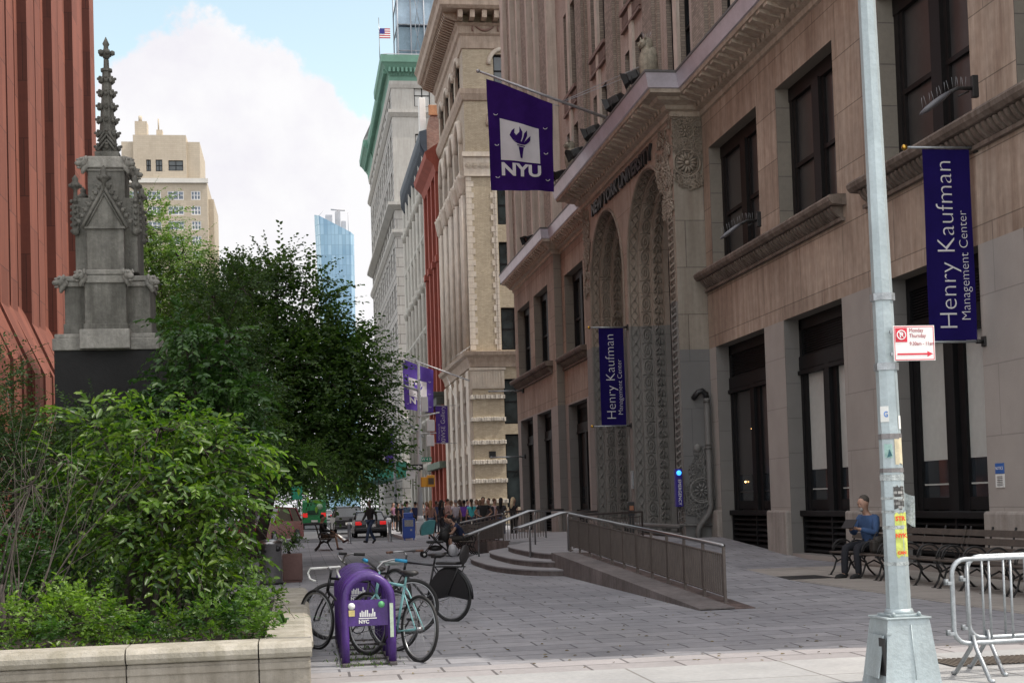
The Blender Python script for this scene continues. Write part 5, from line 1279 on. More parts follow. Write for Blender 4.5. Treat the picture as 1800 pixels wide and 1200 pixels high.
# ------------------------------------------------------------------ lamp post with parking sign and posters
M_pole = mat('grey_painted_galvanised_pole', (.40, .47, .49), .5, .14, 3, .25, 30, metal=.35, streak=.25)
LP = thing('lamp_post', 'grey octagonal lamp post covered in torn posters at the front right', 'lamp post', (4.885, 11.2, 0))
w = MB(); bx, by = 4.885, 11.2
axis_x = lambda z: 4.885-.0125*(z-.57)
w.tube([(axis_x(z), by, z) for z in (.55, 2, 4, 6, 8.5)], [.100, .090, .079, .07, .058], 8, smooth=False)
w.tube([(axis_x(8.3), by, 8.3), (axis_x(9), by, 8.9), (4.4, 12.2, 9.4), (4.0, 13.6, 9.5)], .04, 6); w.build('shaft', M_pole, LP)
w = MB(); n0 = []
for z, h in ((0, .245), (.06, .235), (.5, .185), (.545, .178)): n0 += [(bx-h, by-h, z), (bx+h, by-h, z), (bx+h, by+h, z), (bx-h, by+h, z)]
w.add(n0, [(4*k+j, 4*k+(j+1) % 4, 4*k+4+(j+1) % 4, 4*k+4+j) for k in range(3) for j in range(4)]+[(12, 13, 14, 15)])
w.box(bx-.195, bx+.195, by-.195, by+.195, .545, .56, .006); w.box(bx-.135, bx+.135, by-.135, by+.135, .561, .58, .005); w.tube([(bx, by, .57), (bx, by, .62)], [.125, .108], 8)
for sx in (-1, 1): w.ball((bx+sx*.11, by-.14, .585), .018, 6)
w.tube([(bx+.02, by-.245, .06), (bx+.015, by-.19, .5)], .004, 4); w.build('base', M_pole, LP)
w = MB(); w.add([(bx-.285, by-.19, .08), (bx-.262, by+.12, .08), (bx-.218, by+.12, .42), (bx-.222, by-.17, .42), (bx-.275, by-.19, .08), (bx-.212, by-.17, .42)], [(0, 1, 2, 3), (0, 3, 5, 4)]); w.box(bx-.2, bx-.16, by-.204, by-.195, .425, .44); w.build('hatch_door', M_pole, LP)
w = MB(); w.box(bx-.238, bx-.225, by-.225, by-.12, .1, .4); w.build('hatch_opening', M_black, LP)
w = MB()
for z in (5.35-2.15, 2.62): w.tube([(axis_x(z), by, z-.03), (axis_x(z), by, z+.03)], .102, 8, smooth=False)
w.build('clamp_band', M_galv, LP)
def face_paper(name, z0, z1, x0, x1, m, rip=0, yy=-.0, seed=1, text=None, tm=None, size=.07):
    rd = random.Random(seed); w = MB(); n = 6; a = []; bq = []
    for i in range(n+1):
        t = i/n; x = x0+(x1-x0)*t
        r_ = .096-.005*((z0+z1)/2-.57)/1.5
        k = (x/r_); yv = -r_*.925 if abs(k) < .40 else -r_*.925+(abs(k)-.40)*r_*.95
        a.append((axis_x(z0)+x, by+yv-.004+yy, z0+rip*rd.random())); bq.append((axis_x(z1)+x, by+yv-.004+yy, z1-rip*rd.random()))
    w.add(a+bq, [(i, i+1, n+2+i, n+1+i) for i in range(n)]); o = w.build(name, m, LP)
    if text: text_obj('poster_lettering', text, size, LP, face_matrix((axis_x((z0+z1)/2)+(x0+x1)/2, by-.104+yy, (z0+z1)/2), (1, 0, 0), (0, 0, 1)), tm, .0006, bold=.002)
M_yp = mat('yellow_poster', (.55, .62, .14), .7, .35, 14); M_red_ink = mat('red_ink', (.75, .08, .03), .7, .2, 20); M_cp = mat('cream_paper', (.62, .55, .38), .8, .2, 12)
M_bw = blockmat('black_white_torn_poster', 'y', (.02, .02, .02), (.6, .6, .58), (.05, .05, .05), .05, .03, .004, .6, .5, 12)
M_tape = mat('brown_packing_tape', (.20, .19, .19), .25, .35, 14); M_wp = mat('white_sticker_paper', (.72, .73, .7), .7, .1, 10); M_cl = mat('crinkled_clear_tape', (.45, .50, .50), .12, .5, 22, .8, 60)
face_paper('poster', 1.03, 1.42, -.035, .085, M_yp, .03, seed=2)
for (s, z, sz) in (('STR', 1.36, .05), ('NYK', 1.22, .047), ('CAN', 1.08, .035)): text_obj('poster_lettering', s, sz, LP, face_matrix((axis_x(z)+.012, by-.097, z), (1, 0, 0), (0, 0, 1)), M_red_ink, .0005, bold=.0022)
face_paper('torn_poster', 1.43, 1.64, -.032, .07, M_bw, .03, seed=3)
face_paper('notice_sheet', 1.80, 2.03, -.0, .078, M_cp, .02, seed=4)
face_paper('sticker', 2.16, 2.29, -.088, -.035, M_wp, .0, seed=5); text_obj('sticker_emblem', 'G', .065, LP, face_matrix((axis_x(2.2)-.062, by-.088, 2.22), (1, .35, 0), (0, 0, 1)), mat('blue_ink', (.05, .15, .4), .6, .1, 5), .0005, bold=.002)
face_paper('sticker', 2.10, 2.21, .05, .082, M_wp, 0, seed=6)
face_paper('sticker', 1.86, 1.98, -.075, -.02, mat('mint_sticker', (.35, .55, .5), .6, .4, 20), .01, seed=7)
w = MB(); w.add([(axis_x(1.9)-.072, by-.0935, 1.865), (axis_x(1.9)-.026, by-.0935, 1.88), (axis_x(1.9)-.05, by-.0935, 1.935)], [(0, 1, 2)]); w.build('sticker_emblem', mat('dark_teal_ink', (.01, .08, .1), .6, .1, 5), LP)
for (z, h, m) in ((2.04, .045, M_tape), (1.76, .035, M_tape), (1.70, .05, M_cl), (1.53, .02, M_cl), (1.29, .03, M_cl), (.99, .03, M_cl), (1.42, .02, M_cl)):
    w = MB(); w.tube([(axis_x(z), by, z-h/2), (axis_x(z), by, z+h/2)], [.0985-.0055*(z-.57)/1.5+.003]*2, 8, smooth=False, cap=False); w.build('tape_band', m, LP)
w = MB(); rd = random.Random(8); vs = []
for j in range(6):
    for i in range(5): vs.append((axis_x(1.4)+.085+i*.018, by-.03+.02*rd.random()-i*.01, 1.32+j*.05+.012*rd.random()-.01*i))
w.add(vs, [(j*5+i, j*5+i+1, j*5+i+6, j*5+i+5) for j in range(5) for i in range(4)]); w.build('loose_plastic_sheet', M_cl, LP)
# parking regulation sign
PS = thing('parking_sign', 'white and red no parking sign with arrow clamped to the lamp post', 'sign', (5.05, 11.08, 2.66))
sx0, sx1, sz0, sz1, sy = 4.872, 5.232, 2.655, 2.945, 11.06
w = MB(); w.box(sx0, sx1, sy, sy+.006, sz0, sz1, .004); w.build('sign_plate', mat('sign_white', (.78, .77, .75), .4, .05, 5), PS)
M_sred = mat('sign_red', (.62, .015, .04), .45, .08, 5)
w = MB(); t_ = .007
for (a, b, c, d) in ((sx0+.01, sx1-.01, sz1-.012, sz1-.006), (sx0+.01, sx1-.01, sz0+.006, sz0+.012), (sx0+.008, sx0+.013, sz0+.01, sz1-.01), (sx1-.013, sx1-.008, sz0+.01, sz1-.01)): w.box(a, b, sy-.0015, sy-.0005, c, d)
w.build('sign_border', M_sred, PS)
w = MB(); w.box(sx0+.018, sx0+.12, sy-.0022, sy-.001, sz1-.135, sz1-.018); w.build('sign_symbol_panel', M_sred, PS)
w = MB(); w.tube([(sx0+.069+.037*math.cos(t), sy-.003, sz1-.076+.037*math.sin(t)) for t in [2*math.pi*k/20 for k in range(20)]], .0055, 4, close=True); w.build('sign_ring', M_white, PS)
text_obj('sign_lettering', 'P', .06, PS, face_matrix((sx0+.069, sy-.003, sz1-.078), (1, 0, 0), (0, 0, 1)), M_white, .001, bold=.003)
w = MB(); w.tube([(sx0+.045, sy-.004, sz1-.05), (sx0+.094, sy-.004, sz1-.102)], .004, 4); w.build('sign_slash', M_white, PS)
M_pr = mat('sign_red_lettering', (.35, .03, .05), .5, .05, 5)
for (s, z, sz) in (('Monday', sz1-.04, .045), ('Thursday', sz1-.085, .045), ('9:30am - 11am', sz1-.15, .042)): text_obj('sign_lettering', s, sz, PS, face_matrix((sx0+.138, sy-.002, z), (1, 0, 0), (0, 0, 1)), M_pr, .0006, 'LEFT', sx=.86)
w = MB(); w.box(sx0+.03, sx1-.06, sy-.003, sy-.0008, sz0+.048, sz0+.062); w.add([(sx1-.07, sy-.002, sz0+.032), (sx1-.02, sy-.002, sz0+.055), (sx1-.07, sy-.002, sz0+.078)], [(0, 1, 2)]); w.build('sign_arrow', M_sred, PS)
w = MB()
for z in (sz0+.06, sz1-.05): w.box(4.85, 4.92, sy+.004, sy+.03, z-.012, z+.012)
w.build('sign_clamp', M_galv, PS)

# ------------------------------------------------------------------ crowd barriers
def barrier(label, x, y, rz):
    b = thing('crowd_barrier', label, 'barrier', (x, y, 0), rz, 'steel crowd barriers')
    w = MB(); L, H, z0, r = 2.3, 1.0, .30, .12
    pts = []
    for (cx_, cz_, a0) in ((r, H-r, 180), (L-r, H-r, 90), (L-r, z0+r, 0), (r, z0+r, -90)):
        for k in range(6): a = R(a0-90*k/5); pts.append((cx_+r*math.cos(a), 0, cz_+r*math.sin(a)))
    w.tube(pts, .021, 8, close=True); w.build('frame', M_galv, b, True)
    for i in range(11):
        xx = .14+i*.2; w = MB(); w.tube([(xx, 0, z0+.01), (xx, 0, H-.01)], .011, 6); w.build('bar', M_galv, b, True)
    for xx in (.05, L-.3):
        w = MB()
        for s in (-1, 1): w.tube([(xx+.12, 0, z0+.06), (xx+.12, s*.05, z0-.05), (xx+.1, s*.28, .02), (xx+.1, s*.33, .015)], .019, 6)
        w.build('foot', M_galv, b, True)
    w = MB()
    for z in (.40, .82): w.box(-.07, .0, -.018, .018, z-.03, z, .004); w.box(-.07, -.04, -.018, .018, z-.03, z+.02, .004)
    w.build('hook', M_galv, b, True)
    w = MB()
    for z in (.42, .80): w.tube([(L+.0, 0, z+.06), (L+.07, 0, z+.06), (L+.07, 0, z-.06), (L, 0, z-.06)], .007, 5)
    w.build('loop', M_galv, b, True)
    return b
barrier('nearer galvanised steel crowd barrier at the right edge', 5.385, 11.25, R(3))
barrier('second steel crowd barrier standing just behind the front one at the right edge', 5.70, 11.62, R(1))

# ------------------------------------------------------------------ purple bicycle rack
M_rack = mat('glossy_purple_rack_paint', (.070, .026, .19), .38, .3, 6, .12, 40, streak=.4)
RK = thing('bicycle_rack', 'glossy purple bicycle rack of six round topped hoops', 'bicycle rack', (.68, 15.8, 0))
for i in range(6):
    y = 14.45+i*.53; w = MB(); h = .66; r = .235; xc = .665
    pts = [(xc-r, y, .03), (xc-r, y, .3), (xc-r, y, h)]+[(xc-r*math.cos(t), y, h+r*math.sin(t)) for t in [math.pi*k/12 for k in range(1, 12)]]+[(xc+r, y, h), (xc+r, y, .3), (xc+r, y, .03)]
    w.tube(pts, .042, 10); w.build('hoop', M_rack, RK)
w = MB()
for s in (-1, 1): w.box(.665+s*.235-.04, .665+s*.235+.04, 14.35, 17.2, 0, .035, .008)
for i in range(6): w.box(.43, .9, 14.44+i*.53, 14.47+i*.53, .002, .02)
w.build('base_rail', mat('rusty_base_rail', (.10, .09, .09), .6, .5, 9, metal=.3), RK)
for (y, zz) in ((14.44, .40), (16.57, .5)):
    w = MB(); w.box(.44, .89, y-.006, y+.006, zz, zz+.26); w.build('sign_panel', M_rack, RK)
    rd = random.Random(3); w = MB()
    for k in range(9): x = .58+k*.018; w.box(x, x+.012, y-.009, y-.006, zz+.09, zz+.12+.06*rd.random())
    w.box(.57, .75, y-.009, y-.006, zz+.07, zz+.08); w.build('skyline_emblem', M_wp, RK)
    text_obj('rack_lettering', 'NYC', .05, RK, face_matrix((.62, y-.009, zz+.04), (1, 0, 0), (0, 0, 1)), M_wp, .001, bold=.002)
for (x, z, r, m) in ((.50, .60, .035, M_wp), (.80, .61, .033, mat('green_sticker', (.1, .35, .15), .5, .2, 9))):
    w = MB(); w.tube([(x, 14.43, z), (x, 14.425, z)], r, 14); w.build('sticker', m, RK)
w = MB(); w.box(.47, .53, 14.425, 14.433, .50, .56); w.build('sticker', mat('gold_white_sticker', (.6, .5, .2), .5, .3, 30), RK)
w = MB(); w.box(.88, .915, 14.395, 14.405, .28, .62); w.build('sticker', mat('pale_green_sticker', (.45, .55, .42), .6, .2, 20), RK)

# ------------------------------------------------------------------ bicycles
M_bblack = mat('black_bicycle_paint', (.012, .012, .014), .3, .2, 5); M_teal = mat('pale_teal_bicycle_paint', (.20, .42, .43), .35, .1, 5)
M_saddle = mat('saddle_vinyl', (.02, .018, .018), .5, .2, 9); M_greys = mat('grey_saddle_vinyl', (.25, .28, .27), .5, .15, 9)
M_blueg = mat('blue_grip', (.02, .24, .42), .6, .1, 9); M_brown = mat('brown_leather_grip', (.12, .06, .04), .6, .2, 9); M_rim = mat('bicycle_rim', (.35, .36, .37), .35, .1, 9, metal=.8)
def bicycle(label, rear, frontp, col, saddle, bar='flat', grip=None, fat=.017, r=.335, guard=False, steer=0.0, lean=0.0):
    dx, dy = frontp[0]-rear[0], frontp[1]-rear[1]; wb = 1.03; a = math.atan2(dy, dx)
    t = thing('bicycle', label, 'bicycle', (rear[0], rear[1], 0), a, 'bicycles locked around the purple rack'); t.rotation_euler = (lean, 0, a)
    def wheel(x, st):
        rm = MB()
        rm.M = Matrix.Translation((x, 0, r)) @ Matrix.Rotation(st, 4, 'Z')
        rm.tube([((r-.035)*math.cos(q), 0, (r-.035)*math.sin(q)) for q in [2*math.pi*k/36 for k in range(36)]], .012, 5, close=True)
        rm.tube([(0, -.035, 0), (0, .035, 0)], .02, 8)
        for k in range(24):
            q = 2*math.pi*k/24; s = .03 if k % 2 else -.03; rm.tube([(.015*math.cos(q+1.2), s, .015*math.sin(q+1.2)), ((r-.04)*math.cos(q), 0, (r-.04)*math.sin(q))], .0014, 3, cap=False)
        wo_ = rm.build('wheel', M_rim, t, True)
        ty = MB(); ty.M = Matrix.Translation((x, 0, r)) @ Matrix.Rotation(st, 4, 'Z'); ty.tube([((r-.006)*math.cos(q), 0, (r-.006)*math.sin(q)) for q in [2*math.pi*k/40 for k in range(40)]], fat, 8, close=True); ty.build('tyre', M_rubber, wo_, True)
    wheel(0, 0); wheel(wb, steer)
    f = MB(); BB = (.44, 0, .28); ST = (.30, 0, .76); HT = (.83, 0, .80); HB = (.87, 0, .66)
    f.tube([BB, ST], .015, 6); f.tube([ST, HT], .015, 6); f.tube([BB, HB], .017, 6); f.tube([HT, HB], .018, 6)
    for s in (-.05, .05): f.tube([(0, s, r), (.36, s*.5, .29), BB], .009, 5); f.tube([(0, s, r), (.27, s*.6, .70), ST], .008, 5)
    cs, sn = math.cos(steer), math.sin(steer)
    for s in (-.05, .05): f.tube([HB, (HB[0]+.01, s, .60), (wb-.02-.03, s, .45), (wb, s, r)], .011, 6)
    f.tube([ST, (.27, 0, .87)], .013, 6); f.tube([HT, (.81, 0, .90)], .013, 6)
    f.build('frame', col, t, True)
    s_ = MB(); s_.M = Matrix.Translation((.25, 0, .90)); s_.ball((-.05, 0, 0), (.11, .085, .035), 10); s_.ball((.06, 0, .002), (.11, .035, .025), 8); s_.box(-.08, .08, -.02, .02, -.04, -.02); s_.build('saddle', saddle, t, True)
    c = MB(); c.tube([(.44, -.075, .28), (.44, .075, .28)], .02, 8); c.tube([(.44+.09*math.cos(q), .05, .28+.09*math.sin(q)) for q in [2*math.pi*k/18 for k in range(18)]], .006, 4, close=True)
    c.tube([(.44, .075, .28), (.55, .09, .15)], .01, 5); c.tube([(.44, -.075, .28), (.33, -.09, .41)], .01, 5); c.box(.50, .60, .09, .17, .14, .165); c.box(.28, .38, -.17, -.09, .40, .425)
    c.tube([(.44, .05, .37), (0, .045, r+.035)], .004, 4); c.tube([(.44, .05, .19), (0, .045, r-.035)], .004, 4); c.build('crankset', M_iron, t, True)
    h = MB(); h.M = Matrix.Translation((.81, 0, .90)) @ Matrix.Rotation(steer, 4, 'Z')
    g = MB(); g.M = h.M
    if bar == 'drop':
        h.tube([(0, 0, 0), (.07, 0, .02)], .012, 6)
        for s in (-1, 1): g.tube([(.07, 0, .02), (.07, s*.17, .02), (.13, s*.19, .02), (.17, s*.2, -.03), (.13, s*.2, -.10), (.03, s*.2, -.12)], .013, 6)
    elif bar == 'swept':
        h.tube([(0, 0, 0), (.05, 0, .03)], .013, 6)
        for s in (-1, 1): h.tube([(.05, 0, .03), (.07, s*.1, .1), (.02, s*.2, .13), (-.06, s*.25, .12)], .011, 6); g.tube([(.0, s*.22, .125), (-.12, s*.28, .115)], .019, 8)
    else:
        h.tube([(0, 0, 0), (.06, 0, .04)], .013, 6); h.tube([(.06, -.2, .05), (.06, .2, .05)], .012, 6)
        for s in (-1, 1): g.tube([(.06, s*.2, .05), (.03, s*.31, .05)], .018, 8); h.tube([(.08, s*.15, .04), (.11, s*.22, .02)], .006, 4)
    h.build('handlebar', M_steel, t, True); g.build('grip', grip or M_rubber, t, True)
    if guard:
        q = MB(); n = 30; d = .055
        for s in (-1, 1):
            vs = [(0, s*d, r)]+[((r+.01)*math.cos(R(-8)+R(196)*k/n), s*d, r+(r+.01)*math.sin(R(-8)+R(196)*k/n)) for k in range(n+1)]
            q.add(vs, [(0, i, i+1) for i in range(1, n+1)])
        q.build('skirt_guard', M_bblack, t, True)
        k_ = MB(); k_.box(-.22, .26, -.07, .07, .735, .75); k_.tube([(-.2, .06, .74), (0, .07, .36)], .007, 5); k_.tube([(-.2, -.06, .74), (0, -.07, .36)], .007, 5); k_.tube([(.26, .05, .74), (.3, 0, .76)], .008, 5); k_.build('rear_rack', M_iron, t, True)
        k_ = MB(); k_.box(-.17, .2, -.085, .085, .77, .81, .015); k_.M = Matrix.Translation((-.25, 0, .84)) @ Matrix.Rotation(-.22, 4, 'Y'); k_.ball((0, 0, .07), (.025, .1, .14), 10); k_.box(-.01, .01, -.015, .015, -.1, 0); k_.build('passenger_seat', M_saddle, t, True)
        k_ = MB(); k_.tube([((r+.02)*math.cos(q_), 0, r+(r+.02)*math.sin(q_)) for q_ in [R(-10)+R(190)*k/16 for k in range(17)]], .03, 6, flat=.4); k_.build('mudguard', M_bblack, t, True)
    return t
bicycle('pale teal bicycle with blue grips in front of the other bicycles', (1.17, 14.55), (.69, 15.45), M_teal, M_saddle, 'swept', M_blueg, .016, steer=.15, lean=.06)
bicycle('black cargo bicycle with skirt guard and padded passenger seat at the right', (2.02, 19.35), (1.25, 20.2), M_bblack, M_saddle, 'flat', M_brown, .024, r=.35, guard=True, steer=-.2)
bicycle('black bicycle with grey saddle standing through the middle of the purple hoops', (1.36, 17.75), (.30, 17.55), M_bblack, M_greys, 'swept', None, .024, steer=.2)
bicycle('thin wheeled bicycle with white drop handlebars at the left of the purple rack', (1.0, 15.75), (.18, 16.35), M_bblack, M_saddle, 'drop', M_wp, .014, steer=-.35)
# ------------------------------------------------------------------ benches
M_slat = mat('weathered_bench_slats', (.075, .058, .046), .8, .35, 2.5, .3, 30)
def bench_proto(label, loc, rz):
    b = thing('park_bench', label, 'bench', loc, rz)       # length along x, front faces -y
    L = 2.3
    w = MB()
    for k in range(4): w.box(-L/2, L/2, -.32+k*.105, -.32+k*.105+.085, .43, .46, .008)
    w.build('seat', M_slat, b, True)
    w = MB()
    for z, y in ((.56, .125), (.70, .165), (.83, .20)): w.add([(x, y+dy, z+dz) for x in (-L/2, L/2) for (dy, dz) in ((-.015, 0), (.013, -.008), (.045, .09), (.017, .098))], [(0, 1, 5, 4), (1, 2, 6, 5), (2, 3, 7, 6), (3, 0, 4, 7), (3, 2, 1, 0), (4, 5, 6, 7)])
    w.build('backrest', M_slat, b, True)
    for x in (-1.08, -.36, .36, 1.08):
        w = MB()
        w.tube([(x, -.34, .0), (x, -.26, .12), (x, -.2, .3), (x, -.30, .42)], .019, 6); w.tube([(x, .27, 0), (x, .14, .14), (x, .06, .32), (x, .1, .42)], .019, 6)
        w.tube([(x, -.2, .26), (x, -.05, .33), (x, .08, .26)], .015, 6); w.tube([(x, -.33, .42), (x, .1, .42), (x, .235, .93), (x, .25, .955)], .018, 6)
        w.ball((x, .245, .96), .024, 6); w.box(x-.03, x+.03, -.37, -.31, 0, .015); w.box(x-.03, x+.03, .24, .3, 0, .015)
        w.build('leg', M_iron, b, True)
        w = MB(); w.tube([(x, -.07+.21*math.cos(t), .47+.21*math.sin(t)) for t in [math.pi*k/12 for k in range(13)]], .016, 6)
        w.tube([(x, -.10+.15*math.cos(t), .47+.15*math.sin(t)) for t in [math.pi*k/10 for k in range(11)]], .009, 5); w.build('armrest', M_iron, b, True)
    return b
FWr = -math.pi/2
b1 = bench_proto('wooden slatted bench by the wall on which the man in blue sits', (10.4, 25.1, 0), FWr); b1['group'] = 'slatted benches in a row along the facade'
KM = {}
for o in bpy.data.objects:
    if o.parent: KM.setdefault(o.parent.name, []).append(o)
kd = lambda o: KM.get(o.name.split('#')[0], [])
dup(b1, None, (10.4, 22.75, 0), FWr, 'wooden slatted bench in the middle of the row, just right of the lamp post', b1['group'], kids=kd)
dup(b1, None, (10.4, 20.4, 0), FWr, 'wooden slatted bench seen through the crowd barriers', b1['group'], kids=kd)
dup(b1, None, (10.4, 18.05, 0), FWr, 'nearest bench of the facade row, cut by the right edge', b1['group'], kids=kd)
bm_ = dup(b1, None, (5.1, 43.6, 0), FWr, 'dark bench beside the stroller with the seated couple', kids=kd); del bm_['group']
bl_ = dup(b1, None, (.85, 54.2, 0), -FWr, 'dark bench under the trees with a lone seated person', kids=kd); del bl_['group']
# ------------------------------------------------------------------ bin and planter box
BN = thing('litter_bin', 'round brushed steel litter bin beside the planter', 'litter bin', (-.62, 30.8, 0))
w = MB(); w.lathe([(.235, .03), (.24, .06), (.24, .84), (.25, .85), (.25, .88), (.22, .93), (.12, .965), (.0, .97)], -.62, 30.8, 24); w.build('body', M_steel, BN)
for (x, z) in ((-.70, .74), (-.46, .76)):
    w = MB(); w.tube([(x, 30.80-.245+abs(x+.62)*.25, z), (x, 30.83-.21, z)], .06, 12); w.build('bin_opening', M_black, BN)
w = MB(); w.lathe([(.25, 0), (.25, .035), (.23, .04)], -.62, 30.8, 20); w.build('base', M_black, BN)
PB = thing('planter_box', 'square brown red stone planter box behind the litter bin', 'planter', (-.15, 31.5, 0))
w = MB(); w.box(-.38, .05, 31.3, 31.75, .04, .62, .02); w.box(-.36, .03, 31.32, 31.73, 0, .04); w.build('box', mat('red_brown_stone', (.15, .085, .075), .8, .2, 2, .2, 25), PB)
tree('planter_shrub', 'small dark shrub growing in the brown red planter box', 'plant', (-.16, 31.52, .6), [(-.2, 31.5, .9, .22, .2, .22)], 90, 8, .06, .03, L_dark, .02, .8, .2, .3, .8, None, 1, 20, crown_name='foliage')
g = MB(); g.box(-1.6, -.2, 33.2, 33.6, .0, .45, .03); tag(g.build('low_wall', M_stept), 'low grey stone seat wall behind the planter box', 'seat wall')

# ------------------------------------------------------------------ flags and banners
def cloth(w, f, nu=26, nv=26, th=.004):
    vs = [f(i/nu, j/nv) for j in range(nv+1) for i in range(nu+1)]
    w.add(vs, [(j*(nu+1)+i, j*(nu+1)+i+1, (j+1)*(nu+1)+i+1, (j+1)*(nu+1)+i) for j in range(nv) for i in range(nu)], smooth=True)
def torch(w, f, cu_, cv_, s):
    """flame of curling tongues over a tapering torch, mapped onto the cloth"""
    def P(x, y): return f(cu_+x*s, cv_+y*s, True)
    tong = [([(-.30, -.12), (-.42, .05), (-.33, .25), (-.22, .36), (-.24, .18), (-.12, .02), (-.10, -.14)]),
            ([(-.16, -.14), (-.18, .08), (-.05, .25), (-.03, .48), (.08, .28), (.05, .06), (-.02, -.14)]),
            ([(.02, -.14), (.10, .08), (.14, .24), (.26, .40), (.26, .18), (.18, 0), (.12, -.14)]),
            ([(.13, -.12), (.22, .0), (.30, .10), (.40, .22), (.38, .02), (.30, -.10), (.2, -.16)]),
            ([(-.30, -.14), (-.15, -.22), (0, -.24), (.15, -.22), (.27, -.14), (0, -.12)]),
            ([(-.15, -.27), (.15, -.27), (.15, -.31), (-.15, -.31)]), ([(-.10, -.34), (.10, -.34), (.035, -.78), (-.035, -.78)])]
    for p in tong:
        w.add([P(*q) for q in p], [tuple(range(len(p)))])
def mapped_text(name, s, size, parent, f, cu_, cv_, W, H, m, sx=1.0, rot=0, bold=0, align='CENTER'):
    o = text_obj(name, s, size, parent, Matrix.Rotation(rot, 4, 'Z'), m, 0, align, sx=1, bold=bold) if False else None
    cuv = bpy.data.curves.new(name, 'FONT'); cuv.body = s; cuv.size = size; cuv.align_x = align; cuv.align_y = 'CENTER'; cuv.resolution_u = 3; cuv.offset = bold
    tmp = bpy.data.objects.new('tmp', cuv); COL.objects.link(tmp); me = bpy.data.meshes.new_from_object(tmp.evaluated_get(bpy.context.evaluated_depsgraph_get())); bpy.data.objects.remove(tmp)
    bm = bmesh.new(); bm.from_mesh(me); bmesh.ops.triangulate(bm, faces=bm.faces[:]); bmesh.ops.subdivide_edges(bm, edges=[e for e in bm.edges if e.calc_length() > size*.2], cuts=2)
    c, s_ = math.cos(rot), math.sin(rot)
    for v in bm.verts:
        x, y = v.co.x*sx, v.co.y; x, y = x*c-y*s_, x*s_+y*c
        v.co = f(cu_+x/W, cv_+y/H, True)
    bm.to_mesh(me); bm.free(); me.name = name; me.materials.clear(); me.materials.append(m); return link(name, me, parent)
def nyu_flag(label, a, b, c, d, pole0, pole1, m, big, guys, seed, group):
    fl_ = thing('university_flag', label, 'flag', tuple(pole0), 0, group)
    a, b, c, d = map(Vector, (a, b, c, d)); ph = seed
    def f(u, v, front=False):       # u across, v up (0 bottom, 1 top)
        p = (a.lerp(b, u)).lerp(d.lerp(c, u), 1-v)
        amp = .05+.05*(1-v); y = amp*math.sin(u*7+ph+1.2*v)+.035*math.sin(u*15-v*5+ph)*(1-v*.5)+.03*math.sin(v*9+u*3)
        return Vector((p.x, p.y+y-(.022 if front else 0), p.z+.012*math.sin(u*9)))
    w = MB(); cloth(w, f); w.build('flag_cloth', m, fl_)
    W = (b-a).length; H = (a-d).length
    w = MB(); cloth(w, lambda u, v: f(.18+.60*u, .285+.385*v, True)+Vector((0, .008, 0)), 12, 12); w.build('emblem_field', mat('flag_grey_white', (.55, .53, .55), .8, .06, 3), fl_)
    w = MB(); torch(w, lambda u, v, q: f(u, v, True)+Vector((0, -.006, 0)), .485, .475, .0); 
    w = MB()
    def ft(u, v, q): return f(.485+(u-.485), .49+(v-.49)*W/H, True)+Vector((0, -.01, 0))
    torch(w, ft, .485, .53, .40); w.build('torch_emblem', m, fl_)
    mapped_text('flag_lettering', 'NYU', .62*W/2.4, fl_, f, .485, .195, W, H, mat('flag_lettering_white', (.6, .58, .6), .8, .05, 3), sx=1.15, bold=.024)
    w = MB()
    for (u, v) in ((.12, .70), (.88, .70), (.12, .42), (.88, .42), (.12, .13), (.9, .13)):
        p = f(u, v, True); w.tube([p+Vector((.07*math.cos(t), -.01, .05*math.sin(t))) for t in [math.pi+math.pi*k/6 for k in range(7)]], .014, 4)
    w.build('wind_slit_hem', mat('hem_white', (.6, .58, .62), .8, .05, 3), fl_)
    pole0, pole1 = Vector(pole0), Vector(pole1)
    w = MB(); w.tube([pole0, pole1], [.06, .04], 8); w.ball(pole1, .075, 8); w.ball(pole1.lerp(pole0, .05), .055, 6); w.build('flag_pole', mat('weathered_aluminium', (.42, .42, .44), .45, .15, 4, metal=.5), fl_)
    w = MB()
    for g0, g1 in guys: w.tube([g0, g1], .012, 4)
    w.build('guy_wire', M_galv, fl_)
FG = 'purple university flags on slanted poles'
nyu_flag('dark purple university flag with a white torch square hanging over the arched portal', (7.05, 50, 16.78), (9.43, 50, 15.88), (9.40, 50, 12.70), (7.10, 50, 12.75), (11.9, 50.4, 15.35), (6.75, 49.95, 17.02), M_purple, True,
         [((9.8, 50.1, 16.0), (10.35, 40.6, 14.35)), ((9.9, 50.1, 16.0), (10.5, 40.4, 14.2)), ((9.7, 50, 15.8), (9.44, 50, 15.86))], .5, FG)
nyu_flag('sunlit purple university flag hanging from the yellow brick corner building', (7.72, 103.3, 12.2), (9.98, 103.3, 11.35), (9.90, 103.3, 8.25), (7.82, 103.3, 8.55), (12.7, 103.9, 10.6), (7.5, 103.2, 12.5), M_purple2, False,
         [((10.4, 103.6, 11.4), (12.9, 103.9, 12.5)), ((10.2, 103.5, 11.4), (12.9, 104, 13.2)), ((11.0, 103.6, 10.9), (12.8, 103.8, 5.6))], 2.1, FG)
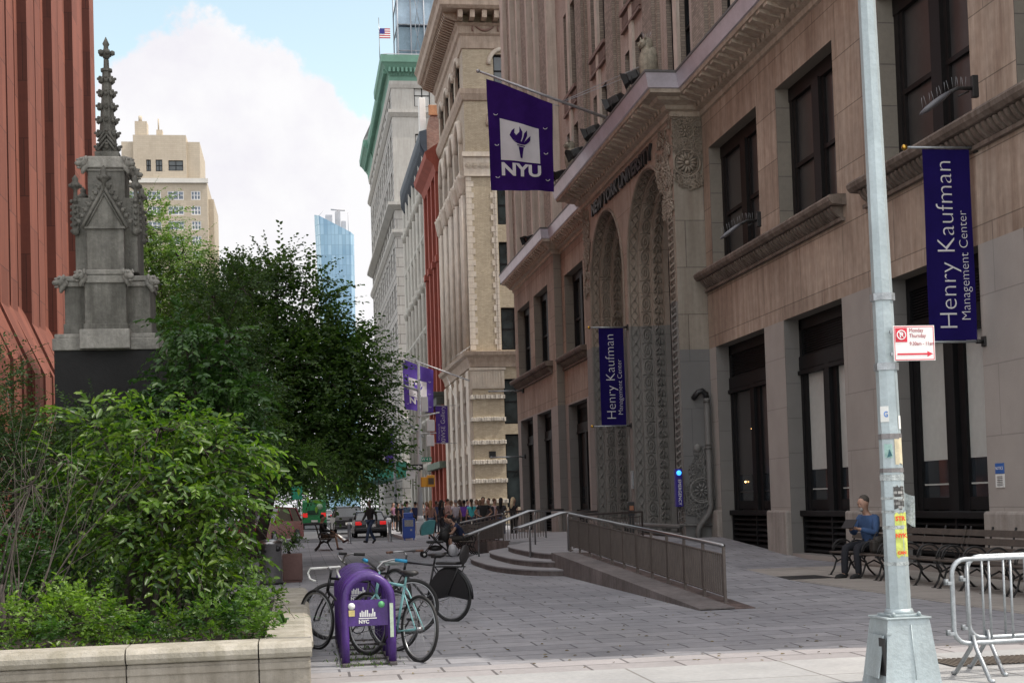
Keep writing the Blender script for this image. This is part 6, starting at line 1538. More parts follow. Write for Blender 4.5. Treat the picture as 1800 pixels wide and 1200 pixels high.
def banner(label, Yb, x0, x1, z0, z1, wallx, lines, m, group=None, cols=None):
    b = thing('hanging_banner', label, 'banner', (x1, Yb, z1), 0, group)
    def f(u, v, front=False): return Vector((x0+(x1-x0)*u, Yb+.012*math.sin(v*6+u*3)+.006*math.sin(u*11)-(.006 if front else 0), z0+(z1-z0)*v))
    w = MB(); cloth(w, f, 10, 24); w.build('banner_cloth', m, b)
    W, H = x1-x0, z1-z0
    for (s, size, uu, vv) in lines: mapped_text('banner_lettering', s, size, b, f, uu, vv, W, H, M_banner_white, rot=math.pi/2, sx=1.0, bold=-.007*size/.43)
    for z in (z0-.03, z1+.03):
        w = MB(); w.tube([(x0-.28, Yb, z), (wallx, Yb, z)], .022, 6); w.build('bracket_arm', M_galv, b)
        w = MB(); w.box(wallx-.04, wallx, Yb-.07, Yb+.07, z-.09, z+.09, .01); w.tube([(wallx-.03, Yb, z), (wallx-.16, Yb, z)], .04, 6); w.build('wall_bracket', M_iron, b)
        w = MB(); w.ball((x0-.32, Yb, z), .055, 10); w.build('finial', mat('gilded_ball', (.6, .36, .07), .25, .1, 5, metal=1), b)
BG = 'indigo banners hung along the limestone building'
banner('large indigo banner with white upright lettering at the far right above the benches', 23.4, 10.98, 11.86, 4.18, 7.55, 12.0, [('Henry Kaufman', .475, .44, .5), ('Management Center', .235, .80, .39)], M_indigo, BG)
banner('smaller looking indigo banner with upright lettering hung before the arches', 46.5, 10.08, 10.93, 4.05, 7.30, 11.1, [('Henry Kaufman', .455, .44, .5), ('Management Center', .225, .80, .39)], M_indigo, BG)
banner('narrow purple gallery banner hung on the red and yellow buildings', 113, 11.0, 11.97, 6.45, 9.4, 12.9, [('80WSE Gallery', .50, .6, .48), ('NYU Steinhardt', .2, .24, .3)], mat('gallery_banner_purple', (.05, .015, .20), .7, .1, 3))
for (z, Yb, t_) in ((3.9, 72.4, 'lower'), (7.3, 72.4, 'upper')):
    b = thing('banner_bracket', '%s bare banner arm at the far end of the limestone building' % t_, 'bracket', (11.6, Yb, z))
    w = MB(); w.tube([(11.64, Yb, z), (9.9, Yb, z)], .035, 6); w.ball((9.85, Yb, z), .06, 6); w.build('bracket_arm', M_galv, b); w = MB(); w.box(11.56, 11.65, Yb-.1, Yb+.1, z-.12, z+.12, .01); w.build('wall_bracket', M_iron, b)

# ------------------------------------------------------------------ owls, floodlights and wall lamps
M_owl = mat('weathered_owl_stone', (.36, .33, .26), .9, .4, 7, .4, 30, streak=.5)
def owl(label, x, y, z, s):
    o = thing('owl_statue', label, 'statue', (x, y, z), FWr+.3, 'stone owls on the cornice'); o.scale = (s, s, s)
    w = MB()
    w.lathe([(.10, 0), (.16, .08), (.23, .3), (.25, .5), (.22, .72), (.17, .82), (.185, .9), (.19, 1.0), (.15, 1.1), (.06, 1.15), (.0, 1.155)], 0, 0, 14, sy=.85); w.build('body', M_owl, o, True)
    w = MB(); w.ball((0, -.15, .97), (.16, .06, .12), 10)
    for s_ in (-1, 1): w.ball((s_*.07, -.20, .99), (.045, .03, .045), 8); w.tube([(s_*.1, -.1, 1.08), (s_*.14, -.1, 1.2)], [.04, .008], 6)
    w.tube([(0, -.2, .96), (0, -.25, .91), (0, -.23, .86)], [.025, .02, .004], 6); w.build('face', M_owl, o, True)
    for s_ in (-1, 1):
        w = MB(); w.M = Matrix.Translation((s_*.2, .03, .5)) @ Matrix.Rotation(s_*.12, 4, 'Y'); w.ball((0, 0, 0), (.07, .17, .36), 10); w.ball((0, .1, -.25), (.04, .1, .25), 8); w.build('wing', M_owl, o, True)
        w = MB()
        for k in (-1, 0, 1): w.tube([(s_*.08+k*.03, -.1, .04), (s_*.08+k*.035, -.2, .03), (s_*.08+k*.035, -.22, -.03)], .018, 5)
        w.build('talon', M_owl, o, True)
    w = MB()
    for k in range(7): a = k*.8; w.tube([(.06*math.cos(a), .06*math.sin(a), 1.12), (.13*math.cos(a), .13*math.sin(a), 1.3)], .004, 3)
    w.build('bird_spikes', M_galv, o, True); return o
owl('large stone owl on the near corner of the portal cornice', 10.45, 40.2, 13.74, 1.15)
owl('smaller looking stone owl on the far end of the portal cornice', 10.35, 51.6, 13.74, 1.05)
def flood(label, x, y, z, rz, s=1):
    o = thing('floodlight', label, 'floodlight', (x, y, z), rz, 'black floodlights along the cornice'); o.scale = (s, s, s)
    w = MB(); w.M = Matrix.Translation((0, 0, .28)) @ Matrix.Rotation(.35, 4, 'X')
    w.box(-.17, .17, -.1, .2, -.12, .12, .03); w.lathe([(.17, 0), (.2, .1), (.21, .13)], 0, 0, 12) if False else None
    for k in range(6): w.box(-.16, .16, .2+k*.022, .208+k*.022, -.1, .1)
    w.add([(-.22, -.24, -.17), (.22, -.24, -.17), (.22, -.24, .17), (-.22, -.24, .17), (-.16, -.1, -.11), (.16, -.1, -.11), (.16, -.1, .11), (-.16, -.1, .11)], [(0, 1, 5, 4), (1, 2, 6, 5), (2, 3, 7, 6), (3, 0, 4, 7)]); w.build('housing', M_iron, o, True)
    g_ = MB(); g_.M = w.M; g_.quad((-.15, -.12, -.1), (.15, -.12, -.1), (.15, -.12, .1), (-.15, -.12, .1)); g_.build('lens', M_glass, o, True)
    g_ = MB()
    for s_ in (-1, 1): g_.tube([(s_*.2, .02, .28), (s_*.2, .02, .05), (0, .02, 0)], .014, 5)
    g_.tube([(0, .02, -.05), (0, .02, .06)], .03, 6); g_.build('yoke', M_iron, o, True)
for (l, x, y, z, r_) in (('black floodlight just below the large owl', 10.15, 41.0, 13.8, -1.9), ('black floodlight halfway between the owls', 10.2, 43.6, 13.8, -2.2), ('black floodlight a little nearer the far owl than the middle one', 10.2, 47.2, 13.8, -2.0), ('black floodlight right beside the far owl', 10.2, 50.2, 13.8, -1.7), ('black floodlight at the far left end of the portal cornice', 10.2, 53.6, 13.8, -1.3), ('lone black floodlight on the low cornice at the building\'s far end', 11.15, 66.5, 13.75, -1.2)):
    flood(l, x, y, z, r_, 1.15)
def wall_lamp(label, x, y, z):
    o = thing('wall_lamp', label, 'lamp', (x, y, z), 0, 'spiked lamps on the window sills')
    w = MB(); w.box(x-.05, x+.06, y-.05, y+.05, z-.16, z+.22, .01); w.tube([(x, y, z), (x-.3, y, z-.0), (x-.5, y, z-.1)], .035, 6); w.tube([(x-.3, y, z-.14), (x-.1, y, z-.05)], .015, 5); w.build('bracket', M_iron, o)
    w = MB(); w.M = Matrix.Translation((x-.72, y, z-.26)) @ Matrix.Rotation(-.62, 4, 'Y'); w.ball((0, 0, 0), (.36, .13, .06), 12); w.build('lamp_head', mat('grey_lamp_housing', (.10, .10, .11), .4, .2, 5), o)
    w = MB()
    for k in range(9): a = x-.95+k*.07; w.tube([(a, y, z-.36+k*.045), (a-.03, y+(.03 if k % 2 else -.03), z-.18+k*.045)], .0035, 3)
    for k in range(5): a = x-.34+k*.045; w.tube([(a, y, z+.02), (a, y+(.03 if k % 2 else -.03), z+.19)], .0035, 3)
    w.build('bird_spikes', M_galv, o)
wall_lamp('lamp with bird spikes on the left window sill beside the portal', 11.55, 34.0, 8.42)
wall_lamp('larger looking lamp with bird spikes above the right indigo banner', 11.6, 22.6, 8.4)
# drain pipes (fixed to the building)
M_pipe = mat('grey_painted_pipe', (.13, .127, .12), .6, .15, 3)
w = MB(); w.tube([(11.80, 39.95, 4.35), (11.80, 39.9, 1.25), (11.72, 39.9, 1.05), (11.45, 39.9, .72), (11.40, 39.9, .6), (11.40, 39.9, .0)], .085, 10)
for z in (1.3, 3.05, 2.95): w.tube([(11.80, 39.92, z), (11.80, 39.92, z+.06)], .10, 10)
w.tube([(11.80, 39.95, 4.3), (11.80, 39.95, 4.42)], .10, 10)
w.tube([(10.9, 40.05, .78), (12.0, 40.05, .72)], .04, 6); w.build('drain_pipe', M_pipe, KB)
w = MB(); w.tube([(11.80, 39.95, 4.4), (11.78, 39.95, 4.55), (11.68, 39.95, 4.64), (11.56, 39.97, 4.6), (11.48, 40.0, 4.5), (11.46, 40.1, 4.45)], .085, 10); w.build('pipe_elbow', M_black, KB)
w = MB(); w.tube([(11.0, 40.4, .72), (11.0, 47.9, .72)], .07, 8); w.tube([(11.0, 40.4, .5), (11.0, 43.9, .5)], .05, 8); w.build('base_pipe', M_pipe, KB)
w = MB(); w.box(11.985, 11.998, 22.9, 23.2, 1.82, 2.0); w.build('notice_header', mat('notice_blue', (.03, .12, .4), .5, .1, 5), KB)
w = MB(); w.box(11.985, 11.998, 22.9, 23.2, 1.58, 1.81); w.build('notice_plate', M_wp, KB)
text_obj('notice_lettering', 'NOTICE', .075, KB, face_matrix((11.982, 23.05, 1.91), (0, -1, 0), (0, 0, 1)), M_white, .001)
w = MB()
for k in range(6): w.box(11.982, 11.985, 22.95, 23.15, 1.61+k*.03, 1.622+k*.03)
w.build('notice_small_print', M_iron, KB)
# emergency phone and door button post
EP = thing('emergency_phone', 'narrow purple emergency phone box with a glowing blue lamp by the arch', 'emergency phone', (10.86, 40.15, 1.2))
w = MB(); w.box(10.78, 11.0, 39.95, 40.12, 1.3, 2.4, .02); w.build('box', mat('emergency_purple', (.035, .02, .22), .4, .1, 4), EP)
w = MB(); w.ball((10.89, 39.93, 2.28), (.075, .05, .075), 10); w.build('blue_lamp', mat('blue_lamp_glow', (.05, .35, 1.0), .3, .05, 3, emit=1.4), EP)
text_obj('phone_lettering', 'EMERGENCY', .13, EP, face_matrix((10.90, 39.945, 1.72), (0, 0, -1), (1, 0, 0)), M_wp, .001)
w = MB(); w.tube([(10.88, 40.1, 1.3), (10.88, 40.1, .85), (11.0, 40.05, .7)], .02, 6); w.tube([(10.95, 40.1, 1.3), (10.95, 40.1, .9), (11.1, 40.02, .78)], .018, 6); w.build('conduit', M_pipe, EP)
DP = thing('button_post', 'slim black door button post with an orange panel on the terrace', 'bollard', (8.5, 36, .4))
w = MB(); w.box(8.42, 8.59, 35.93, 36.07, .40, 1.50, .02); w.build('post', M_black, DP)
w = MB(); w.box(8.45, 8.56, 35.92, 35.93, 1.28, 1.40); w.build('button_panel', mat('brown_orange_panel', (.25, .10, .05), .5, .1, 4), DP)
IB = thing('wall_intercom', 'small grey plate on the pier between the arches', 'intercom', (11.05, 46.5, 2.3)); w = MB(); w.box(11.04, 11.1, 46.35, 46.62, 1.9, 2.5, .01); w.box(11.03, 11.04, 46.4, 46.57, 2.0, 2.4); w.build('plate', M_galv, IB)

# ------------------------------------------------------------------ distant street furniture
NB = thing('newspaper_box', 'blue newspaper box at the plaza edge beside the far street pole', 'newspaper box', (4.95, 65, 0))
w = MB(); w.box(4.66, 5.22, 64.8, 65.25, .08, 1.0, .03); w.box(4.72, 5.16, 64.85, 65.2, 1.0, 1.25, .04); w.box(4.7, 4.76, 64.82, 64.9, 0, .1); w.box(5.12, 5.18, 64.82, 64.9, 0, .1); w.build('box', M_blue_box, NB)
w = MB(); w.box(4.74, 5.14, 64.785, 64.8, .62, .92); w.build('display_window', mat('newsprint_window', (.3, .3, .3), .3, .4, 20), NB); w = MB(); w.box(5.0, 5.08, 64.78, 64.8, .42, .5); w.build('handle', M_steel, NB)
for i, (x, y, l) in enumerate(((2.15, 62.5, 'short grey bollard left of the walking man'), (3.95, 63, 'short grey bollard right of the walking man'), (5.2, 71, 'short grey bollard on the far kerb behind the newspaper box'))):
    b = thing('bollard', l, 'bollard', (x, y, 0), 0, 'grey bollards at the plaza edge'); w = MB(); w.lathe([(.11, 0), (.09, .04), (.075, .08), (.07, .78), (.09, .8), (.09, .84), (.06, .9), (.0, .93)], x, y, 10); w.build('post', M_galv, b)
SP = thing('signal_pole', 'tall galvanised street pole with mast arm, street signs and yellow crossing signal', 'street pole', (6.42, 76, 0))
px_ = lambda z: 6.40+.018*z
M_palep = mat('pale_galvanised_pole', (.6, .62, .63), .5, .1, 3, metal=.15)
w = MB(); w.tube([(px_(z), 76, z) for z in (.9, 4, 7.6, 9.2)], [.15, .12, .09, .06], 8); w.box(6.15, 6.7, 75.75, 76.25, 0, .7, .03); w.tube([(6.42, 76, .7), (6.42, 76, 1.0)], [.22, .16], 8)
w.tube([(6.55, 76, 8.9), (6.4, 76, 9.4), (6.0, 76, 9.55), (5.7, 76, 9.3)], .04, 6); w.build('pole', M_palep, SP)
w = MB(); w.tube([(6.5, 76, 7.7), (3.6, 76, 8.75)], [.07, .045], 6); w.build('mast_arm', M_palep, SP)
w = MB(); w.tube([(6.7, 76, 5.2), (5.5, 76, 6.4)], .05, 5); w.build('brace', M_galv, SP)
w = MB(); w.ball((5.62, 76, 9.25), (.28, .14, .09), 8); w.build('lamp_head', M_white, SP)
w = MB(); w.box(6.62, 6.98, 75.7, 75.95, 6.55, 7.35, .03); w.box(6.9, 7.3, 75.7, 75.95, 5.5, 6.1, .03); w.box(6.85, 7.25, 75.7, 75.9, 4.7, 5.3, .03); w.tube([(6.5, 75.9, 6.3), (7.6, 75.9, 6.5)], .04, 5); w.tube([(6.5, 75.9, 5.4), (7.4, 75.9, 5.4)], .03, 5); w.build('control_boxes', M_white, SP)
w = MB(); w.box(6.55, 7.1, 75.83, 75.85, 3.88, 4.12); w.build('street_name_plate', mat('street_sign_green', (.02, .28, .16), .5, .05, 3), SP)
text_obj('street_name_lettering', 'W 4 St', .19, SP, face_matrix((6.83, 75.82, 4.0), (1, 0, 0), (0, 0, 1)), M_white, .002, bold=.003)
w = MB(); w.box(5.72, 6.62, 75.80, 75.82, 3.44, 3.75); w.build('one_way_plate', M_black, SP)
w = MB(); w.box(5.78, 6.38, 75.78, 75.80, 3.53, 3.66); w.add([(6.36, 75.79, 3.48), (6.58, 75.79, 3.595), (6.36, 75.79, 3.71)], [(0, 1, 2)]); w.build('one_way_arrow', M_white, SP)
text_obj('one_way_lettering', 'ONE WAY', .11, SP, face_matrix((6.08, 75.77, 3.595), (1, 0, 0), (0, 0, 1)), M_black, .002)
w = MB(); w.box(5.72, 6.2, 75.85, 75.87, 2.98, 3.40); w.build('sign_plate', M_white, SP)
M_ysig = mat('signal_yellow', (.75, .34, .02), .4, .1, 4)
for k, (x0, x1) in enumerate(((6.48, 6.80), (6.80, 7.22))):
    w = MB(); w.box(x0, x1, 75.5+.1*k, 75.9, 2.52, 3.15-(.1 if k == 0 else 0), .03); w.build('crossing_signal', M_ysig, SP)
w = MB(); w.box(6.86, 7.16, 75.58, 75.6, 2.66, 3.0); w.build('signal_lens', mat('dark_signal_lens', (.10, .06, .03), .4, .3, 9), SP)
SP2 = thing('street_pole', 'thin pale street pole with purple pennants beyond the signal pole', 'street pole', (8.1, 120, 0))
w = MB(); w.tube([(8.1, 120, 0), (8.1, 120, 9)], [.14, .09], 8); w.build('pole', M_galv, SP2); w = MB(); w.box(7.3, 8.0, 119.9, 119.95, 5.2, 7.6); w.build('pennant', M_purple2, SP2)
GS = thing('street_sign', 'small green road sign seen under the trees by the parked cars', 'sign', (-.1, 112, 0)); w = MB(); w.tube([(-.1, 112, 0), (-.1, 112, 3.2)], .05, 6); w.build('pole', M_galv, GS)
w = MB(); w.box(-.5, .3, 111.9, 111.94, 2.3, 3.3); w.build('sign_plate', mat('road_sign_green', (.02, .3, .18), .5, .05, 3), GS)

# ------------------------------------------------------------------ vehicles
M_cgl = glassmat('car_glass', (.02, .024, .028), .05); M_tail = mat('tail_lamp_red', (.5, .01, .01), .25, .1, 4, emit=.6); M_chrome = mat('chrome', (.6, .6, .6), .12, .05, 4, metal=1); M_head = mat('headlamp_glass', (.6, .62, .62), .1, .2, 12)
def vehicle(name, label, cat, loc, rz, col, kind='sedan', s=1, group=None):
    t = thing(name, label, cat, loc, rz, group); t.scale = (s, s, s)
    paint = mat(col[0], col[1], .25, .06, 2)
    P = {'sedan': dict(L=4.7, W=1.84, body=[(-2.35, .35), (-2.35, .75), (-2.28, .98), (-1.5, 1.02), (1.0, .98), (2.0, .86), (2.3, .66), (2.35, .4), (2.2, .25), (-2.2, .25)], cab=[(-1.75, 1.0), (-1.05, 1.42), (.1, 1.45), (1.15, .98)]),
         'suv': dict(L=4.9, W=1.95, body=[(-2.45, .42), (-2.48, .9), (-2.4, 1.12), (1.15, 1.14), (2.15, 1.02), (2.42, .8), (2.45, .5), (2.3, .32), (-2.3, .32)], cab=[(-2.35, 1.1), (-2.1, 1.72), (.2, 1.78), (1.2, 1.12)]),
         'van': dict(L=5.6, W=2.0, body=[(-2.8, .45), (-2.8, 2.25), (-2.7, 2.4), (1.5, 2.4), (2.2, 1.4), (2.75, 1.1), (2.8, .5), (2.6, .35), (-2.6, .35)], cab=None)}[kind]
    W = P['W']/2
    def shell(w, prof, w0, w1, zt, zb):
        n = len(prof); vs = []
        for sx in (-1, 1):
            for (y, z) in prof: f = (z-zb)/(zt-zb); vs.append((sx*(w0+(w1-w0)*max(0, f)), -y, z))
        # y sign flipped so that the front points to +y local
        vs = [(x, -y, z) for x, y, z in vs]
        w.add(vs, [tuple(range(n)), tuple(range(2*n-1, n-1, -1))]+[(i, n+i, n+(i+1) % n, (i+1) % n) for i in range(n)])
    w = MB(); zt = max(z for _, z in P['body']); shell(w, P['body'], W, W*.93, zt, .3)
    o = w.build('body', paint, t, True)
    if P['cab']:
        c = P['cab']; g_ = MB(); shell(g_, c, W*.90, W*.72, c[1][1], c[0][1]); g_.build('window_band', M_cgl, t, True)
        r_ = MB(); (y1, z1), (y2, z2) = c[1], c[2]; r_.add([(sx*W*.73, y, z) for sx in (-1, 1) for (y, z) in ((y1-.04, z1+.005), (y2+.04, z2+.005), (y2, z2+.05), (y1, z1+.05))], [(0, 1, 2, 3), (7, 6, 5, 4), (3, 2, 6, 7), (0, 3, 7, 4), (1, 5, 6, 2)])
        for sx in (-1, 1):
            for q, (ya, yb) in enumerate(((c[0][0], y1), (c[3][0], y2))):
                zz = c[0][1] if q == 0 else c[3][1]; r_.tube([(sx*W*.905, ya, zz), (sx*W*.73, yb, z1+.01)], .04, 4)
            r_.tube([(sx*W*.91, (y1+y2)/2-.2, c[0][1]), (sx*W*.735, (y1+y2)/2-.2, z1)], .035, 4)
        r_.build('roof', paint, t, True)
        m_ = MB()
        for sx in (-1, 1): m_.box(sx*(W-.02), sx*(W+.16), 1.0*P['L']/4.7-.3, 1.12*P['L']/4.7-.3, c[0][1]-.02, c[0][1]+.12, .02)
        m_.build('wing_mirror', paint, t, True)
    else:
        g_ = MB(); g_.add([(-W*.85, 1.58, 2.28), (W*.85, 1.58, 2.28), (W*.9, 2.2, 1.44), (-W*.9, 2.2, 1.44)], [(3, 2, 1, 0)])
        for sx in (-1, 1): g_.box(sx*(W*.93), sx*(W*.965), .6, 1.5, 1.5, 2.1)
        g_.build('window_band', M_cgl, t, True)
    for sx in (-1, 1):
        for y in (-P['L']*.31, P['L']*.31):
            r = .33 if kind == 'sedan' else .37
            k = MB(); k.tube([(sx*(W-.2), y, r), (sx*(W+.01), y, r)], r, 18); wh = k.build('wheel', M_rubber, t, True); k = MB(); k.tube([(sx*(W+.0), y, r), (sx*(W+.025), y, r)], r*.6, 12); k.build('rim', M_galv, wh, True)
        k = MB(); yb = -P['L']/2; k.box(sx*(W*.55), sx*(W*.93), yb-.02, yb+.1, .72 if kind != 'van' else 1.0, .92 if kind != 'van' else 1.35, .02); k.build('tail_lamp', M_tail, t, True)
        k = MB(); yf = P['L']/2-(.12 if kind != 'van' else .05); k.box(sx*(W*.5), sx*(W*.9), yf-.1, yf+.06, .62, .80, .03); k.build('headlamp', M_head, t, True)
    k = MB(); k.box(-W*.96, W*.96, yb-.07, yb+.08, .36, .56, .04); k.box(-W*.96, W*.96, P['L']/2-.06, P['L']/2+.07, .32, .52, .04); k.build('bumper', paint if kind != 'van' else M_black, t, True)
    k = MB(); k.box(-.26, .26, yb-.085, yb-.03, .60, .76); k.build('number_plate', M_wp, t, True)
    k = MB(); k.box(-.55, .55, P['L']/2-.04, P['L']/2+.075, .54, .68, .01); k.box(-.6, .6, P['L']/2-.02, P['L']/2+.08, .68, .70); k.build('grille', M_chrome, t, True)
    return t
CG = 'vehicles on the street beyond the plaza'
vehicle('sedan_car', 'black sedan seen from behind at the kerb beyond the walking man', 'car', (3.95, 82, -.16), 0, ('black_car_paint', (.012, .012, .014)), 'sedan', 1, CG)
vehicle('suv_car', 'black sport utility car with red tail lamps ahead of the sedan', 'car', (3.1, 95, -.16), .05, ('black_suv_paint', (.02, .02, .022)), 'suv', 1, CG)
v_ = vehicle('delivery_van', 'green box van seen from behind in the middle of the street', 'van', (1.25, 120, -.16), 0, ('green_van_paint', (.01, .22, .06)), 'van', 1, CG)
k = MB(); k.tube([(.45, -2.83, 1.85), (.45, -2.86, 1.85)], .24, 16); k.build('round_emblem', mat('pale_green_emblem', (.4, .6, .4), .5, .2, 9), v_, True)
k = MB(); k.box(-.55, .35, -2.84, -2.81, 1.2, 1.55); k.build('rear_lettering_patch', mat('dark_green_lettering', (.005, .05, .02), .5, .5, 9), v_, True)
vehicle('suv_car', 'maroon sport utility car parked facing the plaza behind the litter bin', 'car', (-1.55, 69.5, -.16), math.pi-.35, ('maroon_car_paint', (.20, .012, .03)), 'suv', 1.02, CG)
vehicle('sedan_car', 'white car far up the street beyond the green van', 'car', (3.0, 165, -.16), 0, ('white_car_paint', (.6, .6, .6)), 'sedan', 1, CG)
vehicle('sedan_car', 'silver car farthest up the street in the left lane', 'car', (1.2, 200, -.16), 0, ('silver_car_paint', (.35, .36, .38)), 'sedan', 1, CG)
vehicle('suv_car', 'dark grey parked car half hidden behind the maroon car', 'car', (-4.6, 82, -.16), math.pi, ('grey_car_paint', (.06, .06, .065)), 'suv', 1, CG)
# ------------------------------------------------------------------ people
def skinmesh(name, nodes, edges, root, sub=2):
    """nodes {key: (co, (rx, ry))}; one continuous surface grown round the skeleton"""
    keys = list(nodes); ix = {k: i for i, k in enumerate(keys)}
    me = bpy.data.meshes.new(name); me.from_pydata([nodes[k][0] for k in keys], [(ix[a], ix[b]) for a, b in edges], [])
    o = bpy.data.objects.new('tmp', me); COL.objects.link(o)
    md = o.modifiers.new('s', 'SKIN'); md.use_smooth_shade = True
    for k in keys:
        sv = me.skin_vertices[0].data[ix[k]]; r = nodes[k][1]; sv.radius = (r, r) if isinstance(r, (int, float)) else r; sv.use_root = (k == root)
    if sub: ss = o.modifiers.new('u', 'SUBSURF'); ss.levels = sub; ss.render_levels = sub
    out = bpy.data.meshes.new_from_object(o.evaluated_get(bpy.context.evaluated_depsgraph_get())); bpy.data.objects.remove(o); bpy.data.meshes.remove(me)
    out.name = name
    for p in out.polygons: p.use_smooth = True
    out.materials.clear(); return out
V3 = Vector
def joints(kind):
    J = dict(hip=(0, 0, .95), waist=(0, 0, 1.10), chest=(0, .0, 1.33), neck=(0, .01, 1.47), head0=(0, -.01, 1.56),
             hl=(.095, 0, .91), hr=(-.095, 0, .91), kl=(.10, -.01, .50), kr=(-.10, -.01, .50), al=(.105, .02, .09), ar=(-.105, .02, .09), tl=(.12, -.14, .03), tr=(-.12, -.14, .03),
             sl=(.175, .0, 1.40), sr=(-.175, .0, 1.40), el=(.235, .02, 1.13), er=(-.235, .02, 1.13), wl=(.24, -.06, .89), wr=(-.24, -.06, .89))
    U = dict(
        stand={},
        phone=dict(er=(-.23, .0, 1.13), wr=(-.10, -.24, 1.22), el=(.22, .02, 1.12), wl=(.07, -.25, 1.18)),
        akimbo=dict(el=(.36, .05, 1.15), wl=(.19, -.04, 1.02), er=(-.36, .05, 1.15), wr=(-.19, -.04, 1.02)),
        lean=dict(kl=(.12, -.06, .5), al=(.15, -.02, .09), tl=(.18, -.17, .03), er=(-.25, -.02, 1.12), wr=(-.12, -.18, 1.05)),
        raised=dict(er=(-.26, -.08, 1.24), wr=(-.11, -.13, 1.52)),
        walk=dict(kl=(.09, -.20, .54), al=(.09, -.30, .12), tl=(.10, -.44, .10), kr=(-.09, .06, .50), ar=(-.09, .30, .16), tr=(-.09, .20, .04), el=(.24, .12, 1.14), wl=(.25, .12, .90), er=(-.24, -.06, 1.14), wr=(-.22, -.24, .95)),
        sit=dict(hip=(0, .02, .55), waist=(0, .04, .70), chest=(0, -.01, .93), neck=(0, -.05, 1.06), head0=(0, -.09, 1.14), hl=(.10, .0, .53), hr=(-.10, .0, .53), kl=(.13, -.43, .52), kr=(-.13, -.43, .52), al=(.13, -.40, .09), ar=(-.13, -.46, .09), tl=(.14, -.56, .03), tr=(-.14, -.62, .03),
                 sl=(.175, -.02, .99), sr=(-.175, -.02, .99), el=(.24, -.10, .74), er=(-.24, -.10, .74), wl=(.09, -.33, .82), wr=(-.09, -.33, .82)),
        sitlean=dict(hip=(0, .02, .55), waist=(0, -.05, .70), chest=(0, -.20, .88), neck=(0, -.30, .98), head0=(0, -.38, 1.04), hl=(.10, .0, .53), hr=(-.10, .0, .53), kl=(.17, -.42, .52), kr=(-.17, -.42, .52), al=(.16, -.38, .09), ar=(-.16, -.36, .09), tl=(.18, -.54, .03), tr=(-.18, -.52, .03),
                     sl=(.18, -.22, .93), sr=(-.18, -.22, .93), el=(.24, -.38, .70), er=(-.24, -.38, .70), wl=(.12, -.60, .70), wr=(-.12, -.60, .70)),
        sitcross=dict(hip=(0, .02, .55), waist=(0, .07, .70), chest=(0, .10, .93), neck=(0, .08, 1.06), head0=(0, .05, 1.14), hl=(.10, .0, .53), hr=(-.10, .0, .53), kl=(.06, -.44, .60), kr=(-.11, -.43, .52), al=(-.10, -.72, .34), ar=(-.12, -.50, .09), tl=(-.12, -.88, .36), tr=(-.12, -.66, .03),
                      sl=(.175, .09, .99), sr=(-.175, .09, .99), el=(.24, -.02, .76), er=(-.24, -.02, .76), wl=(.06, -.25, .72), wr=(-.06, -.28, .72)))[kind]
    J.update(U); return {k: V3(v) for k, v in J.items()}
PCACHE = {}
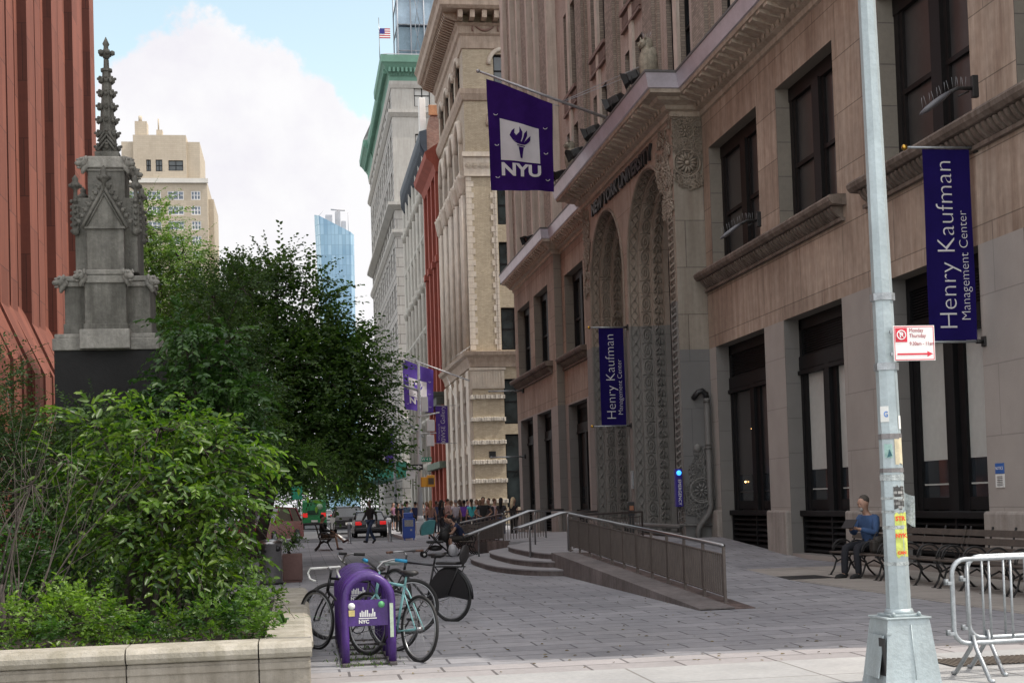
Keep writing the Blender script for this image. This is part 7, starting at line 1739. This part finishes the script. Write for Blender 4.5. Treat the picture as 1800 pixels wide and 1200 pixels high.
def body_meshes(kind, female):
    key = (kind, female)
    if key in PCACHE: return PCACHE[key]
    J = joints(kind); g = .92 if female else 1.0
    if female:
        for k in ('sl', 'sr'): J[k].x *= .9
    hd = (J['head0']-J['neck']).normalized(); h0 = J['head0']; up = (hd*.55+V3((0, 0, 1))*.45).normalized(); fw = V3((0, -1, 0)); fw = (fw-up*fw.dot(up)).normalized()
    N = {}; E = []
    def n(k, co, r): N[k] = (tuple(co), r)
    n('hip', J['hip'], (.135*g, .10)); n('waist', J['waist'], (.12*g, .09)); n('chest', J['chest'], (.15*g, .105)); n('neckb', J['chest'].lerp(J['neck'], .7), (.085, .07)); n('neck', J['neck'], .052)
    E += [('hip', 'waist'), ('waist', 'chest'), ('chest', 'neckb'), ('neckb', 'neck')]
    n('jaw', h0+up*.0+fw*.012, (.058, .066)); n('face', h0+up*.07+fw*.008, (.073, .088)); n('brow', h0+up*.13, (.074, .092)); n('crown', h0+up*.19-fw*.01, (.052, .066))
    E += [('neck', 'jaw'), ('jaw', 'face'), ('face', 'brow'), ('brow', 'crown')]
    n('nose', h0+up*.065+fw*.105, .013); E.append(('face', 'nose'))
    side = fw.cross(up)
    for s in (-1, 1): n('ear%d' % s, h0+up*.07+side*s*.083-fw*.01, .014); E.append(('face', 'ear%d' % s))
    for s in 'lr':
        n('s'+s, J['s'+s], .055*g); n('u'+s, J['s'+s].lerp(J['e'+s], .45), .047*g); n('e'+s, J['e'+s], .038*g); n('f'+s, J['e'+s].lerp(J['w'+s], .4), .038*g); n('w'+s, J['w'+s], .025)
        E += [('chest', 's'+s), ('s'+s, 'u'+s), ('u'+s, 'e'+s), ('e'+s, 'f'+s), ('f'+s, 'w'+s)]
        d = (J['w'+s]-J['e'+s]).normalized(); pm = J['w'+s]+d*.065; n('p'+s, pm, (.040, .020)); E.append(('w'+s, 'p'+s))
        ac = d.orthogonal().normalized() if abs(d.z) < .8 else V3((0, 1, 0)); ac = (V3((1, 0, 0))-d*d.x).normalized() if abs(d.x) < .8 else ac; dn = d.cross(ac).normalized()
        if dn.y > 0 and abs(d.z) > .7: dn = -dn
        if dn.z > 0 and abs(d.z) <= .7: dn = -dn
        for q, (off, ln) in enumerate(((-.030, .062), (-.010, .072), (.011, .067), (.031, .052))):
            a = pm+ac*off+d*.025; b = a+d*ln*.55+dn*.012; c = b+d*ln*.4+dn*.028
            n('g%s%d' % (s, q), a, .0095); n('h%s%d' % (s, q), b, .0088); n('i%s%d' % (s, q), c, .0075); E += [('p'+s, 'g%s%d' % (s, q)), ('g%s%d' % (s, q), 'h%s%d' % (s, q)), ('h%s%d' % (s, q), 'i%s%d' % (s, q))]
        sg = 1 if s == 'r' else -1
        a = J['w'+s]+d*.035+ac*sg*.035; n('t1'+s, a+dn*.01, .012); n('t2'+s, a+ac*sg*.022+d*.035+dn*.02, .010); E += [('w'+s, 't1'+s), ('t1'+s, 't2'+s)]
        n('l0'+s, J['h'+s], .085); n('l1'+s, J['h'+s].lerp(J['k'+s], .5), .068*g); n('k'+s, J['k'+s], .052*g); n('c'+s, J['k'+s].lerp(J['a'+s], .32), .052*g); n('a'+s, J['a'+s], .034); n('o'+s, J['t'+s].lerp(J['a'+s], .3)-V3((0, 0, .01)), (.040, .028))
        E += [('hip', 'l0'+s), ('l0'+s, 'l1'+s), ('l1'+s, 'k'+s), ('k'+s, 'c'+s), ('c'+s, 'a'+s), ('a'+s, 'o'+s)]
    body = skinmesh('person', N, E, 'hip', 1)
    def sub(names, ed, name, dr, root, extra=None):
        nd = {}
        for k in names: c, r = N[k]; nd[k] = (c, tuple(x+dr for x in r) if isinstance(r, tuple) else r+dr)
        if extra: nd.update(extra)
        return skinmesh(name, nd, ed, root, 1)
    hem = J['hip']-V3((0, 0, .03))
    top = sub(['waist', 'chest', 'neckb', 'sl', 'sr', 'ul', 'ur'], [('hem', 'waist'), ('waist', 'chest'), ('chest', 'neckb'), ('chest', 'sl'), ('chest', 'sr'), ('sl', 'ul'), ('sr', 'ur')], 'shirt', .018, 'waist', {'hem': (tuple(hem), (.155*g, .118))})
    longtop = sub(['waist', 'chest', 'neckb', 'sl', 'sr', 'ul', 'ur', 'el', 'er', 'fl', 'fr'], [('hem', 'waist'), ('waist', 'chest'), ('chest', 'neckb'), ('chest', 'sl'), ('chest', 'sr'), ('sl', 'ul'), ('sr', 'ur'), ('ul', 'el'), ('ur', 'er'), ('el', 'fl'), ('er', 'fr'), ('fl', 'vl'), ('fr', 'vr')], 'shirt', .018, 'waist',
                  {'hem': (tuple(hem), (.158*g, .12)), 'vl': (tuple(J['el'].lerp(J['wl'], .92)), .038), 'vr': (tuple(J['er'].lerp(J['wr'], .92)), .038)})
    ed = [('w0', 'l0l'), ('w0', 'l0r')]
    for s in 'lr': ed += [('l0'+s, 'l1'+s), ('l1'+s, 'k'+s)]
    shorts = sub(['l0l', 'l0r', 'l1l', 'l1r', 'kl', 'kr'], ed, 'shorts', .022, 'w0', {'w0': (tuple(J['hip']+V3((0, 0, .03))), (.142*g, .108))})
    ed2 = ed+[('k'+s, 'c'+s) for s in 'lr']+[('c'+s, 'z'+s) for s in 'lr']
    trou = sub(['l0l', 'l0r', 'l1l', 'l1r', 'kl', 'kr', 'cl', 'cr'], ed2, 'trousers', .02, 'w0', {'w0': (tuple(J['hip']+V3((0, 0, .03))), (.142*g, .108)), 'zl': (tuple(J['kl'].lerp(J['al'], 1.06)), .058), 'zr': (tuple(J['kr'].lerp(J['ar'], 1.06)), .058)})
    shoes = MB()
    for s in 'lr':
        a, t_ = J['a'+s], J['t'+s]; m_ = a.lerp(t_, .5)
        shoes.tube([a+(a-t_).normalized()*.05-V3((0, 0, .03)), a-V3((0, 0, .035)), m_-V3((0, 0, .005)), t_+V3((0, 0, .008)), t_+(t_-a).normalized()*.04+V3((0, 0, .006))], [.034, .048, .046, .044, .022], 8)
    shoe = shoes.mesh('shoes', [])
    hc = h0+up*.105; q = side
    def cap(long, beard=False):
        w = MB(); rot = Matrix((( q.x, -fw.x, up.x, 0), (q.y, -fw.y, up.y, 0), (q.z, -fw.z, up.z, 0), (0, 0, 0, 1))); w.M = Matrix.Translation(hc-fw*.036+up*.030) @ rot
        w.ball((0, 0, 0), (.085, .088, .092), 12)
        if long == 1:
            w.M = None; b_ = hc-fw*.075; w.tube([b_+up*.03, b_-up*.08-fw*.02, J['neck']-fw*.10+V3((0, 0, -.06)), J['chest']-fw*.14+V3((0, 0, -.02))], [.062, .07, .062, .02], 8)
        if long == 2:
            w.M = None; b_ = hc-fw*.10+up*.04; w.tube([b_, b_-fw*.05-up*.05, J['neck']-fw*.12-V3((0, 0, .1)), J['chest']-fw*.13-V3((0, 0, .08))], [.03, .035, .03, .008], 8)
        return w.mesh('hair', [])
    bd = MB(); bd.ball(tuple(h0+up*.012+fw*.07), (.042, .03, .042), 8); beard = bd.mesh('beard', [])
    ey = MB()
    for s in (-1, 1): ey.ball(tuple(h0+up*.095+fw*.088+q*s*.03), (.012, .007, .008), 6)
    eyes = ey.mesh('eyes', [])
    PCACHE[key] = dict(body=body, top=top, longtop=longtop, shorts=shorts, trousers=trou, shoes=shoe, hair0=cap(0), hair1=cap(1), hair2=cap(2), beard=beard, eyes=eyes, J=J)
    return PCACHE[key]
for k_, c_ in (('skin_light', (.42, .25, .18)), ('skin_tan', (.30, .17, .11)), ('skin_brown', (.13, .07, .045))): mat(k_, c_, .55, .08, 6)
def cm(c): return mat('cloth_%02d%02d%02d' % tuple(int(x*99) for x in c), c, .85, .2, 6, .15, 40)
def person(label, loc, rz, kind='stand', female=False, skin='skin_light', top=(.02, .02, .02), legs=(.03, .04, .08), leg='trousers', hair=(.02, .015, .01), long=0, longsleeve=False, shoes=(.03, .03, .03), s=1.0, group=None, beard=False):
    B = body_meshes(kind, female)
    def add(name, me, m, parent):
        o = bpy.data.objects.new(name, me); COL.objects.link(o)
        if parent: o.parent = parent
        if not me.materials: me.materials.append(m)
        o.material_slots[0].link = 'OBJECT'; o.material_slots[0].material = m; return o
    r = add('person', B['body'], MATS[skin], None); r.location = loc; r.rotation_euler = (0, 0, rz); r.scale = (s, s, s); tag(r, label, 'person', group)
    add('shirt', B['longtop' if longsleeve else 'top'], cm(top), r); add(leg, B[leg], cm(legs), r); add('shoes', B['shoes'], cm(shoes), r)
    add('hair', B['hair%d' % long], cm(hair), r); add('eyes', B['eyes'], M_black, r)
    if beard: add('beard', B['beard'], cm((.35, .33, .31)), r)
    return r, B
def backpack(p, B, c):
    J = B['J']; w = MB(); a = J['chest']; w.box(a.x-.14, a.x+.14, a.y+.11, a.y+.27, a.z-.30, a.z+.10, .04); o = w.build('backpack', cm(c), p, True); return o
# man reading a tablet on the bench by the wall
FX = -math.pi/2
pm, B = person('grey haired bearded man in a blue shirt reading a tablet on the wooden bench', (10.45, 25.15, -.02), FX+.4, 'sit', False, 'skin_light', (.04, .085, .19), (.015, .016, .022), 'trousers', (.075, .065, .055), 0, True, (.015, .015, .015), 1.13, beard=True)
w = MB(); J = B['J']; w.M = pm.matrix_basis if False else Matrix.Translation(pm.location) @ pm.rotation_euler.to_matrix().to_4x4() @ Matrix.Diagonal((1.13, 1.13, 1.13, 1))
w.M = w.M @ Matrix.Translation((0, -.44, .90)) @ Matrix.Rotation(.9, 4, 'X'); w.box(-.13, .13, -.09, .09, -.006, .006, .004)
tag(w.build('tablet', M_black), 'black tablet held up by the seated man in the blue shirt', 'tablet')
w = MB(); w.M = Matrix.Translation((10.3, 24.45, .47)); w.box(-.13, .15, -.09, .09, 0, .24, .05); w.ball((.02, -.03, .22), (.12, .08, .09), 8); w.tube([(-.1, .0, .2), (.0, 0, .38), (.12, 0, .2)], .012, 5)
tag(w.build('camera_bag', mat('dark_patterned_bag', (.03, .025, .02), .7, .6, 12)), 'dark patterned bag on the bench beside the man with the tablet', 'bag')
# walking man
person('man in black top and blue jeans walking across the plaza edge', (3.0, 60.9, 0), -.9, 'walk', False, 'skin_brown', (.012, .012, .014), (.03, .05, .10), 'trousers', (.06, .05, .045), 0, True, (.02, .02, .02), 1.04)
# lone sitter under the trees, couple with stroller
person('person in dark clothes sitting cross legged on the bench under the trees', (.92, 54.1, -.02), math.pi/2, 'sitcross', True, 'skin_tan', (.015, .014, .014), (.10, .06, .04), 'shorts', (.01, .01, .01), 0, True, (.05, .02, .02))
person('man in navy shirt leaning forward from the bench towards the stroller', (4.95, 43.2, 0), FX, 'sitlean', False, 'skin_light', (.015, .025, .07), (.035, .03, .025), 'shorts', (.012, .01, .01), 0, False, (.25, .25, .26))
person('woman with red brown hair sitting on the bench behind the man in navy', (5.0, 44.4, 0), FX, 'sitlean', True, 'skin_light', (.03, .03, .03), (.03, .03, .035), 'trousers', (.16, .035, .018), 0, True, (.05, .05, .05))
ST = thing('baby_stroller', 'baby stroller with teal canopy parked before the couple on the bench', 'stroller', (4.0, 43.0, 0))
w = MB(); n = 9
for s, m_ in ((1, 0),):
    rows = []
    for i in range(6):
        a = R(200-i*26); rows += [(4.0+.34*math.cos(a)-.05, 42.75+.5*j/4, .78+.34*math.sin(a)+.02*math.sin(math.pi*j/4)) for j in range(5)]
    w.add(rows, [(i*5+j, i*5+j+1, i*5+j+6, i*5+j+5) for i in range(5) for j in range(4)], smooth=True)
    for j in (0, 4): w.add([rows[i*5+j] for i in range(6)]+[(4.0, 42.75+.5*j/4, .72)], [tuple(range(7))])
w.build('canopy', mat('teal_canopy_cloth', (.06, .21, .22), .8, .15, 6), ST)
w = MB(); w.box(3.8, 4.3, 42.78, 43.22, .42, .5, .03); w.tube([(4.28, 43, .46), (4.42, 43, .85)], .17, 8, flat=.3); w.ball((4.05, 43, .27), (.25, .2, .09), 8); w.build('seat', M_saddle, ST)
w = MB()
for y in (42.76, 43.24): w.tube([(3.72, y, .1), (4.0, y, .45), (4.25, y, .75), (4.55, y, 1.0)], .015, 6); w.tube([(4.5, y, .1), (4.15, y, .42), (3.9, y, .7)], .015, 6)
w.tube([(4.55, 42.76, 1.0), (4.55, 43.24, 1.0)], .018, 6); w.build('frame', M_black, ST)
for (x, y) in ((3.70, 42.76), (3.70, 43.24), (4.52, 42.76), (4.52, 43.24)):
    w = MB(); w.tube([(x, y-.02, .095), (x, y+.02, .095)], .095, 14); o = w.build('wheel', M_rubber, ST); w = MB(); w.tube([(x, y-.025, .095), (x, y+.025, .095)], .04, 8); w.build('hub', M_white, o)
w = MB(); w.M = Matrix.Translation((4.55, 42.7, .2)); w.ball((0, 0, 0), (.15, .12, .2), 8); w.ball((.1, .05, -.05), (.1, .1, .13), 8); tag(w.build('shopping_bag', mat('translucent_white_bag', (.5, .5, .52), .5, .2, 12)), 'pale plastic bag on the ground between the stroller and the bench', 'bag')
# the crowd on the corner
CGP = 'people gathered on the corner pavement'
X_ = lambda px, y: (px-525)/2500*y
crowd = [(697, 86, 'phone', 1, 'skin_tan', (.02, .02, .02), (.01, .01, .01), 'trousers', (.02, .01, .01), 0, 'person in black at the left end of the crowd beside the shed'),
 (689, 92, 'raised', 1, 'skin_light', (.25, .12, .2), (.01, .01, .01), 'shorts', (.03, .02, .01), 1, 'woman raising a hand to her head at the far left of the crowd'),
 (705, 80, 'stand', 0, 'skin_light', (.02, .025, .06), (.02, .02, .03), 'trousers', (.5, .5, .52), 0, 'man in navy with a white cap near the newspaper box'),
 (713, 77, 'lean', 0, 'skin_light', (.10, .17, .28), (.35, .28, .2), 'shorts', (.03, .02, .015), 0, 'man in denim blue shirt and khaki shorts behind the newspaper box'),
 (728, 79, 'stand', 0, 'skin_tan', (.02, .03, .09), (.02, .02, .03), 'trousers', (.01, .01, .01), 0, 'man in dark blue directly left of the signal pole'),
 (755, 66, 'stand', 1, 'skin_light', (.30, .17, .13), (.08, .10, .16), 'shorts', (.35, .22, .10), 1, 'long haired blonde woman in a tan top with her back turned'),
 (774, 63, 'phone', 1, 'skin_brown', (.02, .02, .025), (.03, .03, .04), 'trousers', (.008, .006, .006), 1, 'woman with big black curly hair above the seated couple'),
 (785, 72, 'phone', 0, 'skin_light', (.45, .30, .27), (.05, .05, .07), 'trousers', (.05, .03, .02), 0, 'person in a pale pink shirt left of the grey haired woman'),
 (799, 64, 'stand', 1, 'skin_light', (.42, .38, .42), (.05, .05, .06), 'trousers', (.25, .24, .24), 0, 'grey haired woman in a pale lilac top with a shoulder strap'),
 (814, 68, 'lean', 0, 'skin_brown', (.14, .05, .35), (.02, .02, .03), 'trousers', (.01, .01, .01), 0, 'man in a purple shirt in the middle of the crowd'),
 (827, 63, 'stand', 1, 'skin_light', (.06, .42, .45), (.04, .04, .06), 'trousers', (.03, .015, .01), 2, 'woman in a turquoise top with a long dark ponytail'),
 (848, 59, 'akimbo', 0, 'skin_tan', (.015, .015, .02), (.03, .03, .035), 'trousers', (.01, .01, .01), 0, 'broad man in a black shirt facing the camera'),
 (868, 61, 'phone', 0, 'skin_light', (.45, .33, .34), (.04, .05, .09), 'trousers', (.12, .07, .04), 0, 'man in a pale pink shirt with a small backpack by the railing'),
 (880, 58, 'lean', 1, 'skin_tan', (.03, .03, .035), (.04, .06, .12), 'trousers', (.01, .008, .008), 1, 'dark haired woman in charcoal leaning on the railing'),
 (902, 56.5, 'phone', 1, 'skin_light', (.01, .01, .012), (.02, .02, .02), 'trousers', (.62, .5, .32), 1, 'blonde woman in black at the right end of the crowd')]
for (px_0, y, k, fem, sk, tp, lg, lt, hr_, lo, lb) in crowd:
    p, B = person(lb, (X_(px_0, y), y, 0.0), {'akimbo': 0, 'phone': 2.2, 'lean': 2.9, 'stand': 3.1, 'raised': .5, 'walk': 1}[k]+rnd.uniform(-.3, .3), k, bool(fem), sk, tp, lg, lt, hr_, lo, k == 'phone' and not fem, s=1.0+rnd.uniform(-.02, .05)*(1-fem), group=CGP)
    if 'backpack' in lb: backpack(p, B, (.04, .04, .05))
extra = [(741, 84, (.05, .05, .06), 'man in charcoal just right of the signal pole'), (748, 80, (.3, .08, .08), 'person in dull red behind the long haired blonde woman'), (765, 78, (.04, .06, .14), 'person in navy behind the woman with curly hair'),
 (778, 84, (.02, .02, .02), 'person in black behind the person in pale pink'), (792, 80, (.5, .48, .46), 'person in an off white shirt behind the grey haired woman'), (806, 77, (.03, .03, .05), 'person in dark blue left of the man in purple'), (820, 80, (.10, .04, .25), 'person in violet behind the woman in turquoise'),
 (836, 76, (.45, .42, .42), 'person in pale grey right of the woman in turquoise'), (770, 92, (.06, .08, .06), 'person in dark green at the back of the crowd on the left'), (787, 95, (.35, .1, .2), 'person in raspberry at the back of the crowd in the middle'), (812, 90, (.03, .03, .03), 'person in black at the back of the crowd behind the purple shirt'), (733, 90, (.04, .05, .1), 'person in slate blue farthest back beside the signal pole'), (858, 70, (.05, .05, .05), 'person in dark grey glimpsed behind the broad man'), (843, 68, (.2, .2, .22), 'person in mid grey glimpsed behind the broad man\'s shoulder')]
for i, (px_0, y, tp, lb) in enumerate(extra):
    person(lb, (X_(px_0, y), y, 0), rnd.uniform(0, 6.2), ('stand', 'phone', 'lean')[i % 3], i % 2 == 0, ('skin_light', 'skin_tan', 'skin_brown')[i % 3], tp, (.03, .035, .05), 'trousers', ((.01, .01, .01), (.05, .03, .02), (.15, .09, .05))[(i*2) % 3], i % 2, s=.97+.05*rnd.random(), group=CGP)
